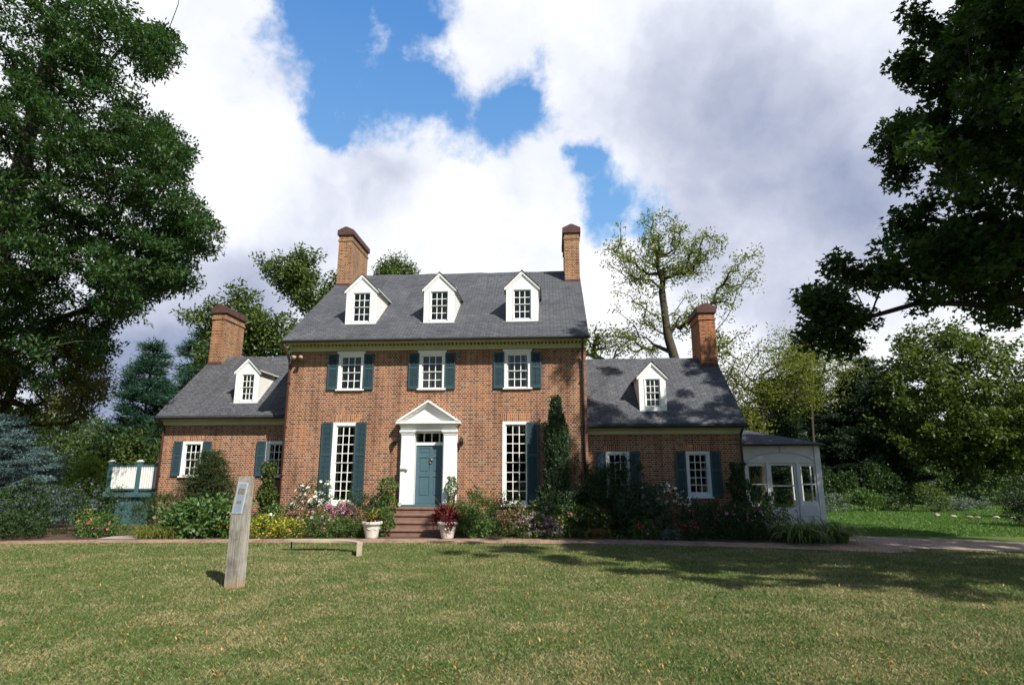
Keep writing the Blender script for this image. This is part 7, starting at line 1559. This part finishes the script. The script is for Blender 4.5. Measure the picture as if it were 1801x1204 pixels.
a0, a1 = px+0.035, px+w_-0.045
mb = MB(); mb.mesh(*on_face(a0, a1, 0.0, ln_*0.83, 0.001, 0.008)); plate = mb.build('sign_plate', M['plate_rim'], t)
mb = MB(); mb.mesh(*on_face(a0+0.013, a1-0.013, 0.013, ln_*0.83-0.013, 0.0092, 0.001)); mb.build('sign_panel', M['plate'], plate)
for (s0, s1, dx0, dx1) in ((0.335, 0.445, 0.030, 0.032), (0.165, 0.225, 0.045, 0.060)):
    mb = MB(); mb.mesh(*on_face(a0+dx0, a1-dx1, s0, s1, 0.0104, 0.0008)); mb.build('sign_picture', M['sepia'], plate)
mb = MB()
for (s0, s1, st_) in ((0.465, 0.52, 0.011), (0.24, 0.32, 0.012), (0.03, 0.15, 0.012)):
    s_ = s0
    while s_ < s1:
        xx = a0+0.032
        while xx < a1-0.05:
            l_ = random.uniform(0.008, 0.024); mb.mesh(*on_face(xx, min(xx+l_, a1-0.034), s_, s_+0.0035, 0.0104, 0.0004)); xx += l_+0.006
        s_ += st_
mb.build('sign_text', M['ink'], plate)

# ---------------------------------------------------------------- curved low bench
t = thing('curved_bench', 'low curved plank bench on the lawn in front of the left pot', 'bench', (-5.6, 15.6, 0))
m_ = 40; th = 0.05; hb_ = 0.29
path = []
for k in range(m_+1):
    s_ = k/m_
    # a nearly straight run whose right end sweeps round towards the lawn and rests on it
    if s_ < 0.5:
        x_ = -7.10+s_/0.5*1.25; y_ = 15.95; a_ = 0.0
    else:
        u_ = (s_-0.5)/0.5; a_ = u_*1.42; x_ = -5.85+1.10*math.sin(a_); y_ = 15.95-1.15*(1-math.cos(a_))
    path.append((x_, y_, a_, s_))


def slab(w_fun, z_fun, i0, i1):
    v = []; f = []
    for i in range(i0, i1+1):
        x_, y_, a_, s_ = path[i]
        n0, n1 = math.sin(a_), math.cos(a_); w0 = w_fun(s_); zt_, zb_ = z_fun(s_)
        v += [(x_-n0*w0, y_-n1*w0, zb_), (x_+n0*w0, y_+n1*w0, zb_), (x_+n0*w0, y_+n1*w0, zt_), (x_-n0*w0, y_-n1*w0, zt_)]
    for k in range(i1-i0):
        o = 4*k
        f += [(o, o+4, o+5, o+1), (o+1, o+5, o+6, o+2), (o+2, o+6, o+7, o+3), (o+3, o+7, o+4, o)]
    f += [(0, 1, 2, 3), (4*(i1-i0)+3, 4*(i1-i0)+2, 4*(i1-i0)+1, 4*(i1-i0))]
    return v, f


mb = MB(); mb.mesh(*slab(lambda s_: 0.05+0.15*math.sin(min(1, s_*1.15)*math.pi)**0.8 if s_ < 0.85 else 0.05+0.15*math.sin(min(1, 0.85*1.15)*math.pi)**0.8, lambda s_: (hb_, hb_-th), 0, m_)); mb.build('seat', M['bench'], t)
mb = MB(); mb.mesh(*slab(lambda s_: 0.06, lambda s_: (hb_-th-0.001, -0.03), m_-3, m_)); mb.build('support', M['bench'], t)
mb = MB(); mb.tube([(-6.9, 15.97, -0.03), (-6.9, 15.97, hb_-th)], 0.018, 8); mb.build('leg', M['bark'], t)

# ---------------------------------------------------------------- boulder
import bmesh
bm = bmesh.new(); bmesh.ops.create_icosphere(bm, subdivisions=4, radius=1.0)
from mathutils import noise as mn
for v in bm.verts:
    d_ = mn.noise(v.co*1.3)*0.25+mn.noise(v.co*3.1)*0.08
    v.co *= 1+d_; v.co.z = max(v.co.z, -0.5); v.co = Vector((v.co.x*0.50, v.co.y*0.35, v.co.z*0.40+0.42))
me = bpy.data.meshes.new('boulder'); bm.to_mesh(me); bm.free(); me.polygons.foreach_set('use_smooth', [True]*len(me.polygons))
o_ = link_mesh('boulder', me, M['boulder']); o_.location = (-11.05, 20.3, 0.0); o_['label'] = 'pale rounded boulder among the plants left of the post'; o_['category'] = 'boulder'
# small stones beside the far right bed
for i in range(9):
    me2 = me.copy(); o2 = bpy.data.objects.new('border_stone', me2); scene.collection.objects.link(o2)
    s_ = random.uniform(0.16, 0.34); o2.scale = (s_*1.3, s_, s_*0.55); o2.rotation_euler = (0, 0, random.uniform(0, 6)); o2.location = (17.9+i*0.38+random.uniform(-.1, .1), 29.8-i*0.32+random.uniform(-.4, .4), 0)
    o2['label'] = 'small pale stone in the row edging the far right bed'; o2['category'] = 'stone'; o2['group'] = 'stones edging the far right bed'

# ---------------------------------------------------------------- deck with white balusters
t = thing('garden_deck', 'teal painted raised deck with white balusters beside the left wing', 'deck', (-16.6, 23.6, 0))
mb = MB(); mb.box(-17.75, -15.3, 23.0, 25.0, 1.06, 1.22, 0.01); mb.build('deck_floor', M['deck_teal'], t)
mb = MB()
for k in range(14):
    x_ = -17.25+k*0.125; mb.box(x_, x_+0.118, 23.14, 23.18, 0.0, 1.05)
mb.build('skirting', M['deck_teal'], t)
for x_ in (-17.62, -16.42, -15.42):
    mb = MB(); mb.box(x_-0.07, x_+0.07, 23.04, 23.18, 1.221, 2.42); p_ = mb.build('post', M['deck_teal'], t)
    mb = MB(); mb.box(x_-0.10, x_+0.10, 23.01, 23.21, 2.421, 2.45); mb.prism([(x_-0.095, 2.451), (x_+0.095, 2.451), (x_, 2.50)], 'y', 23.015, 23.205); mb.build('post_cap', M['grey_white'], p_)
for x_ in (-17.62,):
    mb = MB(); mb.box(x_-0.07, x_+0.07, 24.8, 24.94, 1.221, 2.42); mb.build('post', M['deck_teal'], t)
for (xa, xb) in ((-17.55, -16.49), (-16.35, -15.49)):
    mb = MB(); mb.box(xa, xb, 23.07, 23.15, 2.24, 2.31); mb.box(xa, xb, 23.07, 23.15, 1.33, 1.39); mb.build('rail', M['deck_teal'], t)
    n_ = int((xb-xa)/0.092)
    for k in range(n_):
        x_ = xa+(k+0.5)*(xb-xa)/n_; mb = MB(); mb.box(x_-0.028, x_+0.028, 23.085, 23.135, 1.391, 2.239); mb.build('baluster', M['white'], t)
mb = MB(); mb.box(-17.66, -17.58, 23.18, 24.80, 2.24, 2.31); mb.box(-17.66, -17.58, 23.18, 24.80, 1.33, 1.39); mb.build('rail', M['deck_teal'], t)
for k in range(12):
    y_ = 23.25+k*0.13; mb = MB(); mb.box(-17.645, -17.595, y_, y_+0.05, 1.391, 2.239); mb.build('baluster', M['white'], t)

# ---------------------------------------------------------------- planting out on the right lawn
GF = 'plants on the far right lawn'
for i, (x, y, rx, h, mt_, lab) in enumerate((
        (14.6, 33.5, 1.1, 0.9, 'grey_leaf', 'greyish low plant just right of the porch'),
        (16.4, 34.0, 1.2, 1.1, 'shrub_leaf', 'low green mound in the bed beyond the porch'),
        (18.3, 34.5, 1.2, 0.8, 'yew_needle', 'dull olive mound in the middle of the far bed'),
        (20.0, 34.0, 1.0, 1.4, 'sunny_leaf', 'bright feathery plant, tallest in the far bed'),
        (21.6, 35.0, 1.3, 0.6, 'grey_leaf', 'grey green mat at the right end of the far bed'),
        (23.4, 36.5, 1.4, 0.5, 'grey_leaf', 'pale low plant beyond the far bed'))):
    bush('perennial', lab, x, y, rx, 0.8, h, mt_, 1500, (0.12, 0.06), group=GF, seed=200+i)
bush('shrub', 'dark grey green rounded shrub at the right edge of the lawn', 18.3, 24.8, 1.15, 1.0, 1.25, 'yew_needle', 5200, (0.11, 0.035), [('fl_purple', 60)], group=GF, seed=210)
bush('shrub', 'deep green shrub behind the rounded one at the right edge', 22.0, 29.0, 1.8, 1.4, 2.0, 'dark_leaf', 5200, (0.12, 0.06), group=GF, seed=211)
for i, (x, y, rx, h, lab) in enumerate(((17.5, 39.0, 1.3, 2.0, 'dark arching shrub before the evergreens behind the porch'), (20.6, 40.0, 1.6, 2.4, 'brownish shrub between the porch and the pale trunk'), (26.5, 40.5, 1.8, 1.9, 'leafy shrub at the foot of the broad tree'))):
    bush('shrub', lab, x, y, rx, 1.2, h, 'dark_leaf', 2400, (0.16, 0.08), group=GF, seed=220+i)

# ---------------------------------------------------------------- grass blades and fallen leaves
def grass_patch(name, n, x_of_y, y0, y1, hgt, wid, mat, label, dens_pow=1.6, curve=0.5, avoid=None):
    u_ = rng.random(n); Y = y0*(y1/y0)**u_ if dens_pow > 1 else y0+(y1-y0)*u_
    lo, hi = x_of_y(Y); X = lo+(hi-lo)*rng.random(n)
    if avoid is not None:
        k = ~avoid(X, Y); X, Y = X[k], Y[k]
    n = len(X)
    Z = ground_z(X, Y)
    # taller and thicker in tufts
    tuft = 0.5+0.5*np.sin(X*2.3+np.sin(Y*1.9)*2)*np.sin(Y*2.7+np.cos(X*1.3)*2)
    sc_ = (1+0.10*np.maximum(0, Y-6))
    H_ = hgt*rng.uniform(0.5, 1.2, n)*(0.75+0.5*tuft); W_ = wid*sc_*rng.uniform(0.7, 1.3, n)
    a = rng.uniform(0, 2*np.pi, n); lean = rng.uniform(0.15, 1.2, n)*curve; la = rng.uniform(0, 2*np.pi, n)
    sx, sy = np.cos(a)*W_*0.5, np.sin(a)*W_*0.5
    dx, dy = np.cos(la)*lean*H_, np.sin(la)*lean*H_
    B = np.stack([X, Y, Z], 1)
    v0 = B+np.stack([-sx, -sy, np.zeros(n)], 1); v1 = B+np.stack([sx, sy, np.zeros(n)], 1)
    md = B+np.stack([dx*0.35, dy*0.35, H_*0.6], 1)
    v2 = md+np.stack([sx, sy, np.zeros(n)], 1)*0.7
    v3 = B+np.stack([dx, dy, H_*0.95], 1)
    V = np.stack([v0, v1, v2, v3], 1).reshape(-1, 3)
    me = np_mesh(name, V, np.arange(len(V)).reshape(-1, 4))
    o = link_mesh(name, me, mat); o['kind'] = 'stuff'; o['label'] = label; o['category'] = 'grass'
    return o


def on_path(X, Y):
    edge = np.interp(X, [-24, -16, -12.9, -5.5, -2, 2.5, 5.5, 7.2, 8.6, 9.4, 12.1, 18, 30], [15.6, 16.6, 17.25, 17.75, 17.95, 17.9, 17.35, 16.95, 16.5, 16.9, 17.0, 16.3, 15])
    return Y > edge-0.02


m, t, b = mat_new('grass_blade')
g = t.nodes.new('ShaderNodeNewGeometry')
tcn = t.nodes.new('ShaderNodeTexCoord').outputs['Object']
r1 = ramp_node(t, g.outputs['Random Per Island'], [(0, (0.055, 0.118, 0.028)), (0.35, (0.095, 0.168, 0.044)), (0.65, (0.150, 0.205, 0.062)), (0.85, (0.255, 0.255, 0.105)), (1.0, (0.44, 0.375, 0.21))])
r2 = ramp_node(t, g.outputs['Random Per Island'], [(0, (0.10, 0.14, 0.042)), (0.3, (0.26, 0.24, 0.105)), (0.6, (0.42, 0.355, 0.19)), (1.0, (0.56, 0.47, 0.29))])
n1 = tnoise(t, tcn, 1.1, 6, 0.72); n2 = tnoise(t, tcn, 0.28, 3, 0.5)
add = t.nodes.new('ShaderNodeMath'); add.operation = 'MULTIPLY_ADD'; t.links.new(n1.outputs['Fac'], add.inputs[0]); add.inputs[1].default_value = 0.7
mul = t.nodes.new('ShaderNodeMath'); mul.operation = 'MULTIPLY'; t.links.new(n2.outputs['Fac'], mul.inputs[0]); mul.inputs[1].default_value = 0.35; t.links.new(mul.outputs[0], add.inputs[2])
fr_ = ramp_node(t, add.outputs[0], [(0.48, (0, 0, 0)), (0.62, (0.80, 0.80, 0.80))])
cg = mixc(t, fr_.outputs[0], r1.outputs[0], r2.outputs[0])
t.links.new(cg, b.inputs['Base Color']); b.inputs['Roughness'].default_value = 0.75; b.inputs['Specular IOR Level'].default_value = 0.15
trn = t.nodes.new('ShaderNodeBsdfTranslucent'); t.links.new(cg, trn.inputs['Color'])
mx = t.nodes.new('ShaderNodeMixShader'); mx.inputs[0].default_value = 0.25; t.links.new(b.outputs[0], mx.inputs[1]); t.links.new(trn.outputs[0], mx.inputs[2])
t.links.new(mx.outputs[0], t.nodes['Material Output'].inputs['Surface'])
M['grass_blade'] = m
grass_patch('grass', 950000, lambda Y: (-0.98*Y-1.5, 0.86*Y+1.5), 3.6, 18.6, 0.040, 0.0042, m, 'short mown grass with straw coloured patches across the front lawn', 1.6, 0.9, on_path)
grass_patch('far_grass', 60000, lambda Y: (0*Y+9.5, 0.86*Y+2), 19.2, 40, 0.06, 0.010, M['shrub_leaf'] if False else leaf_mat('lush_grass', [(0.055, 0.12, 0.022), (0.08, 0.16, 0.03), (0.11, 0.185, 0.038)], 0.3), 'greener mown grass of the lawn right of the porch', 1.6, 0.8, lambda X, Y: (Y < 20.9))
# fallen leaves
n_ = 9000
Y = 4*(17.3/4)**rng.random(n_); X = (-0.95*Y-1)+(1.78*Y+2)*rng.random(n_)
cl_ = rng.random(n_) < (0.55+0.45*np.sin(X*0.9)*np.sin(Y*0.8+1))
X, Y = X[cl_], Y[cl_]
P = np.stack([X, Y, ground_z(X, Y)+rng.uniform(0.02, 0.04, len(X))], 1)
V, F = leaf_quads(P, 0.055, 0.022, up=2.2, fold=0.6, bias=np.tile([0, 0, 0.02], (len(P), 1)), bw=0.1)
o_ = link_mesh('fallen_leaves', np_mesh('fallen_leaves', V, F), M['fallen']); o_['kind'] = 'stuff'; o_['label'] = 'scattered orange brown fallen leaves on the front lawn'; o_['category'] = 'leaves'
